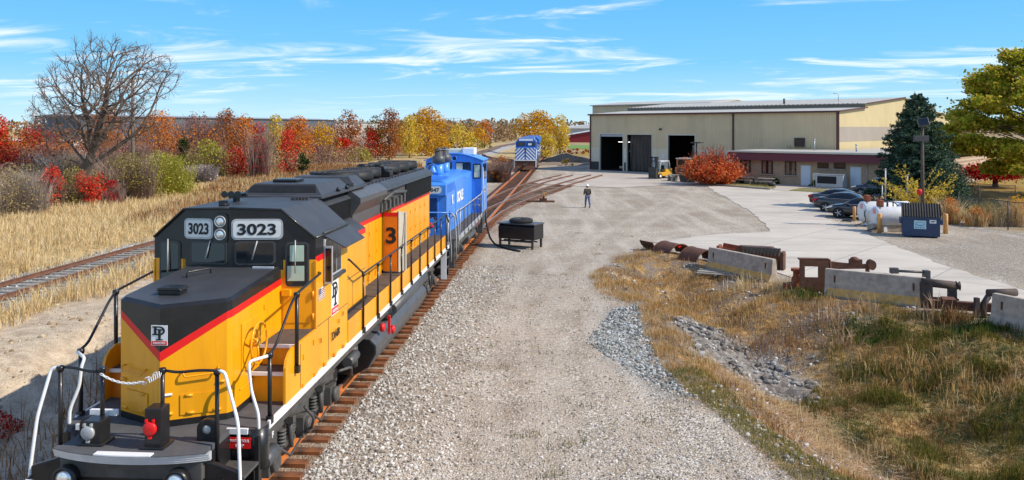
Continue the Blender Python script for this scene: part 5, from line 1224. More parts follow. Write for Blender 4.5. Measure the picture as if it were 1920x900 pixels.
# ================================================================ far blue and white road locomotives
WHT = mat('stripe_white', (0.75, 0.77, 0.78), 0.5)
def road_loco(y, x, lab, yaw, nosed=True):
    T = thing('road_locomotive', lab, 'locomotive', (x, y, 0.15), yaw, 'blue and white road locomotives')
    b = M['far_blue']
    mb = MB(); mb.box(-1.5, 1.5, 0.3, 21.0, 1.05, 1.5); mb.build('frame', M['under'], T)
    mb = MB(); mb.prism([(-1.5, 0.35), (1.5, 0.35), (1.55, 1.35), (-1.55, 1.35)], 'y', -0.05, 0.2); mb.prism([(0, 0.2), (-0.3, 0.15), (0, 0.8)], 'x', -1.4, 1.4); mb.build('pilot', M['rust'], T)
    mb = MB(); mb.box(-1.58, 1.58, -0.12, 0.1, 1.42, 1.56); mb.build('front_sill', WHT, T)
    for s_ in (-1, 1):
        mb = MB(); mb.box(s_*1.46, s_*1.6, -0.1, 0.0, 0.5, 1.45); mb.build('step_edge', WHT, T)
    # broad nose
    mb = MB(); mb.prism([(-1.45, 1.5), (1.45, 1.5), (1.45, 3.15), (1.1, 3.3), (-1.1, 3.3), (-1.45, 3.15)], 'y', 0.25, 2.3); no_ = mb.build('nose', b, T, bevel=0.06)
    for k in range(6):
        z = 0.95+0.50*k
        for s_ in (-1, 1):
            def cl_(p): return p
            pts = [(s_*0.10, z+1.05), (s_*0.10, z+0.80), (s_*1.42, z-0.50), (s_*1.42, z-0.25)]
            lo, hi = 1.55, 3.2
            # clip the stripe to the nose front
            P = pts
            def clip(P, f):
                o = []
                for i in range(len(P)):
                    a, c = P[i], P[(i+1) % len(P)]; fa, fc = f(a), f(c)
                    if fa >= 0: o.append(a)
                    if fa*fc < 0: t = fa/(fa-fc); o.append((a[0]+(c[0]-a[0])*t, a[1]+(c[1]-a[1])*t))
                return o
            P = clip(clip(P, lambda p: p[1]-lo), lambda p: hi-p[1])
            if len(P) > 2:
                m2 = MB(); m2.prism(P, 'y', 0.205, 0.215); m2.build('chevron_stripe', WHT, no_)
    mb = MB(); mb.box(-0.1, 0.1, 0.2, 0.24, 2.7, 3.1); mb.build('nose_emblem', M['ink'], no_)
    mb = MB(); mb.prism([(-1.5, 1.5), (1.5, 1.5), (1.5, 4.05), (1.05, 4.6), (-1.05, 4.6), (-1.5, 4.05)], 'y', 2.3, 5.0); cb_ = mb.build('cab', b, T, bevel=0.04)
    mb = MB(); mb.prism([(-1.52, 4.06), (1.52, 4.06), (1.08, 4.64), (-1.08, 4.64)], 'y', 4.9, 5.05); mb.box(-1.0, 1.0, 2.26, 2.3, 4.2, 4.5); mb.build('cab_trim', WHT, cb_)
    for (a, c) in ((-1.25, -0.15), (0.15, 1.25)):
        mb = MB(); mb.box(a, c, 2.27, 2.3, 3.45, 4.0); w_ = mb.build('front_window', M['rubber'], cb_); mb = MB(); mb.box(a+0.06, c-0.06, 2.255, 2.27, 3.5, 3.95); mb.build('pane', M['glass'], w_)
    mb = MB(); mb.box(0.3, 0.8, 2.24, 2.256, 3.55, 3.85); mb.build('sun_visor', WHT, cb_)
    for s_ in (-1, 1):
        mb = MB(); mb.box(s_*1.5, s_*1.52, 2.9, 4.4, 3.3, 4.0); mb.build('side_window', M['glass'], cb_)
        for k in range(4):
            mb = MB(); mb.prism([(0.6+0.5*k, 1.6), (0.85+0.5*k, 1.6), (2.0+0.5*k, 3.0), (1.75+0.5*k, 3.0)], 'x', s_*1.5, s_*1.515); mb.build('side_stripe', WHT, cb_)
    mb = MB(); mb.box(-1.0, 1.0, 5.0, 20.0, 1.5, 4.3); mb.build('long_hood', b, T)
    mb = MB(); mb.prism([(-1.5, 3.7), (1.5, 3.7), (1.5, 4.3), (1.1, 4.6), (-1.1, 4.6), (-1.5, 4.3)], 'y', 13.0, 20.4); mb.build('radiator_wings', b, T)
    mb = MB(); mb.box(-0.9, 0.9, 7.0, 11.0, 4.3, 4.7); mb.build('roof_hatch', b, T)
    for s_ in (-1, 1): rail_tube(T, [(s_*1.5, 5.2, 2.6), (s_*1.5, 20.6, 2.6)], WHT, 0.04, 0.1)
    mb = MB(); mb.box(-1.3, 1.3, 7.5, 13.5, 0.4, 1.1); mb.build('fuel_tank', M['under'], T)
    coupler(T, 0.1, -1, M['under'])
    truck(T, 0, (2.4, 4.3, 6.2), M['under'], M['rail_brown']); truck(T, 0, (14.8, 16.7, 18.6), M['under'], M['rail_brown'])
    return T
M['far_blue'] = mat('road_blue', (0.03, 0.13, 0.42), 0.45, var=0.15)
road_loco(113, mainx(113), 'blue road locomotive with white chevron stripes on its nose, facing the yard', YAW)
road_loco(135.5, mainx(135.5)-0.25, 'second blue road locomotive, coupled behind the one with the chevron nose', YAW+0.02)
# ================================================================ metal workshop
BX, BY = 11.7, 119.0
BANG = math.atan2(-0.669, 0.743)
def ribbed(name, col, scale=3.0, stain=None, amt=0.3, axis=0, depth=0.35):
    """sheet metal with vertical ribs running along z (or along the slope)"""
    m = mat(name, col, 0.55, var=0.05, scale=0.6, stain=stain, stain_amt=amt, stain_scale=0.5, streak=True)
    t = m.node_tree; b = t.nodes['Principled BSDF']
    tcn = N(t, 'ShaderNodeTexCoord'); wv = N(t, 'ShaderNodeTexWave'); wv.bands_direction = 'X' if axis == 0 else 'Y'; wv.inputs['Scale'].default_value = scale; wv.inputs['Distortion'].default_value = 0
    t.links.new(tcn.outputs['Object'], wv.inputs['Vector'])
    rp = N(t, 'ShaderNodeMapRange'); rp.inputs[1].default_value = 0.75; rp.inputs[2].default_value = 0.95; t.links.new(wv.outputs[0], rp.inputs[0])
    bp = N(t, 'ShaderNodeBump'); bp.inputs['Strength'].default_value = depth; bp.inputs['Distance'].default_value = 0.05
    t.links.new(rp.outputs[0], bp.inputs['Height']); t.links.new(bp.outputs[0], b.inputs['Normal'])
    src = b.inputs['Base Color'].links[0].from_socket; r3 = N(t, 'ShaderNodeMapRange'); r3.inputs[3].default_value = 1.0; r3.inputs[4].default_value = 0.84; t.links.new(rp.outputs[0], r3.inputs[0])
    mm = N(t, 'ShaderNodeMix', data_type='RGBA', blend_type='MULTIPLY'); mm.inputs['Factor'].default_value = 1; t.links.new(src, mm.inputs['A']); t.links.new(r3.outputs[0], mm.inputs['B']); t.links.new(mm.outputs['Result'], b.inputs['Base Color'])
    return m
tan_x = ribbed('tan_siding_lifted', (0.70, 0.54, 0.325), 1.6, (0.36, 0.30, 0.18), 0.35, 0, 0.7)  # front sheets coloured lighter than the end wall to offset their shade
tan_y = ribbed('tan_siding_end', (0.60, 0.485, 0.26), 1.6, (0.42, 0.35, 0.19), 0.3, 1, 0.7)
tan_lo = ribbed('pale_siding', (0.74, 0.63, 0.46), 1.6, (0.4, 0.34, 0.22), 0.3, 0, 0.5)
grey_y = ribbed('grey_band', (0.36, 0.31, 0.25), 1.6, None, 0, 1, 0.5)
roofm = ribbed('roof_sheet', (0.50, 0.47, 0.40), 1.0, (0.36, 0.32, 0.26), 0.4, 0, 1.0)
trim = mat('maroon_trim', (0.09, 0.035, 0.028), 0.6)
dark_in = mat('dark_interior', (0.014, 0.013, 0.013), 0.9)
Wk = thing('workshop', 'big tan metal workshop with three tall open doors and a pale ribbed roof', 'building', (BX, BY, 0), BANG)
LEN, HE = 36.2, 8.15
doors = [(1.7, 5.74, 5.3), (6.44, 10.57, 5.25), (13.2, 17.3, 5.2)]
PD = (10.85, 11.7, 2.15)
# front wall with openings
xs = [0]+[q for d_ in doors[:2] for q in d_[:2]]+[PD[0], PD[1]]+list(doors[2][:2])+[LEN]
mb = MB()
def piece(x0, x1, z0, z1, m_=0): mb.box(x0, x1, 0.0, 0.2, z0, z1, m_)
ops = {(d_[0], d_[1]): d_[2] for d_ in doors}; ops[(PD[0], PD[1])] = PD[2]
xs = sorted(set(round(q, 4) for q in xs))
ZL = 3.3
for a, c in zip(xs[:-1], xs[1:]):
    top = None
    for (p, q), h_ in ops.items():
        if abs(a-p) < 1e-3: top = h_
    if top is None:
        if a < 20:
            e = min(c, 22.86)
            piece(a, e, 0.0, ZL, 1); piece(a, e, ZL, HE)
            if c > 22.86: piece(22.86, c, 0, HE)
        else: piece(a, c, 0, HE)
    else: piece(a, c, top, HE) if top > ZL else (piece(a, c, top, ZL, 1), piece(a, c, ZL, HE))
# seam between lower and upper sheets; door frames
fw = mb.build('front_wall', [tan_x, tan_lo], Wk)
for (a, c, h_) in doors:
    d_ = MB(); d_.box(a-0.14, a, -0.06, 0.26, 0, h_+0.14); d_.box(c, c+0.14, -0.06, 0.26, 0, h_+0.14); d_.box(a, c, -0.06, 0.26, h_, h_+0.14); d_.build('door_frame', M['cream'], Wk)
for (a, c) in ((0.03, 1.5), (5.95, 6.28)):
    d_ = MB(); d_.box(a, c, -0.03, -0.002, 0.05, 1.25); d_.build('kick_panel', M['dark_metal'], Wk)
d_ = MB(); d_.box(PD[0]+0.04, PD[1]-0.04, 0.02, 0.1, 0.02, 2.08); pd_ = d_.build('entry_door', mat('door_slate_blue', (0.20, 0.28, 0.36), 0.5), Wk); d_ = MB(); d_.box(PD[0]+0.22, PD[1]-0.22, 0.006, 0.02, 1.45, 1.62); d_.build('door_sign', WH, pd_)
d_ = MB(); d_.box(PD[0]+0.1, PD[0]+0.18, -0.05, 0.02, 1.0, 1.06); d_.build('handle', M['galv'], pd_)
for x, z in ((0.95, 2.1), (6.1, 1.95), (12.4, 2.35), (12.4, 2.12)):
    d_ = MB(); d_.box(x-0.22 if x > 10 else x-0.12, x+0.22 if x > 10 else x+0.12, -0.02, -0.003, z-0.1, z+0.2); d_.build('wall_sign', WH, Wk)
    d_ = MB(); d_.box(x-0.09, x+0.09, -0.026, -0.021, z+0.0, z+0.03); d_.box(x-0.09, x+0.09, -0.026, -0.021, z+0.07, z+0.1); d_.build('sign_lines', M['galv'], Wk)
d_ = MB(); d_.box(11.85, 12.2, -0.25, 0.0, 5.95, 6.15); d_.ell((12.02, -0.2, 6.0), (0.2, 0.16, 0.13)); d_.build('wall_lamp', M['dark_metal'], Wk)
# other walls
mb = MB(); HS, ZS, ZU, HR, ZRG = 9.5, 8.75, 9.25, 25.3, 10.45
pr = [(0.2, 0), (50.4, 0), (50.4, HE), (50.6-HS, ZS), (50.6-HS, ZU), (HR, ZRG), (HS, ZU), (HS, ZS), (0.2, HE)]
mb.prism(pr, 'x', LEN-0.2, LEN, 0); ew = mb.build('end_wall', tan_y, Wk)
mb = MB(); mb.box(LEN, LEN+0.02, 0.25, 30, 4.55, 6.35); mb.build('grey_band', grey_y, Wk)
mb = MB(); mb.prism(pr, 'x', 0, 0.2, 0); mb.build('far_end_wall', tan_y, Wk)
mb = MB(); mb.box(0, LEN, 50.4, 50.6, 0, HE); mb.build('back_wall', tan_x, Wk)
# roofs as thick sheets
def slope(x0, x1, y0, z0, y1, z1, name, th=0.12):
    m_ = MB(); m_.prism([(y0, z0), (y1, z1), (y1, z1+th), (y0, z0+th)], 'x', x0, x1); return m_.build(name, roofm, Wk)
slope(-0.25, 22.9, -0.35, HE-0.02, HS, ZS, 'lower_roof'); slope(23.0, LEN+0.3, -0.35, HE-0.04, HS, ZS-0.02, 'lower_roof')
slope(0.3, LEN+0.3, HS-0.3, ZU-0.02, HR, ZRG, 'upper_roof'); slope(0.3, LEN+0.3, HR, ZRG, 50.9-HS, ZU-0.02, 'upper_roof'); slope(-0.2, LEN+0.3, 50.6-HS, ZS, 50.9, HE-0.02, 'lower_roof')
mb = MB(); mb.box(0.3, LEN-0.01, HS, HS+0.15, ZS, ZU); mb.build('clerestory_wall', mat('clerestory_grey', (0.22, 0.2, 0.17), 0.6), Wk)
mb = MB(); mb.box(-0.28, LEN+0.32, -0.42, -0.3, HE-0.1, HE+0.12); mb.build('eave_gutter', trim, Wk)
mb = MB(); mb.prism([(-0.3, HE-0.02), (HS, ZS), (HS, ZS+0.16), (-0.3, HE+0.14)], 'x', LEN+0.3, LEN+0.38); mb.prism([(HS-0.3, ZU-0.02), (HR, ZRG), (HR, ZRG+0.16), (HS-0.3, ZU+0.14)], 'x', LEN+0.3, LEN+0.38); mb.build('rake_trim', trim, Wk)
for i in range(62):
    pass
mb = MB(); mb.box(0.4, LEN, HS-0.30, HS-0.26, ZU+0.0, ZU+0.06)
for i in range(59): mb.box(0.5+0.6*i, 0.62+0.6*i, HS-0.36, HS-0.28, ZU+0.02, ZU+0.14)
mb.build('roof_rib_ends', trim, Wk)
for x in (0.0, 22.86, LEN-0.05):
    mb = MB(); mb.box(x-0.1, x+0.1, -0.12, -0.005, 0.05, HE-0.1); mb.build('downspout', trim, Wk)
mb = MB(); mb.box(LEN+0.002, LEN+0.12, 0.02, 0.2, 0.05, HE-0.1); mb.build('downspout', trim, Wk)
mb = MB(); mb.tube([(24.5, 12, 9.3), (24.5, 12, 10.3)], 0.14, 10); mb.build('vent_pipe', M['dark_metal'], Wk)
mb = MB(); mb.tube([(30.5, 16, 9.8), (30.5, 16, 10.9), (30.0, 15.5, 11.0)], 0.05, 6); mb.build('roof_mast', M['galv'], Wk)
# window fan with rust streaks below
rusty = mat('rust_stain', (0.42, 0.26, 0.10), 0.8, var=0.3, stain=(0.5, 0.42, 0.25), stain_amt=0.8, stain_scale=2, streak=True)
mb = MB(); mb.box(31.0, 32.25, -0.22, -0.003, 3.95, 5.0); vf = mb.build('wall_fan', M['dark_metal'], Wk)
mb = MB()
for i in range(6): mb.box(31.1, 32.15, -0.26, -0.22, 4.05+0.15*i, 4.12+0.15*i)
mb.build('fan_louvre', M['rust'], vf)
for k in range(16):
    rs_ = random.Random(k); x = 30.0+0.19*k; z1_ = 3.75+rs_.uniform(0, 0.45)
    mb = MB(); mb.prism([(x, 3.7), (x+0.12, 3.7), (x+0.08, z1_), (x+0.03, z1_)], 'y', -0.012, -0.006); mb.build('rust_streak', rusty, vf)
# the dim inside
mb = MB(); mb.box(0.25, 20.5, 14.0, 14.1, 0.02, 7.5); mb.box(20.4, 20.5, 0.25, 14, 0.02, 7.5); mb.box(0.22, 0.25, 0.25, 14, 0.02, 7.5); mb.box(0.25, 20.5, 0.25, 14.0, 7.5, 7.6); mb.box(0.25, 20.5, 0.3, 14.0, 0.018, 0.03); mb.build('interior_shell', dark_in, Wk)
# strip lights, pipes and work bench glimpsed through the left door
lampm = bpy.data.materials.new('strip_light'); lampm.use_nodes = True; lampm.node_tree.nodes['Principled BSDF'].inputs['Emission Color'].default_value = (1, 0.97, 0.9, 1); lampm.node_tree.nodes['Principled BSDF'].inputs['Emission Strength'].default_value = 1.2
mb = MB(); mb.box(2.2, 5.6, 4.0, 4.1, 4.05, 4.16); mb.build('strip_light', lampm, Wk)
mb = MB(); mb.box(2.5, 2.62, 5.0, 5.1, 1.5, 3.9); mb.box(4.8, 5.7, 3.0, 3.1, 2.75, 2.85); mb.build('pipe', WH, Wk)
mb = MB(); mb.box(4.3, 5.1, 1.2, 1.6, 0.3, 0.62); mb.build('crate', M['wood'], Wk)
mb = MB(); mb.box(1.72, 5.7, 0.1, 0.2, 4.95, 5.28); mb.build('rolled_door', M['galv'], Wk)
# hanging plastic curtain in the middle door
cu = MB(); n = 46; a, c = 6.46, 10.55; top = []
for j in range(13):
    for i in range(n+1):
        t = i/n; f = j/12; sag = 0.10*math.sin(t*46+2.2*math.sin(f*2.5)+(1-f)*7*(1-t)**2)+0.05*math.sin(t*97+f*3)
        cu.v.append((a+(c-a)*t, 0.75+sag+0.5*(1-f)*t*(1-t), 0.05+5.15*f))
for j in range(12):
    for i in range(n): cu.f.append([j*(n+1)+i, j*(n+1)+i+1, (j+1)*(n+1)+i+1, (j+1)*(n+1)+i]); cu.m.append(0); cu.sm.append(True)
cu.build('door_curtain', mat('curtain_plastic', (0.055, 0.05, 0.046), 0.3, var=0.3), Wk, recalc=False)
# back wing on the far side
mb = MB(); mb.prism([(22, 0), (40, 0), (40, 10.2), (31, 10.9), (22, 10.25)], 'x', -15.8, 8, 0); wg = mb.build('rear_wing', tan_x, Wk)
mb = MB(); mb.prism([(21.6, 10.2), (31, 10.95), (40.4, 10.2), (40.4, 10.35), (31, 11.1), (21.6, 10.35)], 'x', -16.1, 8.2); mb.build('rear_wing_roof', roofm, Wk)

# ================================================================ brick office
def brick_mat():
    m = mat('buff_block', (0.30, 0.205, 0.135), 0.9, var=0.1, scale=2)
    t = m.node_tree; b = t.nodes['Principled BSDF']; tcn = N(t, 'ShaderNodeTexCoord'); mp = N(t, 'ShaderNodeMapping'); mp.inputs['Rotation'].default_value = (R(90), 0, 0)
    t.links.new(tcn.outputs['Object'], mp.inputs[0]); br = N(t, 'ShaderNodeTexBrick'); br.inputs['Scale'].default_value = 1; br.inputs['Brick Width'].default_value = 0.4; br.inputs['Row Height'].default_value = 0.2; br.inputs['Mortar Size'].default_value = 0.012
    br.inputs['Color1'].default_value = (0.42, 0.28, 0.175, 1); br.inputs['Color2'].default_value = (0.33, 0.225, 0.15, 1); br.inputs['Mortar'].default_value = (0.48, 0.38, 0.29, 1)
    t.links.new(mp.outputs[0], br.inputs['Vector']); t.links.new(br.outputs[0], b.inputs['Base Color']); return m
bm_ = brick_mat()
OX0, OX1, OY0, OY1, OZ = 28.4, 49.0, -11.1, -0.6, 3.0
Of = thing('brick_office', 'low buff block office with a deep maroon roof fascia and pale doors', 'building', (BX+0.743*OX0+0.669*OY0, BY-0.669*OX0+0.743*OY0, 0), BANG)
def oface(u): t = (u-960)/1500; bx = BX+0.669*OY0; by = BY+0.743*OY0; return (by*t-bx)/(0.743+0.669*t)-OX0
def oz(u, v):
    l = oface(u)+OX0; y = BY+0.743*OY0-0.669*l; return CAMZ-(v-240)*y/1500
W_ = OX1-OX0; D_ = OY1-OY0
holes = []
for (u0, u1, v0, v1, kd) in ((1389, 1407, 299, 322.6, 'w'), (1429, 1448.6, 301, 325, 'w'), (1472.5, 1492.5, 302, 327.5, 'w'), (1503, 1519, 309.8, 345, 'd'), (1533.5, 1553, 306, 315, 'w'), (1564, 1584.6, 306, 316, 'w'), (1595.6, 1613.6, 313.5, 351, 'd')):
    z0, z1 = oz((u0+u1)/2, v1), oz((u0+u1)/2, v0)
    if kd == 'd': z0 = 0.03; z1 = 2.12
    holes.append((oface(u0), oface(u1), max(z0, 0.03), min(z1, 2.55), kd))
mb = MB(); mb.box(0, W_, 0.0, D_, 0, OZ); mb.box(LEN-OX0+0.4, W_, D_, D_+14, 0, OZ); ow = mb.build('block_wall', bm_, Of)
mb = MB(); mb.prism([(-0.75, 2.62), (-0.02, 2.62), (-0.02, 3.5), (-0.35, 3.5)], 'x', -0.5, W_+0.5); mb.build('fascia', mat('maroon_fascia', (0.15, 0.028, 0.03), 0.6, var=0.12), Of)
mb = MB(); mb.box(-0.55, W_+0.55, -0.4, D_-0.05, 3.5, 3.62); mb.box(LEN-OX0+0.5, W_+0.5, D_-0.05, D_+14, 3.5, 3.62); mb.build('flat_roof', mat('roof_gravel', (0.42, 0.39, 0.34), 0.9, var=0.15), Of)
mb = MB(); mb.box(-0.56, W_+0.56, -0.5, -0.38, 3.46, 3.66); mb.build('roof_edge', M['cream'], Of)
for k in range(4):
    pass
blue_door = mat('pale_blue_door', (0.56, 0.64, 0.72), 0.5, var=0.04)
curtain_m = mat('window_curtain', (0.24, 0.15, 0.10), 0.8, var=0.4)
for (x0, x1, z0, z1, kd) in holes:
    if kd == 'd':
        mb = MB(); mb.box(x0-0.08, x1+0.08, -0.03, -0.003, 0.02, z1+0.08); f_ = mb.build('door_frame', M['cream'], Of)
        mb = MB(); mb.box(x0, x1, -0.06, -0.03, 0.03, z1); dd_ = mb.build('door', blue_door, f_); 
        if x0 > 15: mb = MB(); mb.box(x1-0.2, x1-0.1, -0.11, -0.06, 1.0, 1.05); mb.build('handle', M['galv'], f_)
    else:
        mb = MB(); mb.box(x0-0.05, x1+0.05, -0.04, -0.003, z0-0.05, z1+0.05); f_ = mb.build('window', M['dark_metal'], Of)
        mb = MB(); mb.box(x0, x1, -0.05, -0.04, z0, z1); mb.build('pane', M['glass'], f_)
        mb = MB(); mb.box(x0-0.12, x1+0.12, -0.12, -0.003, z0-0.16, z0-0.06); mb.build('sill', M['concrete'], f_)
        if z1-z0 > 0.8:
            for q in (0.1, 0.62):
                mb = MB(); mb.box(x0+(x1-x0)*q, x0+(x1-x0)*(q+0.28), -0.054, -0.05, z0+0.03, z1-0.03); mb.build('curtain', curtain_m, f_)
for x, y, h_ in ((6.8, 6.5, 1.2), (12.0, 5.0, 0.7), (17.5, 4.5, 0.75), (19.2, 8.0, 0.9)):
    mb = MB(); mb.tube([(x, y, 3.6), (x, y, 3.6+h_)], 0.08, 8); mb.lathe([(0.13, 3.6+h_), (0.13, 3.6+h_+0.12)], (x, y, 0), 'z', 10); mb.build('roof_vent', M['galv'], Of)
mb = MB(); mb.tube([(oface(1626), -0.06, 0.1), (oface(1626), -0.06, 2.6)], 0.05, 8); mb.build('downpipe', M['galv'], Of)
def ol(x, y, z=0.0): return Vector((BX+0.743*(OX0+x)+0.669*(OY0+y), BY-0.669*(OX0+x)+0.743*(OY0+y), z))

# ================================================================ buildings far off
steel = ribbed('blue_grey_siding', (0.075, 0.098, 0.125), 0.5, (0.10, 0.12, 0.15), 0.3, 1, 0.5)
Wh = thing('warehouse', 'long low blue-grey metal warehouse beyond the autumn hedgerow', 'building', (-99, 183, 0), 0)
a_ = Vector((-99, 183)); b_ = Vector((-62.5, 282)); dv = (b_-a_); ln = dv.length; Wh.rotation_euler.z = math.atan2(-dv.x, dv.y)
mb = MB(); mb.box(-14, 0, 0, ln, 0, 9.0); mb.build('wall', steel, Wh)
mb = MB(); mb.prism([(-14.5, 9.0), (0.4, 9.0), (-7, 9.5)], 'y', -0.4, ln+0.4); mb.build('roof', mat('warehouse_roof', (0.3, 0.31, 0.33), 0.6), Wh)
mb = MB(); mb.box(0.02, 0.3, 0, ln, 8.75, 9.0); mb.build('eave', M['dark_metal'], Wh)
Ww = thing('white_shed', 'white flat-roofed shed at the far end of the warehouse', 'building', (-64, 290, 0), 0.3)
mb = MB(); mb.box(0, 19, 0, 20, 0, 8.2); mb.build('wall', mat('white_siding', (0.62, 0.61, 0.58), 0.7), Ww); mb = MB(); mb.box(-0.3, 19.3, -0.3, 20.3, 8.2, 8.5); mb.build('roof', M['galv'], Ww)
p = at(1088, 268); Rb = thing('red_barn', 'dark red gabled barn with a pale roof beyond the green field', 'building', (at(1068, 267).x, at(1068, 267).y, 0), -0.05)
mb = MB(); mb.prism([(0, 0), (34, 0), (34, 3.0), (17, 6.0), (0, 3.0)], 'y', 0, 30); mb.build('wall', mat('barn_red', (0.22, 0.015, 0.02), 0.7), Rb)
for s_ in (0, 1):
    mb = MB(); q = [(-1, 3.0), (17, 6.15), (17, 6.4), (-1, 3.25)]; q = q if s_ == 0 else [(34-x_, z_) for x_, z_ in q]; mb.prism(q, 'y', -0.5, 30.5); mb.build('roof', mat('barn_roof', (0.6, 0.6, 0.6), 0.6), Rb)
Hb = thing('farm_building', 'grey farm building with a white roof far behind the red barn', 'building', (22, 420, 0), 0)
mb = MB(); mb.box(0, 40, 0, 30, 0, 6.0); mb.build('wall', M['galv'], Hb); mb = MB(); mb.prism([(-1, 6), (41, 6), (20, 8.2)], 'y', -1, 31); mb.build('roof', mat('white_roof', (0.7, 0.7, 0.7), 0.6), Hb)
T1 = thing('box_trailer', 'white box trailer with an orange side half hidden by red shrubs', 'trailer', (-73, 128, 0), 0.35)
mb = MB(); mb.box(-12, 2.4, 0, 2.5, 1.2, 4.2); mb.build('body', [mat('trailer_orange', (0.62, 0.13, 0.02), 0.6)], T1); mb = MB(); mb.box(2.4, 4.2, 0, 2.5, 1.0, 4.3); mb.build('cab', WH, T1); mb = MB(); mb.box(-12, 2.4, -0.02, 2.52, 4.2, 4.4); mb.build('roof', WH, T1)
for x in (-10.5, -9.3, 3.0):
    mb = MB(); mb.lathe([(0.5, 0), (0.5, 0.3)], (x, 0, 0.5), 'y', 14); mb.build('wheel', M['rubber'], T1)
# ================================================================ vehicles
def car_proto(name, label, loc, rotz, paint, kind='sedan', group=None, cat='car'):
    """x runs from the tail (-) to the nose (+); the origin is on the ground at the middle"""
    T = thing(name, label, cat, loc, rotz, group)
    suv = kind == 'suv'
    Ln, hw = (2.42, 0.92) if not suv else (2.35, 0.94)
    if not suv:
        st = [(-2.42, .52, .78, .80, .62), (-2.30, .34, .95, .96, .80), (-1.95, .28, 1.02, 1.05, .87), (-1.55, .26, 1.02, 1.10, .90), (-0.95, .24, 1.0, 1.38, .91), (-0.45, .24, .98, 1.46, .92), (0.15, .24, .96, 1.46, .92), (0.62, .24, .95, 1.30, .92), (1.22, .25, .94, .985, .90), (1.75, .27, .86, .90, .88), (2.15, .30, .76, .80, .82), (2.38, .36, .64, .66, .66), (2.44, .42, .55, .56, .45)]
    else:
        st = [(-2.36, .50, .95, 1.05, .66), (-2.25, .36, 1.08, 1.45, .82), (-1.9, .32, 1.1, 1.64, .9), (-1.2, .30, 1.08, 1.70, .93), (-0.4, .30, 1.06, 1.71, .94), (0.25, .30, 1.04, 1.66, .94), (0.7, .30, 1.03, 1.42, .93), (1.2, .31, 1.02, 1.10, .91), (1.75, .33, .95, .99, .89), (2.1, .36, .86, .9, .82), (2.34, .44, .7, .74, .62)]
    nb = len(st); rows = []
    for (x, zb, zs, zr, w_) in st:
        tw = w_*(0.74 if zr-zs > 0.15 else 0.9)
        rows.append([(x, -w_*0.9, zb), (x, -w_, zb+0.12), (x, -w_*1.01, (zb+zs)/2+0.04), (x, -w_*0.97, zs-0.03), (x, -w_*0.93, zs), (x, -(tw+0.02), zr-0.05), (x, -tw*0.8, zr), (x, 0, zr+0.02), (x, tw*0.8, zr), (x, tw+0.02, zr-0.05), (x, w_*0.93, zs), (x, w_*0.97, zs-0.03), (x, w_*1.01, (zb+zs)/2+0.04), (x, w_, zb+0.12), (x, w_*0.9, zb)])
    mb = MB(); k = len(rows[0]); mb.v = [p for r_ in rows for p in r_]
    cab0, cab1 = (3, 8) if not suv else (1, 7)
    for i in range(nb-1):
        for j in range(k-1):
            gl = 0
            if cab0 <= i < cab1:
                if j in (4, 9) : gl = 1
                if (st[i+1][3]-st[i][3] > 0.12 or st[i][3]-st[i+1][3] > 0.12) and j in (5, 6, 7, 8): gl = 1
            mb.f.append([i*k+j, i*k+j+1, (i+1)*k+j+1, (i+1)*k+j]); mb.m.append(gl); mb.sm.append(True)
        mb.f.append([i*k+k-1, i*k, (i+1)*k, (i+1)*k+k-1]); mb.m.append(2); mb.sm.append(False)
    mb.f.append(list(range(k))); mb.m.append(0); mb.sm.append(False); mb.f.append([(nb-1)*k+j for j in range(k)]); mb.m.append(0); mb.sm.append(False)
    body = mb.build('body', [paint, M['glass'], M['rubber']], T)
    wr = 0.335 if not suv else 0.37
    for x in ((-1.42, 1.42) if not suv else (-1.35, 1.38)):
        for s_ in (-1, 1):
            mb = MB(); mb.lathe([(wr+0.06, s_*0.80), (wr+0.06, s_*(hw+0.004))], (x, 0, wr), 'x' if False else 'y', 22); mb.build('wheel_arch', M['rubber'], body)
            mb = MB(); mb.lathe([(wr*0.6, s_*0.72), (wr, s_*0.74), (wr, s_*0.92), (wr*0.72, s_*0.935)], (x, 0, wr), 'y', 22); w_ = mb.build('wheel', M['rubber'], T)
            mb = MB(); mb.lathe([(wr*0.72, s_*0.934), (wr*0.66, s_*0.925), (0.05, s_*0.93)], (x, 0, wr), 'y', 18, 0)
            for q in range(5):
                a = q*72; mb.tube([(x, s_*0.945, wr), (x+wr*0.66*math.cos(R(a)), s_*0.94, wr+wr*0.66*math.sin(R(a)))], 0.03, 5)
            mb.build('rim', M['silver'], w_)
    tl = mat('tail_lamp', (0.55, 0.01, 0.015), 0.25) if 'tail_lamp' not in M else M['tail_lamp']; M['tail_lamp'] = tl
    zt_ = 0.86 if not suv else 1.05
    for s_ in (-1, 1):
        mb = MB(); mb.prism([(-Ln+0.30, zt_-0.1), (-Ln+0.02, zt_-0.12), (-Ln+0.05, zt_+0.06), (-Ln+0.42, zt_+0.1)], 'y', s_*hw*0.62, s_*hw*0.965); mb.build('tail_light', tl, T, bevel=0.02)
        mb = MB(); mb.prism([(Ln-0.55, 0.70 if not suv else 0.84), (Ln-0.12, 0.60 if not suv else 0.76), (Ln-0.10, 0.70 if not suv else 0.86), (Ln-0.55, 0.82 if not suv else 0.96)], 'y', s_*hw*0.58, s_*hw*0.93); mb.build('headlight', M['lens'], T, bevel=0.02)
        mb = MB(); mb.ell((0.85 if not suv else 0.95, s_*(hw+0.1), 1.0 if not suv else 1.12), (0.12, 0.1, 0.07), 10, 6); mb.build('mirror', paint, T)
        mb = MB(); 
        zc = (0.985 if not suv else 1.075); mb.tube([(-1.5, s_*hw*0.945, zc+0.04), (0.2, s_*hw*0.945, zc), (1.0, s_*hw*0.935, zc-0.03)], 0.012, 5); mb.build('window_trim', M['silver'], body)
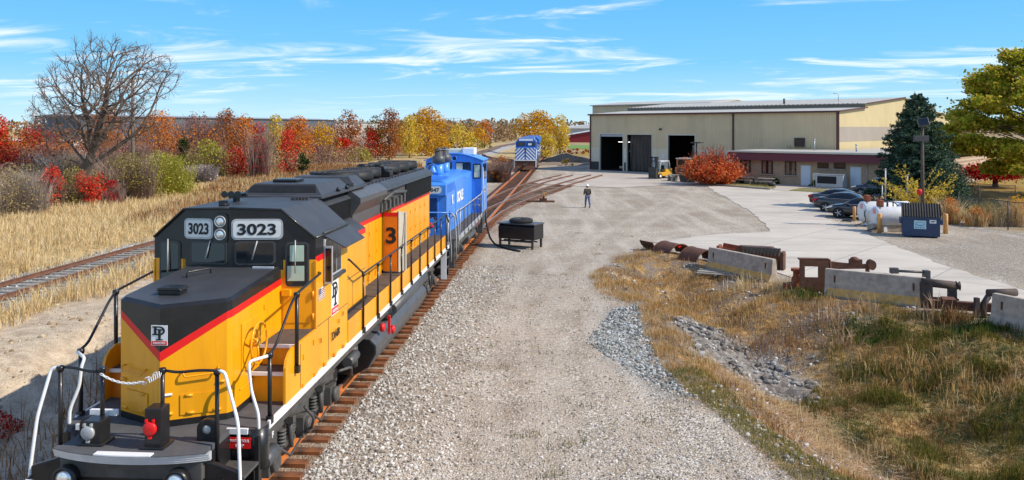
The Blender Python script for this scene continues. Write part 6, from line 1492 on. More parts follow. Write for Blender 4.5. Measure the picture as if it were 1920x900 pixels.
    mb = MB(); mb.box(Ln-0.1, Ln+0.03, -0.5, 0.5, 0.44, 0.62); mb.build('grille', M['silver'], T, bevel=0.03)
    mb = MB(); mb.box(Ln-0.02, Ln+0.05, -0.22, 0.22, 0.34, 0.44); mb.build('number_plate', WH, T)
    mb = MB(); mb.box(-Ln-0.03, -Ln+0.1, -0.25, 0.25, 0.6, 0.74); mb.build('number_plate', WH, T)
    if suv:
        for s_ in (-1, 1): rail_tube(T, [(-1.7, s_*0.62, 1.66), (-1.5, s_*0.62, 1.76), (0.0, s_*0.62, 1.75), (0.3, s_*0.62, 1.66)], M['silver'], 0.02)
    return T
pblack = mat('car_black', (0.012, 0.012, 0.014), 0.15, var=0.02, coat=1.0); pnavy = mat('car_navy', (0.012, 0.016, 0.04), 0.15, var=0.02, coat=1.0); pchar = mat('car_charcoal', (0.035, 0.035, 0.038), 0.2, var=0.02, coat=1.0)
fx, fy, gx_, gy_ = 0.743, -0.669, 0.669, 0.743
def off(p, a, b_): return (p[0]+fx*a+gx_*b_, p[1]+fy*a+gy_*b_, 0.02)
c3 = at(1547, 406); 
car_proto('parked_car', 'black sedan with a pale grille facing the gravel yard, nearest the white fuel tanks', off(c3, 2.45, 0.6), BANG+math.pi, pblack)
c2 = at(1524, 395)
car_proto('parked_car', 'black sedan parked tail out between the charcoal sedan and the one with the grille', off(c2, 2.45, 0.6), BANG, pblack)
c1 = at(1516, 387)
car_proto('parked_car', 'charcoal sedan parked tail out, farthest of the three sedans from the fuel tanks', off(c1, 2.45, 0.6), BANG, pchar)
cs = at(1594, 367)
car_proto('parked_suv', 'dark navy sport utility vehicle parked by the office door under the spruce', off(cs, 2.4, 0.6), BANG+math.pi, pnavy, 'suv', None, 'suv')

# ---- fork lift, tractor, pallets by the third door
p = at(1243, 334, 0.02); F1 = thing('forklift', 'black and yellow forklift with a tall mast standing by the third shed door', 'forklift', (p.x, p.y, 0.02), -0.9)
mb = MB()
for s_ in (-1, 1): mb.box(s_*0.42-0.11, s_*0.42+0.11, -1.78, -1.5, 0.05, 2.7)
for z in (0.5, 1.3, 2.1, 2.55): mb.box(-0.45, 0.45, -1.72, -1.6, z, z+0.1)
mb.build('mast', M['under'] if 0 else M['rubber'], F1)
mb = MB(); mb.box(-0.62, 0.62, -1.95, -1.78, 0.15, 1.35); mb.box(-0.4, -0.25, -2.9, -1.8, 0.1, 0.16); mb.box(0.25, 0.4, -2.9, -1.8, 0.1, 0.16); mb.build('fork_carriage', M['dark_metal'], F1)
fy_ = mat('forklift_yellow', (0.62, 0.33, 0.03), 0.45)
mb = MB(); mb.prism([(-1.4, 0.3), (1.0, 0.3), (1.15, 0.7), (1.1, 1.15), (0.0, 1.15), (-0.2, 0.75), (-1.4, 0.7)], 'x', -0.52, 0.52); mb.build('body', fy_, F1, bevel=0.05)
mb = MB()
for s_ in (-1, 1):
    mb.tube([(s_*0.46, -1.2, 0.7), (s_*0.44, -0.85, 2.1), (s_*0.44, 0.6, 2.12), (s_*0.46, 0.8, 1.1)], 0.04, 6)
mb.box(-0.46, 0.46, -0.85, 0.6, 2.1, 2.15); mb.build('overhead_guard', WH, F1)
mb = MB(); mb.box(-0.25, 0.25, -0.1, 0.0, 1.1, 1.6); mb.box(-0.25, 0.25, -0.55, 0.0, 0.95, 1.12); mb.build('seat', M['rubber'], F1, bevel=0.03)
for x in (-0.5, 0.5):
    for y, r_ in ((-1.1, 0.33), (0.75, 0.26)):
        mb = MB(); mb.lathe([(r_*0.6, -0.1), (r_, -0.09), (r_, 0.09), (r_*0.6, 0.1)], (x, y, r_), 'x', 16); w_ = mb.build('wheel', M['rubber'], F1); mb = MB(); mb.lathe([(r_*0.55, -0.105), (r_*0.5, 0.105)], (x, y, r_), 'x', 12); mb.build('rim', WH, w_)
p = at(1284, 333, 0.02); F2 = thing('yard_tractor', 'faded orange yard tractor with a boxy cab parked before the third shed door', 'tractor', (p.x, p.y, 0.02), -0.5)
og = mat('faded_orange', (0.50, 0.16, 0.06), 0.6, var=0.1, stain=(0.3, 0.12, 0.06), stain_amt=0.4)
mb = MB(); mb.box(-0.9, 0.9, -1.2, 1.6, 0.55, 1.35); mb.build('body', og, F2, bevel=0.06)
mb = MB(); mb.box(-0.8, 0.8, -0.9, 0.7, 1.35, 2.35); tcab = mb.build('cab', og, F2, bevel=0.06)
mb = MB(); mb.box(-0.88, 0.88, -1.0, 0.8, 2.35, 2.45); mb.build('cab_roof', M['cream'], tcab)
mb = MB(); mb.box(-0.6, 0.6, -0.925, -0.905, 1.6, 2.25); mb.build('windscreen', M['glass'], tcab); mb = MB(); mb.box(-0.825, -0.805, -0.6, 0.45, 1.6, 2.25); mb.build('side_window', M['glass'], tcab)
mb = MB(); mb.box(-0.6, 0.6, -1.25, -1.2, 0.7, 1.2); mb.build('radiator_grille', M['dark_metal'], F2)
mb = MB(); mb.tube([(0.5, 1.2, 1.3), (0.5, 1.2, 2.2)], 0.06, 8); mb.build('exhaust_pipe', M['dark_metal'], F2)
mb = MB(); mb.tube([(0.9, 0.4, 1.4), (1.3, -0.8, 2.8), (1.5, -1.5, 4.0)], 0.12, 8); mb.box(1.0, 2.2, -1.0, 0.6, 4.3, 4.45); mb.box(1.5, 1.65, -0.5, -0.3, 2.4, 4.4); mb.build('boom', M['dark_metal'], F2)
for x in (-0.95, 0.95):
    for y in (-0.8, 1.1):
        mb = MB(); mb.lathe([(0.3, -0.16), (0.5, -0.14), (0.5, 0.14), (0.3, 0.16)], (x, y, 0.5), 'x', 18); w_ = mb.build('wheel', M['rubber'], F2); mb = MB(); mb.lathe([(0.28, -0.165), (0.26, 0.165)], (x, y, 0.5), 'x', 12); mb.build('rim', M['cream'], w_)
def pallet(loc, rot, label, n=1, grp='pallets stacked by the shed'):
    T = thing('pallet', label, 'pallet', loc, rot, grp)
    for i in range(7):
        mb = MB(); mb.box(-0.6, 0.6, -0.5+0.155*i, -0.41+0.155*i, 0.12, 0.145); mb.build('deck_board', M['wood'], T)
    for x in (-0.55, 0, 0.55):
        mb = MB(); mb.box(x-0.05, x+0.05, -0.5, 0.52, 0.02, 0.12); mb.build('stringer', M['wood'], T)
    return T
p = at(1263, 339, 0.02); nms = ['lowest', 'second lowest', 'middle', 'second highest', 'topmost']; nms = ['lowest pallet of the stack standing beside the forklift', 'second pallet up in the stack beside the forklift', 'third pallet up in the stack beside the forklift', 'fourth pallet up in the stack beside the forklift', 'topmost pallet of the stack standing beside the forklift']
p0_ = pallet((p.x, p.y, 0.02), -0.6, nms[0])
for k in range(1, 5): copy_tree(p0_, (p.x+0.04*(k % 2), p.y, 0.02+0.146*k), -0.6+0.05*k, nms[k])
p = at(1290, 341, 0.02); mb = MB(); mb.prism([(-0.75, 0), (0.75, 0), (0.95, 0.75), (-0.95, 0.75)], 'y', -0.5, 0.5); mb.box(-1.0, 1.0, -0.55, 0.55, 0.7, 0.78); mb.box(-0.85, 0.85, -0.42, 0.42, 0.785, 0.8); o = tag(mb.build('skip_tub', M['dark_metal'], None, loc=(p.x, p.y, 0.02), rotz=-0.5), 'small dark steel tub standing in front of the red shrub', 'tub')

# ---- picnic tables, planters, condensers
def picnic(loc, rot, label):
    T = thing('picnic_table', label, 'table', loc, rot, 'picnic tables by the office')
    mb = MB(); [mb.box(-0.9, 0.9, -0.37+0.15*i, -0.24+0.15*i, 0.72, 0.76) for i in range(5)]; mb.build('tabletop', M['wood'], T)
    for s_ in (-1, 1):
        mb = MB(); [mb.box(-0.9, 0.9, s_*0.68-0.13+0.14*i, s_*0.68-0.01+0.14*i, 0.42, 0.46) for i in range(2)]; mb.build('bench', M['wood'], T)
        for e in (-1, 1):
            mb = MB(); mb.tube([(s_*0.65, e*0.72, 0.0), (s_*0.65, e*0.2, 0.72)], 0.045, 4); mb.build('leg', M['dark_metal'], T)
        mb = MB(); mb.tube([(s_*0.65, -0.75, 0.4), (s_*0.65, 0.75, 0.4)], 0.04, 4); mb.build('crossbar', M['dark_metal'], T)
    return T
a = at(1399, 345); pt = picnic((a.x, a.y, 0.03), BANG+0.1, 'grey picnic table on the strip of grass, nearer the red shrub')
a = at(1436, 348); copy_tree(pt, (a.x, a.y, 0.03), BANG-0.05, 'grey picnic table on the strip of grass, nearer the pale blue doors')
def planter(u, v, lab):
    a = at(u, v); mb = MB(); mb.lathe([(0.2, 0), (0.36, 0.12), (0.4, 0.28), (0.34, 0.42), (0.3, 0.42), (0.28, 0.36)], (0, 0, 0), 'z', 18); tag(mb.build('planter_pot', M['dark_metal'], None, loc=(a.x, a.y, 0.03)), lab, 'planter', 'round planters by the picnic tables')
planter(1372, 345, 'round dark planter on the grass at the foot of the red shrub'); planter(1447, 350, 'round dark planter at the end of the curb past the picnic tables')
a = ol(oface(1541), -1.2); mb = MB(); T = thing('wall_unit', 'small pale condenser box on a stand against the block wall', 'air conditioner', (a.x, a.y, 0.02), BANG); mb.box(-0.45, 0.45, -0.2, 0.2, 0.7, 1.45); mb.build('casing', M['cream'], T, bevel=0.03); mb = MB(); mb.box(-0.4, -0.34, -0.15, 0.15, 0, 0.7); mb.box(0.34, 0.4, -0.15, 0.15, 0, 0.7); mb.build('stand', M['galv'], T); mb = MB(); mb.lathe([(0.26, -0.21), (0.24, -0.225)], (0, 0, 1.07), 'y', 18); mb.build('fan_grille', M['galv'], T)
a = ol(oface(1569), -1.6); T = thing('condenser_unit', 'large grey air handling unit with a black louvre before the office wall', 'air conditioner', (a.x, a.y, 0.02), BANG); mb = MB(); mb.box(-1.4, 1.4, -0.6, 0.6, 0.1, 1.35); mb.build('casing', M['galv'], T, bevel=0.03); mb = MB(); mb.box(-1.2, 0.75, -0.63, -0.602, 0.45, 1.2); lv = mb.build('louvre', M['rubber'], T); mb = MB(); mb.box(-1.5, 1.5, -0.7, 0.7, 0, 0.1); mb.build('base_pad', M['concrete'], T)
mb = MB(); mb.box(-1.45, 1.45, -0.65, 0.65, 1.36, 1.42); mb.build('lid', M['galv'], T)

# ---- kerb, lawn strips and path before the office
grass_m = mat('lawn_patch', (0.17, 0.16, 0.045), 0.95, var=0.35, scale=2, bump=0.6, bscale=25, stain=(0.33, 0.25, 0.09), stain_amt=0.7, stain_scale=1.5)
P = poly_px([(1322, 345), (1445, 354.5), (1456, 349.5), (1440, 344.5), (1375, 341.5), (1330, 341)]); sheet('lawn_strip', P, 0.05, grass_m, 0.05, 1.0, 8)
P = poly_px([(1478, 358), (1545, 361), (1570, 357.5), (1500, 353.5)]); sheet('lawn_strip', P, 0.045, grass_m, 0.1, 1.0, 9)
P = poly_px([(1440, 344.5), (1456, 349.5), (1450, 356), (1476, 359), (1500, 353), (1600, 355), (1640, 356), (1640, 350), (1500, 347)]); sheet('footpath', P, 0.03, slab_material('path_concrete', (0.50, 0.44, 0.36), (0.42, 0.36, 0.29), (0.25, 0.22, 0.18), -B_ANG, 2, 2), 0.03, 1.0, 10)
a, b_ = at(1320, 345.5), at(1445, 355.5); mb = MB(); d_ = (b_-a); ln = d_.length; mb.box(0, ln, -0.09, 0.09, -0.02, 0.15); tag(mb.build('kerb', M['concrete'], None, bevel=0.02, loc=(a.x, a.y, 0.0), rotz=math.atan2(d_.y, d_.x)), kind='structure')

# ================================================================ fuel tanks, dumpster, posts
TW = mat('tank_white', (0.72, 0.72, 0.71), 0.4, var=0.04, stain=(0.5, 0.48, 0.44), stain_amt=0.35, streak=True)
def tank(u, v, r, ln, lab):
    a = at(u, v); T = thing('fuel_tank', lab, 'tank', (a.x, a.y+r*0.2, 0.02), 0.03, 'white fuel tanks')
    mb = MB(); mb.lathe([(r*0.3, -0.02), (r*0.93, 0.0), (r, 0.05), (r, ln-0.05), (r*0.93, ln), (r*0.3, ln+0.02)], (0, 0, r+0.22), 'x', 36); mb.build('shell', TW, T)
    for x in (0.45, ln-0.5):
        mb = MB(); mb.prism([(-r*0.8, 0), (r*0.8, 0), (r*0.75, 0.32), (-r*0.75, 0.32)], 'x', x-0.1, x+0.1); mb.build('saddle', WH, T)
    mb = MB(); mb.box(0.2, 0.5, -0.2, 0.2, r*2+0.22, r*2+0.62); mb.build('pump', M['rust_red'], T, bevel=0.04)
    mb = MB(); mb.tube([(0.8, 0, r*2+0.2), (0.8, 0, r*2+0.55)], 0.06, 8); mb.tube([(1.2, 0.1, r*2+0.2), (1.2, 0.1, r*2+0.7)], 0.04, 8); mb.tube([(0.35, 0, r*2+0.5), (1.2, 0.05, r*2+0.5), (1.5, 0.05, r*2+0.25)], 0.035, 6); mb.build('pipework', M['dark_metal'], T)
    mb = MB(); mb.tube(bend([(0.3, -0.15, r*2+0.4), (0.1, -r*0.75, r*2-0.1), (-0.12, -r*0.85, 0.8), (0.05, -r*0.9, 0.3), (-0.6, -r*0.5, 0.05)], 0.3), 0.028, 6); mb.build('fuel_hose', M['rubber'], T)
    mb = MB(); mb.box(-0.035, -0.022, -0.18, 0.12, r+0.42, r+0.72); lb_ = mb.build('warning_label', mat('label_pink', (0.72, 0.28, 0.28), 0.6), T)
    return T
tank(1617, 424, 0.66, 3.0, 'white cylindrical fuel tank behind, its end nearest the black sedan'); tank(1641, 434, 0.62, 3.0, 'white cylindrical fuel tank in front, running behind the dumpster')
a = at(1672, 436); mb = MB(); mb.box(-1.1, 0.9, -0.3, 0.3, 0, 0.45); tag(mb.build('tank_plinth', M['concrete'], None, bevel=0.02, loc=(a.x, a.y+0.5, 0)), 'pale concrete plinth under the front white fuel tank', 'plinth')
def bollard(u, v, h_, r_, lab):
    a = at(u, v); mb = MB(); mb.lathe([(r_, 0), (r_, h_-0.04), (r_*0.85, h_)], (0, 0, 0), 'z', 14); tag(mb.build('bollard', M['postwood'], None, loc=(a.x, a.y, 0)), lab, 'bollard', 'yellow bollards round the fuel tanks')
bollard(1602, 414, 0.95, 0.10, 'yellow bollard between the black sedan and the rear white tank'); bollard(1649, 436.5, 1.15, 0.125, 'yellow bollard before the front white tank'); bollard(1773, 437.5, 1.15, 0.13, 'yellow bollard close beside the blue dumpster')
a = at(1600, 415); mb = MB(); mb.tube([(0.28*math.cos(R(q)), 0.25*math.sin(R(q)), 0.06) for q in range(0, 361, 20)], 0.05, 8, caps=False); tag(mb.build('hose_coil', M['rubber'], None, loc=(a.x-0.4, a.y, 0.0)), 'coiled black hose on the ground at the foot of a bollard', 'hose')
mb = MB(); mb.box(-0.65, 0.65, -0.1, 0.1, 0, 0.12); a = at(1640, 374); tag(mb.build('timber_rail', M['postwood'], None, loc=(a.x, a.y-6, 1.45)), 'tan timber rail above the white fuel tanks', 'rail')
q_ = bpy.data.objects['timber_rail']; q_.location = (at(1637, 371, 1.75).x, at(1637, 371, 1.75).y, 1.7)
mb = MB(); mb.box(-0.1, 0.0, -0.06, 0.06, -1.7, 0.0); mb.build('rail_post', M['dark_metal'], q_)
# dumpster
a = at(1692, 443.5); b_ = at(1763, 447); dv = b_-a; wd = dv.length
D = thing('dumpster', 'dark blue steel dumpster with a ribbed black lid', 'dumpster', (a.x, a.y, 0.0), math.atan2(dv.y, dv.x))
db = mat('dumpster_blue', (0.026, 0.05, 0.11), 0.5, var=0.2, stain=(0.06, 0.06, 0.075), stain_amt=0.4)
mb = MB(); mb.prism([(0, 0.06), (1.5, 0.06), (1.55, 1.45), (0.0, 1.15)], 'x', 0, wd); mb.build('bin', db, D, bevel=0.02)
mb = MB()
for x in (0.15, wd-0.3): mb.box(x, x+0.15, 0.05, 1.4, 0.0, 0.06)
mb.build('skid', M['dark_metal'], D)
mb = MB(); n = 15; vs = []
for i in range(n*4+1):
    t = i/(n*4); x = -0.05+(wd+0.1)*t; dz = 0.05*(0.5+0.5*math.cos(t*n*2*math.pi))
    vs.append([(x, -0.08, 1.14+dz), (x, 0.25, 1.50+dz), (x, 0.75, 1.86+dz), (x, 1.62, 1.66+dz)])
for i in range(len(vs)-1):
    for j in range(3): mb.add([vs[i][j], vs[i+1][j], vs[i+1][j+1], vs[i][j+1]], [(0, 1, 2, 3)], 0)
mb.build('lid', M['rubber'], D, recalc=False)
mb = MB(); mb.prism([(0, 1.15), (0.25, 1.46), (0.75, 1.80), (1.55, 1.6), (1.55, 1.4)], 'x', 0.02, wd-0.02); mb.build('lid_core', M['rubber'], D)
mb = MB(); mb.box(-0.04, wd+0.04, -0.09, 0.0, 1.06, 1.14); mb.build('rim', db, D)
for x in (-0.14, wd+0.01):
    mb = MB(); mb.box(x, x+0.13, 0.05, 1.2, 0.75, 1.02); mb.build('fork_pocket', db, D, bevel=0.01)
sg = plate(D, 'sign', (wd*0.47, -0.006, 0.72), 0.62, 0.48, 0.02, 0.008, mat('sign_pale_blue', (0.42, 0.62, 0.68), 0.5), AX_F)
mb = MB(); mb.tube([(0.22*math.cos(R(q)), -0.012, 0.05+0.1*math.sin(R(q))) for q in range(0, 361, 15)], 0.012, 4, caps=False); mb.tube([(0.24*math.cos(R(q)), -0.012, 0.02+0.05*math.sin(R(q))) for q in range(180, 361, 15)], 0.014, 4); mb.build('sign_emblem', mat('sign_teal', (0.08, 0.25, 0.35), 0.5), sg)
mb = MB(); [mb.box(-0.24+0.12*i, -0.16+0.12*i, -0.012, -0.008, -0.2, -0.14) for i in range(4)]; mb.box(-0.27, 0.27, -0.011, -0.008, -0.1, -0.09); mb.build('sign_lines', mat('sign_teal_dark', (0.1, 0.3, 0.4), 0.5), sg)
s2 = plate(D, 'small_sign', (wd*0.81, -0.006, 0.92), 0.34, 0.2, 0.01, 0.008, WH, AX_F); mb = MB(); mb.box(-0.12, 0.12, -0.012, -0.008, -0.01, 0.03); mb.box(-0.08, 0.05, -0.012, -0.008, -0.06, -0.04); mb.build('sign_lines', M['ink'], s2)
# flood lamp on a pole
a = at(1765, 434); T = thing('lamp_pole', 'dark pole with a floodlight on top standing behind the dumpster', 'lamp', (a.x, a.y+2.2, 0), 0)
mb = MB(); mb.tube([(0, 0, 0), (0, 0, 6.2)], 0.1, 10, taper=[0.13, 0.08]); mb.build('pole', M['bark'], T)
mb = MB(); mb.box(-0.55, 0.35, -0.12, 0.12, 5.35, 5.72); mb.build('ballast_box', M['dark_metal'], T, bevel=0.02)
mb = MB(); q = Matrix.Translation((0.0, -0.1, 6.55)) @ Matrix.Rotation(R(-28), 4, 'X') @ Matrix.Rotation(R(-18), 4, 'Z'); mb.box(-0.31, 0.31, -0.12, 0.12, -0.27, 0.27, 0, q); fl_ = mb.build('floodlight', M['tank'], T, bevel=0.03)
mb = MB(); mb.box(-0.27, 0.27, -0.132, -0.122, -0.23, 0.23, 0, q); mb.build('lens', M['glass'], fl_)
a = at(1761, 436); mb = MB(); mb.lathe([(0.15, 0), (0.15, 0.26), (0.12, 0.31), (0.05, 0.33)], (0, 0, 2.05), 'z', 14); T2 = tag(mb.build('red_can', M['red'], None, loc=(a.x+0.1, a.y+2.5, 0)), 'red can raised on a pipe just above the dumpster lid', 'can')
mb = MB(); mb.tube([(0, 0, 0), (0, 0, 2.05)], 0.03, 6); mb.build('riser_pipe', M['dark_metal'], T2)
# posts with no fence left on them
def steel_post(u, vtop, vbase, lab, r_=0.045):
    a = at(u, vbase); h_ = (vbase-vtop)*a.y/1500; mb = MB(); mb.tube([(0, 0, 0), (0, 0, h_)], r_, 8); mb.lathe([(r_*1.3, h_-0.06), (r_*1.4, h_), (r_*0.6, h_+0.05)], (0, 0, 0), 'z', 8); return tag(mb.build('fence_post', M['galv'], None, loc=(a.x, a.y, 0)), lab, 'post', 'bare steel posts before the spruce')
steel_post(1660, 317, 398, 'taller bare steel post rising behind the white tanks', 0.055); steel_post(1701, 328, 400, 'bare steel post just behind the dumpster, before the yellow shrub', 0.055); steel_post(1654, 347, 398, 'short bare steel post next to a taller one behind the tanks')

# ---- chain link fences
mesh_m = bpy.data.materials.new('chain_link'); mesh_m.use_nodes = True
def chain_mat(m):
    t = m.node_tree; t.nodes.clear(); o = N(t, 'ShaderNodeOutputMaterial'); tr = N(t, 'ShaderNodeBsdfTransparent'); d_ = N(t, 'ShaderNodeBsdfDiffuse'); d_.inputs[0].default_value = (0.22, 0.22, 0.22, 1)
    tcn = N(t, 'ShaderNodeTexCoord'); fs = []
    for rot in (45, -45):
        mp = N(t, 'ShaderNodeMapping'); mp.inputs['Rotation'].default_value = (0, R(rot), 0); wv = N(t, 'ShaderNodeTexWave'); wv.inputs['Scale'].default_value = 5; t.links.new(tcn.outputs['Object'], mp.inputs[0]); t.links.new(mp.outputs[0], wv.inputs['Vector'])
        g = N(t, 'ShaderNodeMath', operation='GREATER_THAN'); g.inputs[1].default_value = 0.975; t.links.new(wv.outputs[0], g.inputs[0]); fs.append(g.outputs[0])
    mx_ = N(t, 'ShaderNodeMath', operation='MAXIMUM'); t.links.new(fs[0], mx_.inputs[0]); t.links.new(fs[1], mx_.inputs[1])
    ms = N(t, 'ShaderNodeMixShader'); t.links.new(mx_.outputs[0], ms.inputs[0]); t.links.new(tr.outputs[0], ms.inputs[1]); t.links.new(d_.outputs[0], ms.inputs[2]); t.links.new(ms.outputs[0], o.inputs[0])
chain_mat(mesh_m)
def chain_fence(pts, h_, lab, step=3.2, arm=False):
    T = thing('chain_link_fence', lab, 'fence', (pts[0][0], pts[0][1], 0))
    o = Vector((pts[0][0], pts[0][1], 0)); P_ = [Vector((p[0], p[1], 0))-o for p in pts]
    for i in range(len(P_)-1):
        a, b_ = P_[i], P_[i+1]; n_ = max(1, round((b_-a).length/step))
        for j in range(n_+(1 if i == len(P_)-2 else 0)):
            p = a.lerp(b_, j/n_); mb = MB(); mb.tube([p, p+Vector((0, 0, h_+0.05))], 0.035, 8)
            if arm: mb.tube([p+Vector((0, 0, h_)), p+Vector((0.22, 0.2, h_+0.28))], 0.02, 6)
            mb.build('post', M['dark_metal'], T)
        mb = MB(); mb.tube([a+Vector((0, 0, h_)), b_+Vector((0, 0, h_))], 0.024, 6); mb.build('top_rail', M['dark_metal'], T)
        d_ = b_-a; w_ = d_.length; mb = MB(); mb.add([(0, 0, 0.05), (w_, 0, 0.05), (w_, 0, h_), (0, 0, h_)], [(0, 1, 2, 3)]); mo = mb.build('wire_mesh', mesh_m, T, recalc=False); mo.location = a; mo.rotation_euler.z = math.atan2(d_.y, d_.x)
    return T
chain_fence([at(1797, 414), at(1890, 431), at(2200, 470)], 1.72, 'chain link fence along the gravel edge, in front of the orange brush', 5.2, True)
chain_fence([at(1740, 372), at(1835, 386), at(1904, 391)], 1.75, 'farther chain link fence crossing the yellow field by the red tree', 5.0)

# ================================================================ barriers and scrap
def barrier(p, q, h_, lab, yellow=True):
    a = Vector(p); b_ = Vector(q); d_ = b_-a; ln = d_.length
    za = tz1(a.x, a.y)
    T = thing('concrete_barrier', lab, 'barrier', (a.x, a.y, min(za, tz1(b_.x, b_.y))-0.04), math.atan2(d_.y, d_.x), 'concrete barriers along the lot edge')
    s_ = h_/0.82
    mb = MB(); pr = [(-0.30, 0), (0.30, 0), (0.30, 0.08*s_), (0.17, 0.3*s_), (0.10, h_), (-0.10, h_), (-0.17, 0.3*s_), (-0.30, 0.08*s_)]
    mb.prism(pr, 'x', 0, ln); mb.build('body', M['concrete'], T, bevel=0.02)
    if yellow:
        mb = MB(); 
        for i in range(10):
            rs_ = random.Random(i+int(ln*10)); x0, x1 = 0.1+ln*i/10.3, 0.1+ln*(i+1)/10.3
            mb.add([(x0, -0.306, 0.0+0.09*s_), (x1, -0.306, 0.09*s_), (x1, -0.186, 0.295*s_), (x0, -0.186, 0.295*s_)], [(0, 1, 2, 3)])
        mb.build('faded_yellow_band', M['oldyellow'], T, recalc=False)
    for x in (0.35, ln-0.35):
        mb = MB(); mb.box(x-0.03, x+0.03, -0.155, -0.1, h_*0.55, h_*0.8); mb.build('lifting_slot', M['rust'], T)
    return T
M['oldyellow'] = mat('worn_yellow', (0.60, 0.34, 0.09), 0.85, var=0.25, stain=(0.40, 0.33, 0.26), stain_amt=0.6, stain_scale=5)
def gp(u, v): a = at(u, v); return (a.x, a.y)
barrier(gp(1332, 501), gp(1452, 528), 0.95, 'tilted concrete barrier with a yellow band beside the curved rusty plates')
barrier(gp(1548, 553), gp(1735, 574), 1.05, 'longest concrete barrier with a yellow band, midway along the lot edge')
barrier(gp(1864, 606), gp(2010, 640), 1.02, 'plain grey concrete barrier past the last scrap bracket', False)
M['oldiron'] = mat('old_iron', (0.06, 0.048, 0.042), 0.75, var=0.35, scale=5, stain=(0.15, 0.075, 0.045), stain_amt=0.7, stain_scale=3)
def zat(p): return tz1(p[0], p[1])
# curved rusted plates
def curved(u, v, r_, ln, a0, a1, rot, lab, grp='curved rusty plates'):
    p = gp(u, v); mb = MB(); n = 14; th = 0.02
    o = [(r_*math.cos(R(a0+(a1-a0)*i/n)), r_*math.sin(R(a0+(a1-a0)*i/n))) for i in range(n+1)]; i_ = [((r_-th)*math.cos(R(a0+(a1-a0)*i/n)), (r_-th)*math.sin(R(a0+(a1-a0)*i/n))) for i in range(n+1)]
    for i in range(n): mb.prism([o[i], o[i+1], i_[i+1], i_[i]], 'y', -ln/2, ln/2, 0)
    for e in (-ln/2, ln/2):
        mb.tube([(q[0], e, q[1]) for q in o], 0.03, 5)
    zmin = min(q[1] for q in o); ob = mb.build('curved_plate', M['rust'], None, loc=(p[0], p[1], zat(p)-zmin-0.03), rotz=rot); return tag(ob, lab, 'scrap', grp)
curved(1260, 478, 0.85, 1.25, 20, 150, 0.5, 'arched rusty plate with a red rag, middle of the three arches'); curved(1311, 492, 0.80, 1.2, 15, 160, 0.5, 'arched rusty plate leaning against the tilted barrier'); curved(1232, 468, 0.75, 1.0, 200, 320, 0.5, 'upturned rusty plate at the far end of the scrap row')
a = gp(1265, 478); mb = MB(); mb.add([(0, 0, 0.52), (0.22, -0.05, 0.50), (0.24, 0.12, 0.58), (0.05, 0.15, 0.57), (0.1, -0.12, 0.44)], [(0, 1, 2, 3), (0, 4, 1)]); tag(mb.build('red_rag', M['red'], None, loc=(a[0], a[1]-0.5, 0.0)), 'red rag lying on the middle rusty arch', 'rag')
def scrap(name, u, v, rot, lab, shapes, m=None, dz=0.0):
    p = gp(u, v); mb = MB(); shapes(mb); k_ = {'coupler_yoke': 0.82, 'rusty_trough': 0.82, 'truck_bolster': 0.9, 'axle_beam': 0.8}.get(name, 1.0); mb.v = [(a_*k_, b_*k_, c_*(k_ if name != 'axle_beam' else 1)) for a_, b_, c_ in mb.v]; return tag(mb.build(name, m or M['rust'], None, loc=(p[0], p[1], zat(p)+dz), rotz=rot), lab, 'scrap')
def s_tray(mb):
    mb.prism([(-0.8, 0), (0.8, 0), (0.6, 0.42), (-0.6, 0.42)], 'y', -0.5, 0.5); mb.box(-0.95, 0.95, -0.55, -0.5, 0.2, 0.5); mb.tube([(-0.8, -0.6, 0.5), (0.8, -0.6, 0.35)], 0.06, 6)
scrap('rusty_trough', 1378, 491, -0.45, 'red-rusted steel trough lying behind the tilted barrier', lambda mb: (mb.box(-0.8, 0.5, -0.4, 0.4, 0.55, 0.62), mb.prism([(-0.9, 0.3), (0.6, 0.3), (0.5, 0.85), (-0.7, 1.0)], 'y', 0.35, 0.42), mb.prism([(-0.9, 0.3), (0.6, 0.3), (0.5, 0.75), (-0.7, 0.85)], 'y', -0.42, -0.35), mb.box(-0.95, -0.8, -0.4, 0.4, 0.0, 0.9), mb.box(0.4, 0.5, -0.3, 0.3, 0, 0.6)), M['rust_red'])
scrap('truck_bolster', 1420, 502, -0.55, 'long dark rusted bolster frame behind the tilted barrier', lambda mb: (mb.prism([(-1.3, 0.5), (1.1, 0.5), (1.35, 0.75), (0.7, 1.1), (-0.9, 1.05)], 'y', -0.2, 0.2), mb.box(-1.2, -1.0, -0.2, 0.2, 0, 0.6), mb.box(0.85, 1.05, -0.2, 0.2, 0, 0.6), mb.box(1.15, 1.3, -0.25, 0.25, 0.0, 0.9)), M['rust'])
scrap('spring_plate', 1427, 506, -0.5, 'black toothed spring plate lying along the top of the tilted barrier', lambda mb: [mb.box(-0.8, 0.8, -0.05, 0.05, 0.75, 1.0)]+[mb.tube([(-0.75+0.15*i, -0.08, 0.68), (-0.68+0.15*i, -0.08, 1.02)], 0.035, 5) for i in range(11)], M['under'])
def s_bracket(mb):
    # upright side plate with a square hole
    mb.box(-0.52, -0.34, -0.05, 0.05, 0.0, 1.22); mb.box(0.16, 0.54, -0.05, 0.05, 0, 1.26); mb.box(-0.34, 0.16, -0.05, 0.05, 0.98, 1.24); mb.box(-0.34, 0.16, -0.05, 0.05, 0.0, 0.56); mb.box(-0.55, 0.56, -0.05, 0.2, 1.22, 1.27); mb.tube([(0.55, 0, 0.02), (0.62, 0, 0.6), (0.58, 0, 1.24)], 0.045, 6)
scrap('side_plate', 1526, 548, -0.1, 'upright rusted steel plate with a square hole between two barriers', s_bracket, M['rust'])
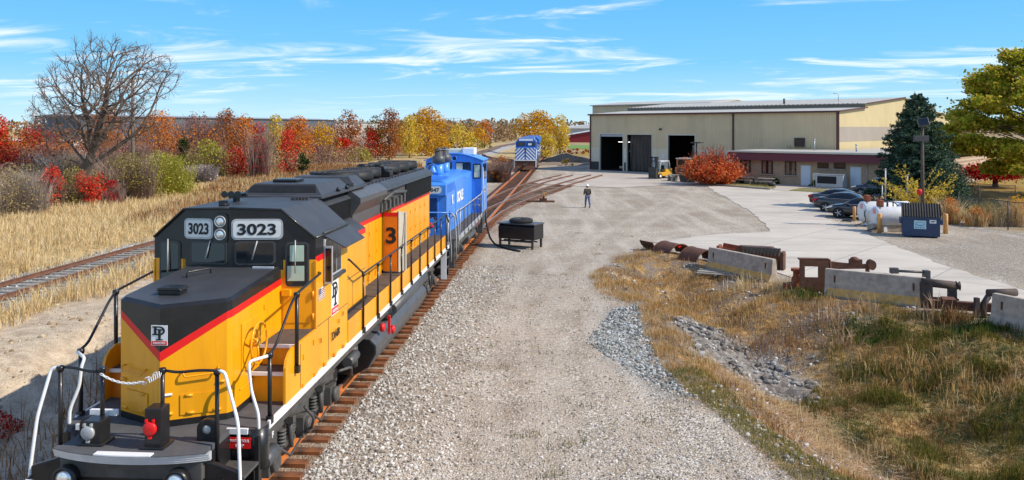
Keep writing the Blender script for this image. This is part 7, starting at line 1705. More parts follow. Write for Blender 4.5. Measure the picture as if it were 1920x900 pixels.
scrap('rusty_valve', 1494, 543, 0.3, 'pair of small reddish cast fittings beside the holed plate', lambda mb: (mb.lathe([(0.2, 0), (0.2, 0.45), (0.14, 0.5), (0.14, 0.68), (0.22, 0.7), (0.22, 0.8)], (0, 0, 0), 'z', 14), mb.box(-0.5, 0.5, -0.2, 0.2, 0.0, 0.25)), M['rust_red'])
scrap('axle_beam', 1600, 530, -0.12, 'rusted axle beam with a bushing lying on top behind the longest barrier', lambda mb: (mb.prism([(-1.1, 0.55), (-1.1, 0.85), (-0.2, 0.78), (0.9, 0.76), (0.9, 0.6)], 'y', -0.1, 0.1), mb.tube([(0.85, -0.2, 0.75), (0.85, 0.2, 0.75)], 0.2, 14), mb.box(-0.2, 0.4, -0.12, 0.12, 0.75, 0.95), mb.lathe([(0.22, 0.9), (0.2, 1.0), (0.08, 1.05)], (0.05, 0, 0), 'z', 12), mb.box(-0.9, -0.7, -0.1, 0.1, 0, 0.6), mb.box(0.6, 0.75, -0.1, 0.1, 0, 0.7)), M['rust'])
scrap('link_bar', 1712, 566, -0.1, 'dark link bar with a block end poking past the longest barrier', lambda mb: (mb.tube([(-0.7, 0, 1.12), (0.5, 0, 1.08)], 0.05, 6), mb.box(-0.78, -0.52, -0.1, 0.1, 1.03, 1.22), mb.box(0.35, 0.55, -0.12, 0.12, 0, 1.15)), M['under'])
def s_knuck(mb):
    mb.tube([(-0.7, 0, 1.08), (0.65, 0, 0.98)], 0.17, 14); mb.box(-0.75, -0.3, -0.16, 0.16, 0.0, 1.05); mb.box(0.32, 0.62, -0.16, 0.16, 0.0, 0.9); mb.box(-0.75, 0.7, -0.14, 0.14, 0.2, 0.45); mb.lathe([(0.2, 0.62), (0.13, 0.70), (0.2, 0.76)], (0, 0, 0.98), 'x', 14); mb.box(-0.2, 0.0, -0.2, 0.2, 0.1, 0.3)
scrap('coupler_yoke', 1762, 577, -0.25, 'heavy dark coupler yoke with a rectangular opening past the longest barrier', s_knuck, M['oldiron'])
scrap('rail_beam', 1822, 588, -0.35, 'low dark steel beam lying between the two coupler yokes', lambda mb: (mb.box(-1.3, 0.9, -0.12, 0.12, 0.12, 0.4), mb.box(-0.9, -0.5, -0.35, 0.2, 0, 0.5)), M['rust'])
scrap('coupler_yoke', 1876, 596, -0.1, 'smaller dark coupler yoke standing behind the plain barrier', lambda mb: (mb.tube([(-0.5, 0, 1.0), (0.6, 0, 1.05)], 0.15, 14), mb.tube([(-0.65, 0, 0.0), (-0.62, 0, 0.6), (-0.45, 0, 0.88)], 0.12, 10), mb.box(0.1, 0.4, -0.12, 0.12, 0, 0.9), mb.box(-0.98, -0.82, -0.1, 0.1, 0, 0.8)), M['oldiron'])
scrap('broken_pallet', 1345, 511, -0.4, 'broken grey pallet boards under the foot of the tilted barrier', lambda mb: [mb.box(-0.8, 0.8, -0.6+0.28*i, -0.46+0.28*i, 0.06+0.02*(i % 2), 0.10+0.02*(i % 2)) for i in range(4)]+[mb.box(-0.75+0.7*i, -0.65+0.7*i, -0.6, 0.5, 0.0, 0.06) for i in range(3)], M['wood'], 0.02)

# ================================================================ black radiator stand, switch stand, heaps
a = at(936, 463); b_ = at(999, 468); T = thing('cooling_unit', 'black fan cooler on a steel leg stand next to the switcher', 'cooler', (a.x, a.y, 0), math.atan2((b_-a).y, (b_-a).x)); wd = (b_-a).length
mb = MB(); mb.prism([(0.0, 0.46), (1.1, 0.46), (1.1, 1.27), (0.12, 1.22), (-0.02, 1.08)], 'x', -0.05, wd+0.08); mb.build('housing', BK, T, bevel=0.02)
mb = MB(); mb.box(-0.1, wd+0.12, -0.06, 1.15, 1.22, 1.28); mb.build('top_plate', M['tank'], T, bevel=0.01)
mb = MB(); mb.lathe([(0.5, 1.28), (0.62, 1.32), (0.62, 1.42), (0.5, 1.5), (0.1, 1.46)], (wd*0.52, 0.52, 0), 'z', 26); fn_ = mb.build('fan', M['rubber'], T)
mb = MB(); [mb.tube([(wd*0.52, 0.52, 1.51), (wd*0.52+0.6*math.cos(R(q)), 0.52+0.6*math.sin(R(q)), 1.45)], 0.012, 4) for q in range(0, 360, 15)]; mb.build('fan_guard', M['dark_metal'], fn_)
for x in (0.04, wd-0.04):
    for y in (0.04, 1.05):
        mb = MB(); mb.box(x-0.05, x+0.05, y-0.05, y+0.05, 0, 0.5); mb.build('leg', M['dark_metal'], T)
for z in (0.08, 0.32):
    mb = MB(); mb.box(0, wd, 0.0, 0.06, z, z+0.06); mb.build('brace', M['dark_metal'], T)
mb = MB(); mb.box(0, wd, 0.5, 0.56, 0.3, 0.36); mb.box(wd/2-0.03, wd/2+0.03, 0.0, 1.0, 0.3, 0.36); mb.build('brace', M['dark_metal'], T)
a = at(1019, 379); T = thing('switch_stand', 'low rusty switch stand with a yellow tip on two long ties', 'switch stand', (a.x, a.y, 0.0), -0.15)
for k in (0, 1):
    mb = MB(); mb.box(-1.6, 0.9, -0.1+0.5*k, 0.1+0.5*k, 0.0, 0.1); mb.build('head_tie', M['tie'], T)
mb = MB(); mb.box(-0.35, 0.25, -0.05, 0.5, 0.1, 0.3); mb.tube([(0, 0.2, 0.3), (0, 0.2, 0.55)], 0.08, 8); mb.build('throw_box', M['rust'], T); mb = MB(); mb.box(-0.07, 0.07, 0.14, 0.26, 0.55, 0.85); mb.build('target', fy_, T)
def heap(u, v, rx, ry, h_, m, lab, seed, name='dirt_mound', cat='mound'):
    a = at(u, v); mb = MB(); n, k = 26, 9
    for i in range(k+1):
        f = i/k
        for j in range(n):
            t = 2*math.pi*j/n; rr = (1-f)**0.8*(1+0.25*(vnoise(3*math.cos(t)+seed, 3*math.sin(t)+f*3)-0.5)); mb.v.append((rx*rr*math.cos(t), ry*rr*math.sin(t), h_*f**0.9*(1+0.2*float(vnoise(4*math.cos(t)+seed*2, f*5)-0.5))-0.03))
    for i in range(k):
        for j in range(n): mb.f.append([i*n+j, i*n+(j+1) % n, (i+1)*n+(j+1) % n, (i+1)*n+j]); mb.m.append(0); mb.sm.append(True)
    return tag(mb.build(name, m, None, loc=(a.x, a.y, 0)), lab, cat)
M['dirtheap'] = mat('dirt_heap', (0.20, 0.14, 0.095), 0.95, var=0.3, scale=3, bump=0.8, bscale=6)
heap(1063, 303, 5.0, 3.5, 1.5, M['dirtheap'], 'brown pointed dirt mound on bare ground past the tracks', 3)
heap(1090, 302, 3.4, 2.2, 0.8, M['under'], 'dark rubble heap at the corner of the tan workshop', 5, 'rubble_heap', 'heap')
heap(1040, 309, 9.0, 1.5, 0.5, mat('earth_bank', (0.22, 0.17, 0.12), 0.95, var=0.3, bump=0.8, bscale=5), 'low earth bank between the dirt mound and the tracks', 9, 'earth_bank', 'bank')

# ================================================================ the walking person
a = at(1101.5, 389); Pn = thing('person', 'person in a white hard hat, dark jacket and blue jeans walking across the gravel', 'person', (a.x, a.y, tz1(a.x, a.y)+0.005), 0.25)
def skin(name, verts, edges, rad, m, parent, lvl=2):
    me = bpy.data.meshes.new(name); me.from_pydata(verts, edges, []); o = bpy.data.objects.new(name, me); C.objects.link(o); o.parent = parent
    s_ = o.modifiers.new('skin', 'SKIN'); me.materials.append(m)
    for i, v in enumerate(me.skin_vertices[0].data): v.radius = rad[i] if isinstance(rad[i], tuple) else (rad[i], rad[i]); v.use_root = (i == 0)
    s_.use_smooth_shade = True
    q = o.modifiers.new('sub', 'SUBSURF'); q.levels = lvl; q.render_levels = lvl; return o
skin_m = mat('skin', (0.42, 0.24, 0.16), 0.6); jk = mat('dark_jacket', (0.05, 0.042, 0.034), 0.85, var=0.2); jn = mat('blue_jeans', (0.055, 0.10, 0.22), 0.85, var=0.25)
# local y points away from the camera; the walker is seen from behind, left foot forward
V = [(0, 0, 0.95), (0, 0.0, 1.12), (0, 0.02, 1.38), (0, 0.03, 1.50), (0, 0.05, 1.62),
     (0.10, 0.0, 0.90), (0.11, -0.10, 0.50), (0.11, -0.30, 0.12), (0.12, -0.17, 0.05),
     (-0.10, 0.0, 0.90), (-0.10, 0.16, 0.50), (-0.10, 0.15, 0.10), (-0.11, 0.30, 0.04),
     (0.20, 0.02, 1.42), (0.27, 0.04, 1.15), (0.25, 0.22, 0.98), (0.22, 0.30, 0.95),
     (-0.20, 0.02, 1.42), (-0.27, -0.05, 1.16), (-0.24, 0.14, 1.0), (-0.2, 0.22, 0.99)]
E = [(0, 1), (1, 2), (2, 3), (3, 4), (0, 5), (5, 6), (6, 7), (7, 8), (0, 9), (9, 10), (10, 11), (11, 12), (2, 13), (13, 14), (14, 15), (15, 16), (2, 17), (17, 18), (18, 19), (19, 20)]
rd = [(0.16, 0.11), (0.15, 0.10), (0.17, 0.11), 0.055, 0.06, 0.095, 0.065, 0.045, 0.045, 0.095, 0.065, 0.045, 0.045, 0.065, 0.05, 0.038, 0.035, 0.065, 0.05, 0.038, 0.035]
skin('body', V, E, rd, skin_m, Pn)
skin('jacket', [(0, 0, 0.92), (0, 0, 1.12), (0, 0.02, 1.40), (0, 0.03, 1.47), (0.21, 0.02, 1.41), (0.28, 0.04, 1.15), (0.255, 0.20, 1.0), (-0.21, 0.02, 1.41), (-0.28, -0.05, 1.16), (-0.245, 0.12, 1.02)], [(0, 1), (1, 2), (2, 3), (2, 4), (4, 5), (5, 6), (2, 7), (7, 8), (8, 9)], [(0.19, 0.145), (0.18, 0.13), (0.2, 0.135), 0.075, 0.085, 0.068, 0.055, 0.085, 0.068, 0.055], jk, Pn)
skin('jeans', [(0, 0, 0.93), (0.10, 0.0, 0.86), (0.11, -0.10, 0.50), (0.11, -0.29, 0.14), (-0.10, 0.0, 0.86), (-0.10, 0.16, 0.50), (-0.10, 0.15, 0.11)], [(0, 1), (1, 2), (2, 3), (0, 4), (4, 5), (5, 6)], [(0.17, 0.12), 0.11, 0.08, 0.068, 0.11, 0.08, 0.068], jn, Pn)
for (x, y, z, q) in ((0.11, -0.26, 0.10, 0.5), (-0.105, 0.2, 0.05, 0.0)):
    mb = MB(); Mx = Matrix.Translation((x, y, z)) @ Matrix.Rotation(-q, 4, 'X'); mb.ell((0, 0.05, 0), (0.055, 0.15, 0.05)); mb.v = [tuple(Mx @ Vector(v)) for v in mb.v]; mb.build('boot', M['rubber'], Pn)
mb = MB(); mb.ell((0, 0.06, 1.66), (0.078, 0.098, 0.12), 16, 12); mb.ell((0, 0.16, 1.65), (0.014, 0.022, 0.02)); mb.ell((0.08, 0.06, 1.65), (0.012, 0.02, 0.03)); mb.ell((-0.08, 0.06, 1.65), (0.012, 0.02, 0.03)); mb.build('head', skin_m, Pn)
mb = MB(); mb.ell((0, 0.04, 1.63), (0.083, 0.085, 0.10), 14, 10); mb.build('hair', M['bark'], Pn)
mb = MB(); mb.lathe([(0.17, 1.70), (0.165, 1.715), (0.118, 1.72), (0.112, 1.77), (0.08, 1.82), (0.02, 1.835)], (0, 0.06, 0), 'z', 20); mb.build('hard_hat', WH, Pn)
mb = MB(); mb.tube([(-0.19, -0.12, 1.02), (0.19, -0.12, 1.02)], 0.02, 6); mb.build('tool_belt', M['rubber'], Pn)
# ================================================================ plants
def leaf_quads(P, s, rs, nrm=None, aspect=0.62):
    n = len(P); a = rs.randn(n, 3); a /= np.linalg.norm(a, axis=1)[:, None]
    if nrm is not None: a = a+nrm*1.1; a /= np.linalg.norm(a, axis=1)[:, None]
    b = rs.randn(n, 3); b -= a*(a*b).sum(1)[:, None]; b /= np.linalg.norm(b, axis=1)[:, None]
    c = np.cross(a, b); k = s*(0.6+0.8*rs.rand(n))[:, None]*0.5
    V = np.stack([P-b*k, P+c*k*aspect, P+b*k, P-c*k*aspect], 1)
    return V.reshape(-1, 3), (np.arange(n)[:, None]*4+np.arange(4)[None]).astype(np.int32)
def foliage(name, parent, clumps, n, s, m, seed, shell=0.5):
    rs = np.random.RandomState(seed); cs = np.array([c[:3] for c in clumps]); rr = np.array([c[3] for c in clumps])
    p = rr**2; p /= p.sum(); i = rs.choice(len(rr), n, p=p)
    d = rs.randn(n, 3); d /= np.linalg.norm(d, axis=1)[:, None]
    f = shell+(1-shell)*rs.rand(n)**0.7
    P = cs[i]+d*(rr[i]*f)[:, None]*np.array([1, 1, 0.85]); P[:, 2] = np.maximum(P[:, 2], 0.05)
    V, Fq = leaf_quads(P, s, rs, d*np.array([0.6, 0.6, 0.9]))
    return np_mesh(name, V, Fq, m, parent=parent)
def clumps(shape, w, h, n, seed, z0=0.0, rel=0.26):
    rs = random.Random(seed); o = []
    while len(o) < n:
        a = rs.uniform(0, 2*math.pi); t = rs.random(); q = math.sqrt(rs.uniform(0.12, 1))
        if shape == 'round': r_ = math.sqrt(max(0, 1-(2*t-1)**2))
        elif shape == 'cone': r_ = (1-t)**0.85*min(1, 0.45+3*t)
        elif shape == 'column': r_ = min(1, 0.55+2*t)*min(1, 2.2*(1-t)+0.25)*0.9
        elif shape == 'mound': r_ = math.sqrt(max(0, 1-t*t))
        elif shape == 'vase': r_ = 0.45+0.55*math.sin(min(1, t*1.15)*math.pi*0.62)
        elif shape == 'spread': r_ = math.sqrt(max(0, 1-(1.6*t-0.75)**2)) if abs(1.6*t-0.75) < 1 else 0
        r = rel*min(w, h)*rs.uniform(0.55, 1.15)
        R_ = max(0.0, w/2*r_-r*0.6)
        o.append((R_*q*math.cos(a), R_*q*math.sin(a), z0+r*0.5+(h-z0-r*1.2)*t, r))
    return o
def stems(name, parent, cl, base_r, m, seed, n=10, trunk_h=0.0, k=5):
    rs = random.Random(seed); mb = MB(); top = Vector((rs.uniform(-.1, .1), rs.uniform(-.1, .1), trunk_h))
    if trunk_h > 0.05: mb.tube([(0, 0, -0.15), (0, 0, 0.05), top*0.5+Vector((0, 0, 0)), top], base_r, 8, taper=[base_r*1.5, base_r*1.1, base_r*0.95, base_r*0.8])
    for c in rs.sample(cl, min(n, len(cl))):
        e = Vector(c[:3]); s_ = top if trunk_h > 0.05 else Vector((rs.uniform(-.25, .25)*abs(e.x+0.3), rs.uniform(-.25, .25)*abs(e.y+0.3), -0.1))
        mid = s_.lerp(e, 0.5)+Vector((rs.uniform(-.1, .1), rs.uniform(-.1, .1), 0.12))*(e-s_).length*0.5
        br = base_r*(0.5 if trunk_h > 0.05 else 0.8)
        mb.tube([s_, mid, e, e+(e-mid)*0.3], br, k, taper=[br, br*0.6, br*0.3, br*0.1])
    return mb.build(name, m, parent)
def fol_n(wpx, hpx, lp, cov): return int(max(250, 3.4*cov*wpx*hpx*0.75/(lp*lp)))
def plant(kind, label, u, vb, vt, wpx, m, shape='round', group=None, y=None, z0=0.0, trunk=0.0, cov=2.4, lp=3.4, ncl=None, bark=None, zg=None, seed=None, twigs=0, tm=None, cat=None, rel=0.26, nst=12):
    """u: middle, vb/vt: base and top rows, wpx: width, all photo pixels; becomes a real size at its own distance"""
    seed = seed or (abs(hash((int(u), int(vb), int(vt)))) % 9973)
    if y is None:
        y = 1500*CAMZ/(vb-240.0)
        for _ in range(4):
            x = (u-960)/1500*y; y = 1500*(CAMZ-tz1(x, y))/(vb-240.0)
    x = (u-960)/1500*y; zg = tz1(x, y) if zg is None else zg
    top = CAMZ-(vt-240)*y/1500; h = (top-zg)*(1.1 if group == HG_ and 98 < y < 170 else 1.0); w = wpx*(1.22 if group == HG_ else 1.0)*y/1500; s = lp*y/1500
    T = thing(kind, label, cat or ('tree' if 'tree' in kind or kind in ('cedar', 'spruce', 'maple') else 'shrub'), (x, y, zg), 0, group)
    cl = clumps(shape, w, h, ncl or max(10, int(0.0075*wpx*(vb-vt))+12), seed, z0*h, rel)
    foliage('crown', T, cl, fol_n(wpx, h*1500/y, lp, cov), s, m, seed)
    stems('trunk' if trunk else 'stems', T, cl, max(0.03, h*0.018 if trunk else h*0.010), bark or M['bark'], seed, nst, trunk*h)
    if twigs:
        rs = np.random.RandomState(seed); n = twigs; a = rs.rand(n)*6.283; r_ = np.sqrt(rs.rand(n))*w*0.42
        bx_, by_ = r_*np.cos(a)*0.8, r_*np.sin(a)*0.8
        o = blades('twigs', bx_, by_, h*(0.55+0.55*rs.rand(n)), np.full(n, max(0.012, y*0.00055)), tm or M['twig'], 0.55, z=np.zeros(n), seed=seed, kind=None); o.parent = T
    return T
HG_ = 'autumn shrubs and trees along the track'
M['twig'] = leaf_mat('bare_twigs', [(0.16, 0.10, 0.075), (0.30, 0.20, 0.16), (0.42, 0.31, 0.25)], 0.1)
M['twig_grey'] = leaf_mat('grey_twigs', [(0.22, 0.17, 0.14), (0.38, 0.31, 0.27), (0.52, 0.45, 0.4)], 0.1)
def lm(n, *c, tr=0.32): M[n] = leaf_mat(n, c, tr); return M[n]
lm('l_red', (0.32, 0.012, 0.01), (0.62, 0.03, 0.02), (0.78, 0.07, 0.035), (0.7, 0.14, 0.05))
lm('l_crimson', (0.20, 0.01, 0.012), (0.45, 0.02, 0.025), (0.62, 0.05, 0.045))
lm('l_orange', (0.32, 0.07, 0.012), (0.58, 0.15, 0.02), (0.72, 0.25, 0.04), (0.6, 0.32, 0.06))
lm('l_rust', (0.16, 0.05, 0.015), (0.36, 0.11, 0.025), (0.5, 0.18, 0.04))
lm('l_gold', (0.34, 0.15, 0.01), (0.60, 0.29, 0.015), (0.74, 0.42, 0.035), (0.62, 0.42, 0.06))
lm('l_yellow', (0.42, 0.26, 0.015), (0.70, 0.47, 0.04), (0.8, 0.6, 0.11), (0.5, 0.42, 0.07))
lm('l_olive', (0.10, 0.085, 0.02), (0.24, 0.19, 0.045), (0.36, 0.29, 0.08), (0.44, 0.35, 0.15))
lm('l_lime', (0.16, 0.17, 0.02), (0.34, 0.33, 0.04), (0.48, 0.44, 0.08), (0.5, 0.4, 0.1))
lm('l_mauve', (0.16, 0.055, 0.06), (0.32, 0.13, 0.12), (0.42, 0.22, 0.18), (0.3, 0.2, 0.13))
lm('l_tan', (0.20, 0.14, 0.06), (0.38, 0.28, 0.13), (0.5, 0.38, 0.2), (0.26, 0.22, 0.08))
lm('l_dark', (0.012, 0.022, 0.008), (0.03, 0.05, 0.014), (0.06, 0.085, 0.025), tr=0.1)
lm('l_green', (0.035, 0.05, 0.012), (0.085, 0.11, 0.025), (0.16, 0.17, 0.04))
lm('l_spruce', (0.016, 0.036, 0.018), (0.042, 0.078, 0.042), (0.09, 0.14, 0.085), (0.18, 0.23, 0.165), tr=0.08)
lm('l_maple', (0.18, 0.20, 0.014), (0.36, 0.37, 0.025), (0.52, 0.49, 0.045), (0.66, 0.50, 0.07), (0.5, 0.28, 0.05), tr=0.42)
lm('l_brownwood', (0.16, 0.10, 0.06), (0.27, 0.17, 0.10), (0.36, 0.22, 0.11), (0.2, 0.18, 0.08), tr=0.15)
HG = 'autumn shrubs and trees along the track'
# --- hedgerow, from the near left to the far right
plant('shrub', 'big tan twiggy bush at the very left, next to the narrow red sapling', 20, 404, 312, 150, M['l_tan'], 'mound', HG, cov=1.5, twigs=1200, tm=M['twig_grey'])
plant('sapling_tree', 'narrow red-leaved sapling between the tan bush and the big bare tree', 95, 389, 303, 44, M['l_red'], 'column', HG, cov=2.4, trunk=0.1)
plant('shrub', 'olive twiggy bush between the narrow red sapling and the bare tree', 135, 386, 312, 84, M['l_olive'], 'mound', HG, cov=1.4, twigs=500)
plant('shrub', 'bright scarlet shrub right at the foot of the big bare tree', 172, 381, 318, 46, M['l_red'], 'vase', HG, cov=2.2, y=60)
plant('shrub', 'thin crimson shrub spreading between the scarlet shrub and the willowy bush', 208, 380, 338, 56, M['l_crimson'], 'mound', HG, cov=1.2, twigs=300, y=61)
plant('shrub', 'large brownish-olive bush just right of the bare tree trunk', 240, 376, 280, 108, M['l_olive'], 'mound', HG, cov=1.9, twigs=900)
plant('shrub', 'large yellow-green willowy bush, the greenest in the hedgerow', 300, 368, 282, 130, M['l_lime'], 'mound', HG, cov=2.1, twigs=900, tm=M['l_lime'])
plant('maple_tree', 'bright red pointed maple at the very left, above the tan bush', -2, 320, 216, 62, M['l_red'], 'cone', HG, y=80, cov=2.4, trunk=0.1)
plant('shrub', 'dark maroon shrub below the bright red pointed maple', 8, 350, 268, 80, M['l_crimson'], 'mound', HG, y=76, cov=1.8)
plant('thicket_shrub', 'mauve bare-twigged thicket between the red maple and the bare tree', 85, 350, 266, 120, M['l_mauve'], 'mound', HG, y=84, cov=1.0, twigs=2200)
plant('thicket_shrub', 'grey-brown thicket with pale twigs behind the bare tree trunk', 128, 352, 280, 120, M['l_tan'], 'mound', HG, y=80, cov=0.8, twigs=1800, tm=M['twig_grey'])
plant('shrub', 'low maroon shrubs mass before the orange trailer', 62, 300, 243, 110, M['l_crimson'], 'mound', HG, y=118, cov=2.0, zg=0)
plant('thicket_shrub', 'mauve thicket below the orange tree, right of the bare tree', 240, 320, 262, 110, M['l_mauve'], 'mound', HG, y=90, cov=1.4, twigs=1500)
plant('orange_tree', 'orange tree directly behind the big bare tree trunk', 200, 330, 204, 80, M['l_orange'], 'round', HG, y=105, cov=2.0, trunk=0.2, zg=0)
plant('orange_tree', 'rounded orange tree between the utility pole and the dark cedar', 300, 318, 216, 84, M['l_orange'], 'round', HG, y=104, cov=2.3, trunk=0.15, zg=0)
plant('cedar', 'dark green cedar between the willowy bush and the olive-yellow bush', 344, 324, 254, 36, M['l_dark'], 'cone', HG, cov=3.0, trunk=0.05, y=96)
plant('shrub', 'rounded olive-yellow bush just right of the dark cedar', 388, 334, 260, 88, M['l_lime'], 'mound', HG, cov=2.4, twigs=300)
plant('thicket_shrub', 'pale grey brush in front of the olive-yellow bush', 372, 344, 306, 76, M['twig_grey'], 'mound', HG, cov=0.5, twigs=1500, tm=M['twig_grey'])
plant('thicket_shrub', 'salmon twiggy tree leaning before the warehouse roof', 372, 320, 216, 70, M['l_mauve'], 'round', HG, y=112, cov=1.1, twigs=500, trunk=0.2, zg=0)
plant('bronze_tree', 'dark bronze-green tree against the warehouse, behind a red shrub', 424, 318, 214, 52, M['l_rust'], 'round', HG, y=115, cov=2.0, trunk=0.2, zg=0)
plant('shrub', 'scarlet shrub with a twiggy base right of the olive-yellow bush', 446, 334, 272, 52, M['l_red'], 'round', HG, cov=1.9, trunk=0.1)
plant('orange_tree', 'rust-orange tree behind the scarlet shrub and the pink-twigged sapling', 456, 320, 222, 56, M['l_orange'], 'round', HG, y=110, cov=1.9, trunk=0.2, zg=0)
plant('sapling_tree', 'pink-twigged sapling with a crimson top', 486, 336, 228, 42, M['l_crimson'], 'cone', HG, cov=1.0, twigs=400, trunk=0.3)
plant('yellow_tree', 'slim pale yellow tree behind the pink-twigged sapling', 516, 316, 222, 36, M['l_yellow'], 'round', HG, y=120, cov=1.9, trunk=0.25, zg=0)
plant('orange_tree', 'tall fiery orange-red tree left of the small dark cedar', 540, 332, 246, 40, M['l_red'], 'column', HG, cov=1.7, trunk=0.1)
plant('cedar', 'small dark cedar standing in the dry grass behind the locomotive hood', 567, 332, 290, 24, M['l_dark'], 'column', HG, cov=3.2, trunk=0.04)
plant('amber_tree', 'broad amber tree in front of the warehouse, left of the ochre one', 558, 316, 224, 66, M['l_orange'], 'round', HG, y=128, cov=2.1, trunk=0.2, zg=0)
plant('amber_tree', 'ochre tree by the right end of the blue-grey warehouse', 604, 308, 233, 58, M['l_gold'], 'round', HG, y=138, cov=1.9, trunk=0.2, zg=0)
plant('thicket_shrub', 'plum-coloured brush below the amber and ochre trees', 588, 308, 270, 80, M['l_mauve'], 'mound', HG, cov=1.3, twigs=700)
plant('red_tree', 'brick-red tree before the white shed', 650, 304, 212, 54, M['l_rust'], 'round', HG, y=146, cov=2.2, trunk=0.2, zg=0)
plant('shrub', 'small vermilion shrub below the brick-red tree', 644, 304, 258, 34, M['l_red'], 'round', HG, cov=2.2)
plant('shrub', 'yellow-green shrub between the vermilion shrub and the bright red one', 674, 304, 274, 40, M['l_lime'], 'mound', HG, cov=2.2)
plant('red_tree', 'glowing red cone-shaped tree between the white shed and the rust tree', 697, 300, 242, 42, M['l_red'], 'cone', HG, cov=2.8, trunk=0.1, rel=0.3)
plant('dark_tree', 'dark green tree behind the glowing red cone', 704, 296, 222, 40, M['l_green'], 'round', HG, y=165, cov=2.2, trunk=0.2, zg=0)
plant('rust_tree', 'brown-rust tree with a dark trunk left of the yellow tree', 730, 300, 210, 50, M['l_rust'], 'round', HG, cov=2.2, trunk=0.3)
plant('yellow_tree', 'lemon yellow tree in front of the big golden one', 768, 296, 222, 48, M['l_yellow'], 'round', HG, cov=2.3, trunk=0.15)
plant('golden_tree', 'biggest golden-orange tree behind the switcher cab', 800, 291, 201, 88, M['l_gold'], 'round', HG, y=176, cov=2.8, trunk=0.2, zg=0, ncl=60, rel=0.2)
plant('shrub', 'orange undergrowth at the foot of the biggest golden tree', 826, 294, 256, 50, M['l_gold'], 'mound', HG, y=160, cov=2.2, zg=0)
plant('cedar', 'tiny dark cedar above the switcher cab roof', 846, 284, 260, 16, M['l_dark'], 'round', HG, y=185, cov=3.0, zg=0)
plant('yellow_hedge_shrub', 'yellow bushes left of the far poles, beyond the tiny cedar', 862, 274, 231, 62, M['l_yellow'], 'mound', HG, y=235, cov=2.2, zg=0)
plant('yellow_hedge_shrub', 'olive-gold bushes under the far poles', 896, 270, 234, 46, M['l_gold'], 'mound', HG, y=262, cov=2.2, zg=0)
plant('shrub', 'dull green low bushes along the far straight track', 890, 274, 258, 70, M['l_olive'], 'mound', HG, y=240, cov=2.0, zg=0)
plant('orange_tree', 'orange tree at the end of the yellow bushes, beside a bare one', 910, 268, 224, 26, M['l_orange'], 'round', HG, y=300, cov=2.0, trunk=0.2, zg=0)
plant('bare_tree', 'pale bare tree far along the straight track', 920, 268, 222, 26, M['twig_grey'], 'round', HG, y=310, cov=0.9, trunk=0.25, zg=0)
plant('thicket_shrub', 'brown brush beside the tracks just past the switcher cab', 930, 330, 300, 60, M['l_rust'], 'mound', HG, y=92, cov=1.0, twigs=1500, zg=0)
plant('shrub', 'golden weeds left of the far blue locomotive', 940, 316, 294, 44, M['l_orange'], 'mound', HG, y=112, cov=1.2, twigs=900, zg=0)
# underbrush that fills the gaps between the bushes, too tangled to count
def underbrush(name, m, n, seed, u0, u1, dlo, dhi, h0, h1, thr):
    rs = np.random.RandomState(seed); u = rs.uniform(u0, u1, n); f = np.interp(u, [0, 300, 480, 640, 800, 900], [64, 82, 100, 125, 165, 240]); yy = f*(1+dlo+(dhi-dlo)*rs.rand(n)); xx = (u-960)/1500*yy
    k = fbm(xx*0.11+seed, yy*0.11) > thr; xx, yy = xx[k], yy[k]; hh = (h0+(h1-h0)*fbm(xx*0.25, yy*0.2+seed))*rs.rand(k.sum())**0.7
    P = np.stack([xx, yy, hh+0.1], -1); V, Fq = leaf_quads(P, 0.26, rs); tag(np_mesh(name, V, Fq, m), kind='stuff')
    j = rs.choice(len(xx), len(xx)//5); o = blades(name+'_stems', xx[j], yy[j], h0*0.6+h1*0.5*rs.rand(len(j)), np.full(len(j), 0.045), M['twig'], 0.5, z=np.zeros(len(j)), seed=seed)
underbrush('mauve_underbrush', M['l_mauve'], 26000, 61, -60, 700, 0.06, 0.34, 1.2, 5.5, 0.44)
underbrush('tan_underbrush', M['l_tan'], 22000, 62, -60, 720, 0.03, 0.25, 1.0, 4.2, 0.46)
underbrush('rust_underbrush', M['l_rust'], 26000, 63, -40, 860, 0.14, 0.42, 2.0, 9.0, 0.42)
underbrush('ochre_underbrush', M['l_orange'], 20000, 64, 60, 900, 0.15, 0.45, 2.0, 9.5, 0.47)
# --- behind the far locomotives
YG = 'golden trees behind the far locomotives'
plant('golden_tree', 'large amber tree rising behind the far blue locomotives', 1003, 288, 199, 86, M['l_gold'], 'round', YG, y=190, cov=2.8, trunk=0.15, zg=0, ncl=55, rel=0.2)
plant('golden_tree', 'yellow tree joined to the large amber one, nearer the red barn', 1050, 284, 212, 52, M['l_yellow'], 'round', YG, y=192, cov=2.4, trunk=0.15, zg=0)
plant('yellow_shrub', 'yellow-green bush leaning beside the far locomotive cab', 1022, 294, 244, 58, M['l_yellow'], 'mound', YG, y=165, cov=2.4, zg=0)
plant('shrub', 'russet hedge between the golden trees and the tan workshop', 1082, 292, 278, 60, M['l_rust'], 'mound', None, y=190, cov=2.2, zg=0)
plant('shrub', 'dusty green weeds on the heap by the workshop corner', 1062, 306, 297, 36, M['l_olive'], 'mound', None, y=132, cov=1.2, zg=0)
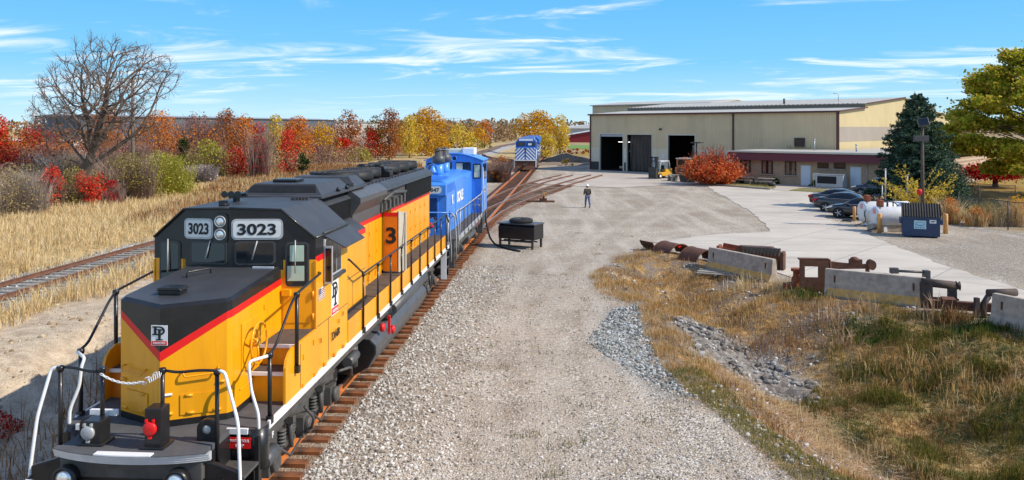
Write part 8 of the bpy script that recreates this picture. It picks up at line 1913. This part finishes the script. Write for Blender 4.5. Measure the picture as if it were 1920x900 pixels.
# --- far off wood along the horizon
rs = np.random.RandomState(77); n = 26000; fx_ = rs.uniform(-1500, 1500, n); fy__ = 640+rs.rand(n)*200; hgt = 8+10*fbm(fx_*0.012, fx_*0.0+3.0)
P = np.stack([fx_, fy__, hgt*rs.rand(n)**0.8], -1); V, Fq = leaf_quads(P, 3.2, rs); tag(np_mesh('distant_wood', V, Fq, M['l_brownwood']), kind='stuff')
rs = np.random.RandomState(78); n = 9000; fx_ = rs.uniform(-60, 8, n); fy__ = 330+rs.rand(n)*120; hgt = 5+7*fbm(fx_*0.04, fy__*0.03)
P = np.stack([fx_-6, fy__, hgt*rs.rand(n)**0.8], -1); V, Fq = leaf_quads(P, 1.3, rs); tag(np_mesh('trackside_brush', V, Fq, M['l_brownwood']), kind='stuff')
# green field strip before the red barn
mb = MB(); p0_, p1_ = at(1064, 272), at(1500, 272); q0_, q1_ = at(1066, 279), at(1500, 279); mb.add([(p0_.x, p0_.y, 0.03), (p1_.x, p1_.y, 0.03), (q1_.x, q1_.y, 0.03), (q0_.x, q0_.y, 0.03)], [(0, 1, 2, 3)]); tag(mb.build('green_field', mat('field_green', (0.13, 0.24, 0.04), 0.95), None), kind='structure')

# --- the big bare tree
def bare_tree(label, u, vb, vt, wpx, y, seed, cu):
    """limbs grown towards points spread through the crown's volume"""
    x = (u-960)/1500*y; zg = tz1(x, y); H = CAMZ-(vt-240)*y/1500-zg; W = wpx*y/1500; cx = (cu-960)/1500*y-x
    T = thing('bare_tree', label, 'tree', (x, y, zg)); rs = np.random.RandomState(seed); rr = random.Random(seed)
    q = rs.randn(2700, 3); q /= np.linalg.norm(q, axis=1)[:, None]; q *= ((rs.rand(2700)**0.42)*(0.72+0.55*fbm(q[:, 0]*1.6+5+q[:, 1], q[:, 2]*1.6+9)))[:, None]
    zc = H*0.63; A = q*np.array([W*0.52, W*0.46, H*0.385])+np.array([cx, 0, zc]); A[:, 2] -= 0.10*H*(np.abs(A[:, 0]-cx)/(W/2))**2*0
    A = A[(A[:, 2] > H*0.2) & (fbm(A[:, 0]*0.45+7, A[:, 2]*0.45+A[:, 1]*0.3) > 0.36)]
    nd = [np.array([0, 0, -0.2]), np.array([0.05, 0, 0.6]), np.array([0.2, 0, 1.4]), np.array([0.42, 0.05, 2.1])]; par = [-1, 0, 1, 2]
    for k in range(3): nd.append(nd[-1]+np.array([0.16, 0.02, 0.5])); par.append(len(nd)-2)
    for (dx, dy, dz, n_) in ((-0.34, 0.05, 0.36, 6), (-0.12, 0.1, 0.5, 6), (0.2, -0.12, 0.48, 7), (0.4, 0.1, 0.3, 7), (-0.46, -0.1, 0.16, 5), (0.05, 0.35, 0.4, 5), (0.05, -0.35, 0.4, 5)):
        c_ = 4 if dz < 0.4 else 6; p_ = c_
        for k in range(n_): nd.append(nd[p_]+np.array([dx, dy, dz])*1.15+rs.randn(3)*0.05); par.append(p_); p_ = len(nd)-1
    alive = np.ones(len(A), bool)
    for it in range(90):
        Np = np.array(nd); Al = A[alive]
        if len(Al) == 0: break
        near = np.empty(len(Al), int); dist = np.empty(len(Al))
        for c_ in range(0, len(Al), 400):
            D = ((Al[c_:c_+400, None]-Np[None, 3:])**2).sum(-1); near[c_:c_+400] = D.argmin(1)+3; dist[c_:c_+400] = np.sqrt(D.min(1))
        ids = np.where(alive)[0]; alive[ids[dist < 0.5]] = False
        use = (dist < 6.0) & (dist >= 0.5); acc = {}; nk = np.bincount(np.array(par[1:]), minlength=len(nd))
        for i in np.where(use)[0]:
            v = Al[i]-Np[near[i]]; acc.setdefault(near[i], []).append(v/np.linalg.norm(v))
        if not acc: break
        for j, vs in acc.items():
            if nk[j] >= 3: continue
            v = np.mean(vs, 0)+np.array([0, 0, 0.08])+0.7*(nd[j]-nd[par[j]])/np.linalg.norm(nd[j]-nd[par[j]])+rs.randn(3)*0.10; l_ = np.linalg.norm(v)
            if l_ < 0.05: continue
            nd.append(nd[j]+v/l_*0.38); par.append(j)
        if len(nd) > 7500: break
    n = len(nd); kids = [[] for _ in range(n)]
    for i in range(1, n): kids[par[i]].append(i)
    r = np.zeros(n)
    for i in range(n-1, -1, -1): r[i] = 0.019 if not kids[i] else sum(r[k]**2.25 for k in kids[i])**(1/2.25)
    r *= 0.46/r[1]; r = np.maximum(r, 0.018)
    trunk, br = MB(), MB()
    for i in range(1, n):
        p_ = par[i]; tg = trunk if r[i] > 0.11 else br
        tg.tube([nd[p_], nd[i]], r[i], 8 if r[i] > 0.11 else (5 if r[i] > 0.05 else 3), taper=[min(r[p_], r[i]*1.25), r[i]], caps=False)
    tw = MB(); Lp = []
    for i in range(12, n):
        if r[i] < 0.04:
            for _ in range(3):
                d_ = np.array(nd[i])-np.array(nd[par[i]]); d_ = d_/np.linalg.norm(d_)+rs.randn(3)*0.55+np.array([0, 0, 0.25]); d_ /= np.linalg.norm(d_); e = nd[i]+d_*rr.uniform(0.4, 1.1); tw.tube([nd[i], e], 0.014, 3, taper=[0.017, 0.010], caps=False)
                if rr.random() < 0.22: Lp.append(e)
    tb = mat('twig_bark', (0.15, 0.105, 0.08), 0.95, var=0.3); trunk.build('trunk', M['bark'], T, recalc=False); br.build('branches', tb, T, recalc=False); tw.build('twigs', tb, T, recalc=False)
    V, Fq = leaf_quads(np.array(Lp), 0.13, rs); np_mesh('last_leaves', V, Fq, M['l_rust'], parent=T); return T
bare_tree('tall bare tree with a wide fan of branches rising above the left hedgerow', 152, 356, 78, 258, 73, 5, 194)
plant('bare_tree', 'smaller grey bare tree half hidden behind the tall bare tree', 62, 300, 196, 50, M['twig_grey'], 'round', None, y=130, cov=0.8, trunk=0.35, zg=0)
plant('bare_tree', 'thin bare tree standing behind the warehouse corner, right of the pole', 430, 300, 200, 16, M['twig_grey'], 'column', None, y=210, cov=0.6, trunk=0.4, zg=0)

# --- utility poles
def util_pole(u, vt, y, lab, arm=2.6, vb=None, r_=0.14):
    x = (u-960)/1500*y; h_ = CAMZ-(vt-240)*y/1500; T = thing('utility_pole', lab, 'utility pole', (x, y, 0), 0.15)
    mb = MB(); mb.tube([(0, 0, 0), (0, 0, h_)], r_, 8, taper=[r_*1.2, r_*0.85]); mb.build('pole', M['bark_pale'], T)
    mb = MB(); mb.box(-arm/2, arm/2, -0.06, 0.06, h_-0.35, h_-0.2); mb.build('crossarm', M['wood'], T)
    for q in (-0.45, -0.2, 0.2, 0.45):
        mb = MB(); mb.lathe([(0.04, h_-0.2), (0.06, h_-0.1), (0.03, h_-0.02)], (arm*q, 0, 0), 'z', 8); mb.build('insulator', M['galv'], T)
    return T
util_pole(249, 143, 86, 'tall wooden utility pole seen through the branches of the bare tree', 2.4, r_=0.2)
util_pole(851, 221, 420, 'nearer far-off utility pole above the yellow bushes', 8.0, r_=0.3); util_pole(880, 229, 520, 'farthest utility pole above the olive-gold bushes', 8.0, r_=0.3); util_pole(722, 211, 330, 'utility pole with a wide arm poking above the rust tree', 4.0, r_=0.2)

# --- spruce
def spruce(label, u, vb, vt, wpx, y, seed):
    x = (u-960)/1500*y; zg = 0.0; H = CAMZ-(vt-240)*y/1500; W = wpx*y/1500
    T = thing('spruce_tree', label, 'tree', (x, y, zg)); rs = np.random.RandomState(seed); rr = random.Random(seed)
    mb = MB(); mb.tube([(0, 0, 0), (0, 0, H*0.5), (0, 0, H*0.97)], 0.2, 8, taper=[0.24, 0.13, 0.02]); br = MB(); Ps, Ns = [], []
    z = 0.35
    while z < H*0.985:
        f = z/H; R0 = W/2*(1-f)**0.58*(0.95 if f > 0.12 else 0.65+2.4*f)
        k = max(5, int(15*(1-f)+6)); a0 = rr.uniform(0, 6.28)
        for j in range(k):
            a = a0+6.283*j/k+rr.uniform(-.2, .2); ln = R0*rr.uniform(0.72, 1.12); dx, dy = math.cos(a), math.sin(a); rise = rr.uniform(0.05, 0.3)*ln*(0.3+f)
            pts = [Vector((0, 0, z)), Vector((dx*ln*0.5, dy*ln*0.5, z-0.04*ln)), Vector((dx*ln, dy*ln, z-0.10*ln+rise))]
            br.tube(pts, 0.03, 4, taper=[0.045*(1-f)+0.012, 0.02, 0.006], caps=False)
            n = int(34+150*ln*0.42)
            t = 0.22+0.8*rs.rand(n)**0.75; t = np.minimum(t, 1.03); sp_ = rs.randn(n)*0.17*ln*0.55*(1.1-0.6*t); dz = rs.randn(n)*0.06-0.05*np.abs(rs.randn(n))
            zz_ = z-0.06*ln*t+(rise-0.04*ln)*np.maximum(0, t-0.5)*2
            Ps.append(np.stack([dx*ln*t-dy*sp_, dy*ln*t+dx*sp_, zz_+dz], -1)); Ns.append(np.repeat([[dx*0.5, dy*0.5, 0.7]], n, 0))
        z += (0.30-0.12*f)*rr.uniform(0.8, 1.15)
    P = np.concatenate(Ps); V, Fq = leaf_quads(P, 0.21, rs, np.concatenate(Ns)*0.8, 0.36)
    mb.build('trunk', M['bark'], T); br.build('branches', M['bark'], T, recalc=False); np_mesh('needles', V, Fq, M['l_spruce'], parent=T)
    return T
spruce('tall dark blue-green spruce in front of the office end wall', 1720, 392, 174, 190, 62, 3)
plant('spruce_tree', 'broad low grey-green conifer at the foot of the tall spruce, behind the lamp pole', 1778, 408, 296, 98, M['l_spruce'], 'mound', None, y=58, cov=4.2, lp=3.2, zg=0, trunk=0.1)
plant('spruce_tree', 'dark lower conifer boughs nearest the office door and the navy vehicle', 1682, 382, 290, 54, M['l_spruce'], 'mound', None, y=66, cov=4.0, lp=3.2, zg=0, trunk=0.1)
# --- yellow shrub behind the dumpster: arching sprays
a = at(1745, 412); T = thing('yellow_shrub', 'loose yellow shrub with long arching sprays behind the dumpster', 'shrub', (a.x, a.y+1.5, 0)); rr = random.Random(8); rs = np.random.RandomState(8); br = MB(); Ps = []
for i in range(70):
    an = rr.uniform(0, 6.28); ln = rr.uniform(1.6, 4.3); tl = rr.uniform(0.15, 0.8); d_ = Vector((math.cos(an)*tl-0.18, math.sin(an)*tl*0.7, 1)).normalized(); p = Vector((rr.uniform(-.5, .5), rr.uniform(-.4, .4), 0)); pts = [p]
    for k in range(7): d_ = (d_+Vector((math.cos(an)*0.07, math.sin(an)*0.07, -0.05))).normalized(); pts.append(pts[-1]+d_*ln/7)
    br.tube(pts, 0.012, 4, taper=[0.022-0.0025*k for k in range(8)], caps=False)
    m_ = int(ln*17); t = 0.15+0.85*rs.rand(m_); ii = np.minimum((t*7).astype(int), 6); A_ = np.array([[*q] for q in pts]); Ps.append(A_[ii]+(A_[ii+1]-A_[ii])*((t*7)-ii)[:, None]+rs.randn(m_, 3)*0.07)
br.build('stems', M['bark_pale'], T, recalc=False); V, Fq = leaf_quads(np.concatenate(Ps), 0.15, rs, None, 0.5); np_mesh('leaves', V, Fq, M['l_yellow'], parent=T)
# --- red shrub by the workshop: burst of fine red twigs
a = at(1338, 346); T = thing('burning_bush', 'rounded orange-red shrub with fine bare twigs by the workshop and office corner', 'shrub', (a.x, a.y, 0)); rr = random.Random(4); rs = np.random.RandomState(4); br = MB(); Ps = []
for i in range(480):
    an = rr.uniform(0, 6.28); el = rr.uniform(0.1, 1.45); ln = rr.uniform(3.0, 4.6); d_ = Vector((math.cos(an)*math.cos(el), math.sin(an)*math.cos(el), math.sin(el))); pts = [Vector((rr.uniform(-.3, .3), rr.uniform(-.3, .3), 0.1))]
    for k in range(6): d_ = (d_+Vector((rr.uniform(-.12, .12), rr.uniform(-.12, .12), 0.05))).normalized(); pts.append(pts[-1]+d_*ln/6)
    br.tube(pts, 0.02, 3, taper=[0.03, 0.026, 0.022, 0.02, 0.016, 0.014, 0.008], caps=False)
    A_ = np.array([[*q] for q in pts]); m_ = int(46*(1.25-0.75*el)); t = 0.3+0.62*rs.rand(m_); ii = np.minimum((t*6).astype(int), 5); q = A_[ii]+(A_[ii+1]-A_[ii])*((t*6)-ii)[:, None]+rs.randn(m_, 3)*0.18; Ps.append(q)
P = np.concatenate(Ps); P[:, 2] = np.maximum(P[:, 2], 0.1); keep = rs.rand(len(P)) < np.clip(1.15-0.36*np.maximum(P[:, 2]-1.5, 0)-0.2*np.maximum(P[:, 0]-0.6, 0), 0.06, 1)
br.build('stems', mat('reddish_twig', (0.20, 0.09, 0.07), 0.9), T, recalc=False); V, Fq = leaf_quads(P[keep], 0.26, rs, None, 0.5); np_mesh('leaves', V, Fq, lm('l_burn', (0.36, 0.03, 0.02), (0.62, 0.08, 0.03), (0.74, 0.2, 0.05), (0.7, 0.3, 0.1)), parent=T)
# --- maple at the right
def big_tree(label, u, vb, vt, wpx, y, m, seed, leaf, n, crown_z, name='maple_tree'):
    x = (u-960)/1500*y; H = CAMZ-(vt-240)*y/1500; W = wpx*y/1500; T = thing(name, label, 'tree', (x, y, 0)); rr = random.Random(seed); rs = np.random.RandomState(seed)
    tr = MB(); th = crown_z+0.8; tr.tube([(0, 0, -0.1), (0, 0, 0.3), (0.05, 0, th)], 0.25, 10, taper=[0.36, 0.27, 0.2]); br = MB(); cl = []
    for i in range(170):
        t = rr.random()**0.9; a = rr.uniform(0, 6.283); f = crown_z+(H-crown_z)*t; Rr = W/2*math.sqrt(max(0.02, 1-((t-0.36)/0.66)**2))*rr.uniform(0.45, 1.0)
        e = Vector((Rr*math.cos(a), Rr*math.sin(a), f)); s_ = Vector((0.05, 0, th-0.4+max(0, (f-th)*0.45))); mid = s_.lerp(e, 0.55)+Vector((0, 0, 0.08*Rr)); br.tube([s_, mid, e], 0.05, 5, taper=[0.07, 0.04, 0.012], caps=False)
        # flat spray of leaves towards the branch end
        cl.append((e, (e-s_).normalized(), rr.uniform(0.5, 1.05)))
    tr.tube([(0.05, 0, th), (0, 0, H*0.8)], 0.18, 8, taper=[0.2, 0.04])
    Ps, Ns = [], []; per = n//len(cl)
    for e, d_, r in cl:
        q = rs.randn(per, 3)*np.array([r, r, r*0.42])*0.55; q += np.array(d_)*rs.randn(per)[:, None]*r*0.45; Ps.append(np.array(e)+q); Ns.append(np.repeat([[d_.x*0.4, d_.y*0.4, 0.8]], per, 0))
    P = np.concatenate(Ps); V, Fq = leaf_quads(P, leaf, rs, np.concatenate(Ns)*0.8, 0.7)
    tr.build('trunk', M['bark'], T); br.build('branches', M['bark'], T, recalc=False); np_mesh('crown', V, Fq, m, parent=T); return T
big_tree('large olive-green and gold maple spreading over the right fence', 1985, 373, 98, 400, 70, M['l_maple'], 12, 0.29, 150000, 2.2)
big_tree('crimson ornamental tree behind the maple, at the far side of the yellow field', 1866, 352, 312, 110, 84, M['l_crimson'], 13, 0.24, 6000, 1.0, 'red_tree')
# orange brush along the fence
for i, (u, vb, vt, wpx, m_, lab) in enumerate(((1782, 420, 366, 44, 'l_orange', 'orange brush between the bollard and the fence end post'), (1850, 422, 376, 90, 'l_olive', 'tangled olive-gold weeds behind the middle of the near fence'), (1830, 424, 388, 60, 'l_orange', 'low orange weeds at the foot of the near fence'), (1905, 424, 366, 60, 'l_gold', 'golden brush behind the near fence, below the maple'), (1822, 372, 346, 40, 'l_orange', 'orange shrub beside the crimson tree'), (1776, 352, 332, 30, 'l_rust', 'small rust shrub just past the low conifer'))):
    plant('shrub', lab, u, vb, vt, wpx, M[m_], 'mound', 'brush along the right fence', cov=1.3, twigs=350, tm=M['straw'])
# hedge and low plants before the office
for (u, vb, vt, wpx, m_, lab) in ((1534, 350, 337, 40, 'l_green', 'clipped low hedge beneath the small windows, nearer the left pale door'), (1562, 352, 339, 36, 'l_olive', 'brownish clipped hedge before the large grey air unit'), (1452, 346, 332, 22, 'l_green', 'round green shrub by the block wall past the picnic tables'), (1388, 344, 332, 20, 'l_green', 'small dark shrub by the office corner behind the picnic table')):
    plant('hedge_shrub', lab, u, vb, vt, wpx, M[m_], 'mound', 'low plants before the office', cov=3.2, zg=0.03)
# weeds near the barriers
for (u, v, r_, n, m_, hh) in ((1505, 556, 0.8, 420, 'deepgreen', 0.34), (1600, 592, 0.7, 420, 'deepgreen', 0.3), (1665, 602, 0.6, 360, 'deepgreen', 0.26), (1840, 612, 0.8, 420, 'deepgreen', 0.34), (1760, 610, 0.6, 300, 'greengrass', 0.3), (1480, 540, 0.8, 260, 'straw', 0.6), (1575, 600, 0.5, 70, 'reed', 0.9), (1560, 585, 0.5, 60, 'reed', 0.9), (1745, 588, 0.4, 60, 'reed', 0.8), (1790, 597, 0.5, 260, 'rustgrass', 0.5), (1400, 535, 0.6, 60, 'straw', 0.8), (1620, 580, 0.4, 25, 'reed', 0.9), (1380, 560, 1.2, 300, 'ditchstraw', 0.4), (1300, 540, 1.2, 300, 'ditchstraw', 0.35), (1450, 590, 1.4, 300, 'rustgrass', 0.4), (1700, 640, 1.5, 400, 'ditchstraw', 0.4), (1860, 680, 1.6, 500, 'ditchstraw', 0.4)):
    p = at(u, v, 0); rs = np.random.RandomState(int(u)); xx = p.x+rs.randn(n)*r_*0.6; yy = p.y+rs.randn(n)*r_*0.4
    o = blades('weed_clump', xx, yy, hh*(0.4+0.7*rs.rand(n)), np.full(n, 0.022), M[m_], 1.0, seed=int(u))
# rail side red weeds at the lower left
p = at(4, 815, 0.1); rs = np.random.RandomState(3); n = 900; a_ = rs.rand(n)*6.283; r_ = np.sqrt(rs.rand(n)); P = np.stack([p.x-0.2+r_*np.cos(a_)*0.5, p.y+r_*np.sin(a_)*0.6, tz1(p.x, p.y)+0.03+(1-r_*0.7)*rs.rand(n)*0.55], -1); V, Fq = leaf_quads(P, 0.06, rs); tag(np_mesh('red_weeds', V, Fq, M['l_crimson']), kind='stuff')
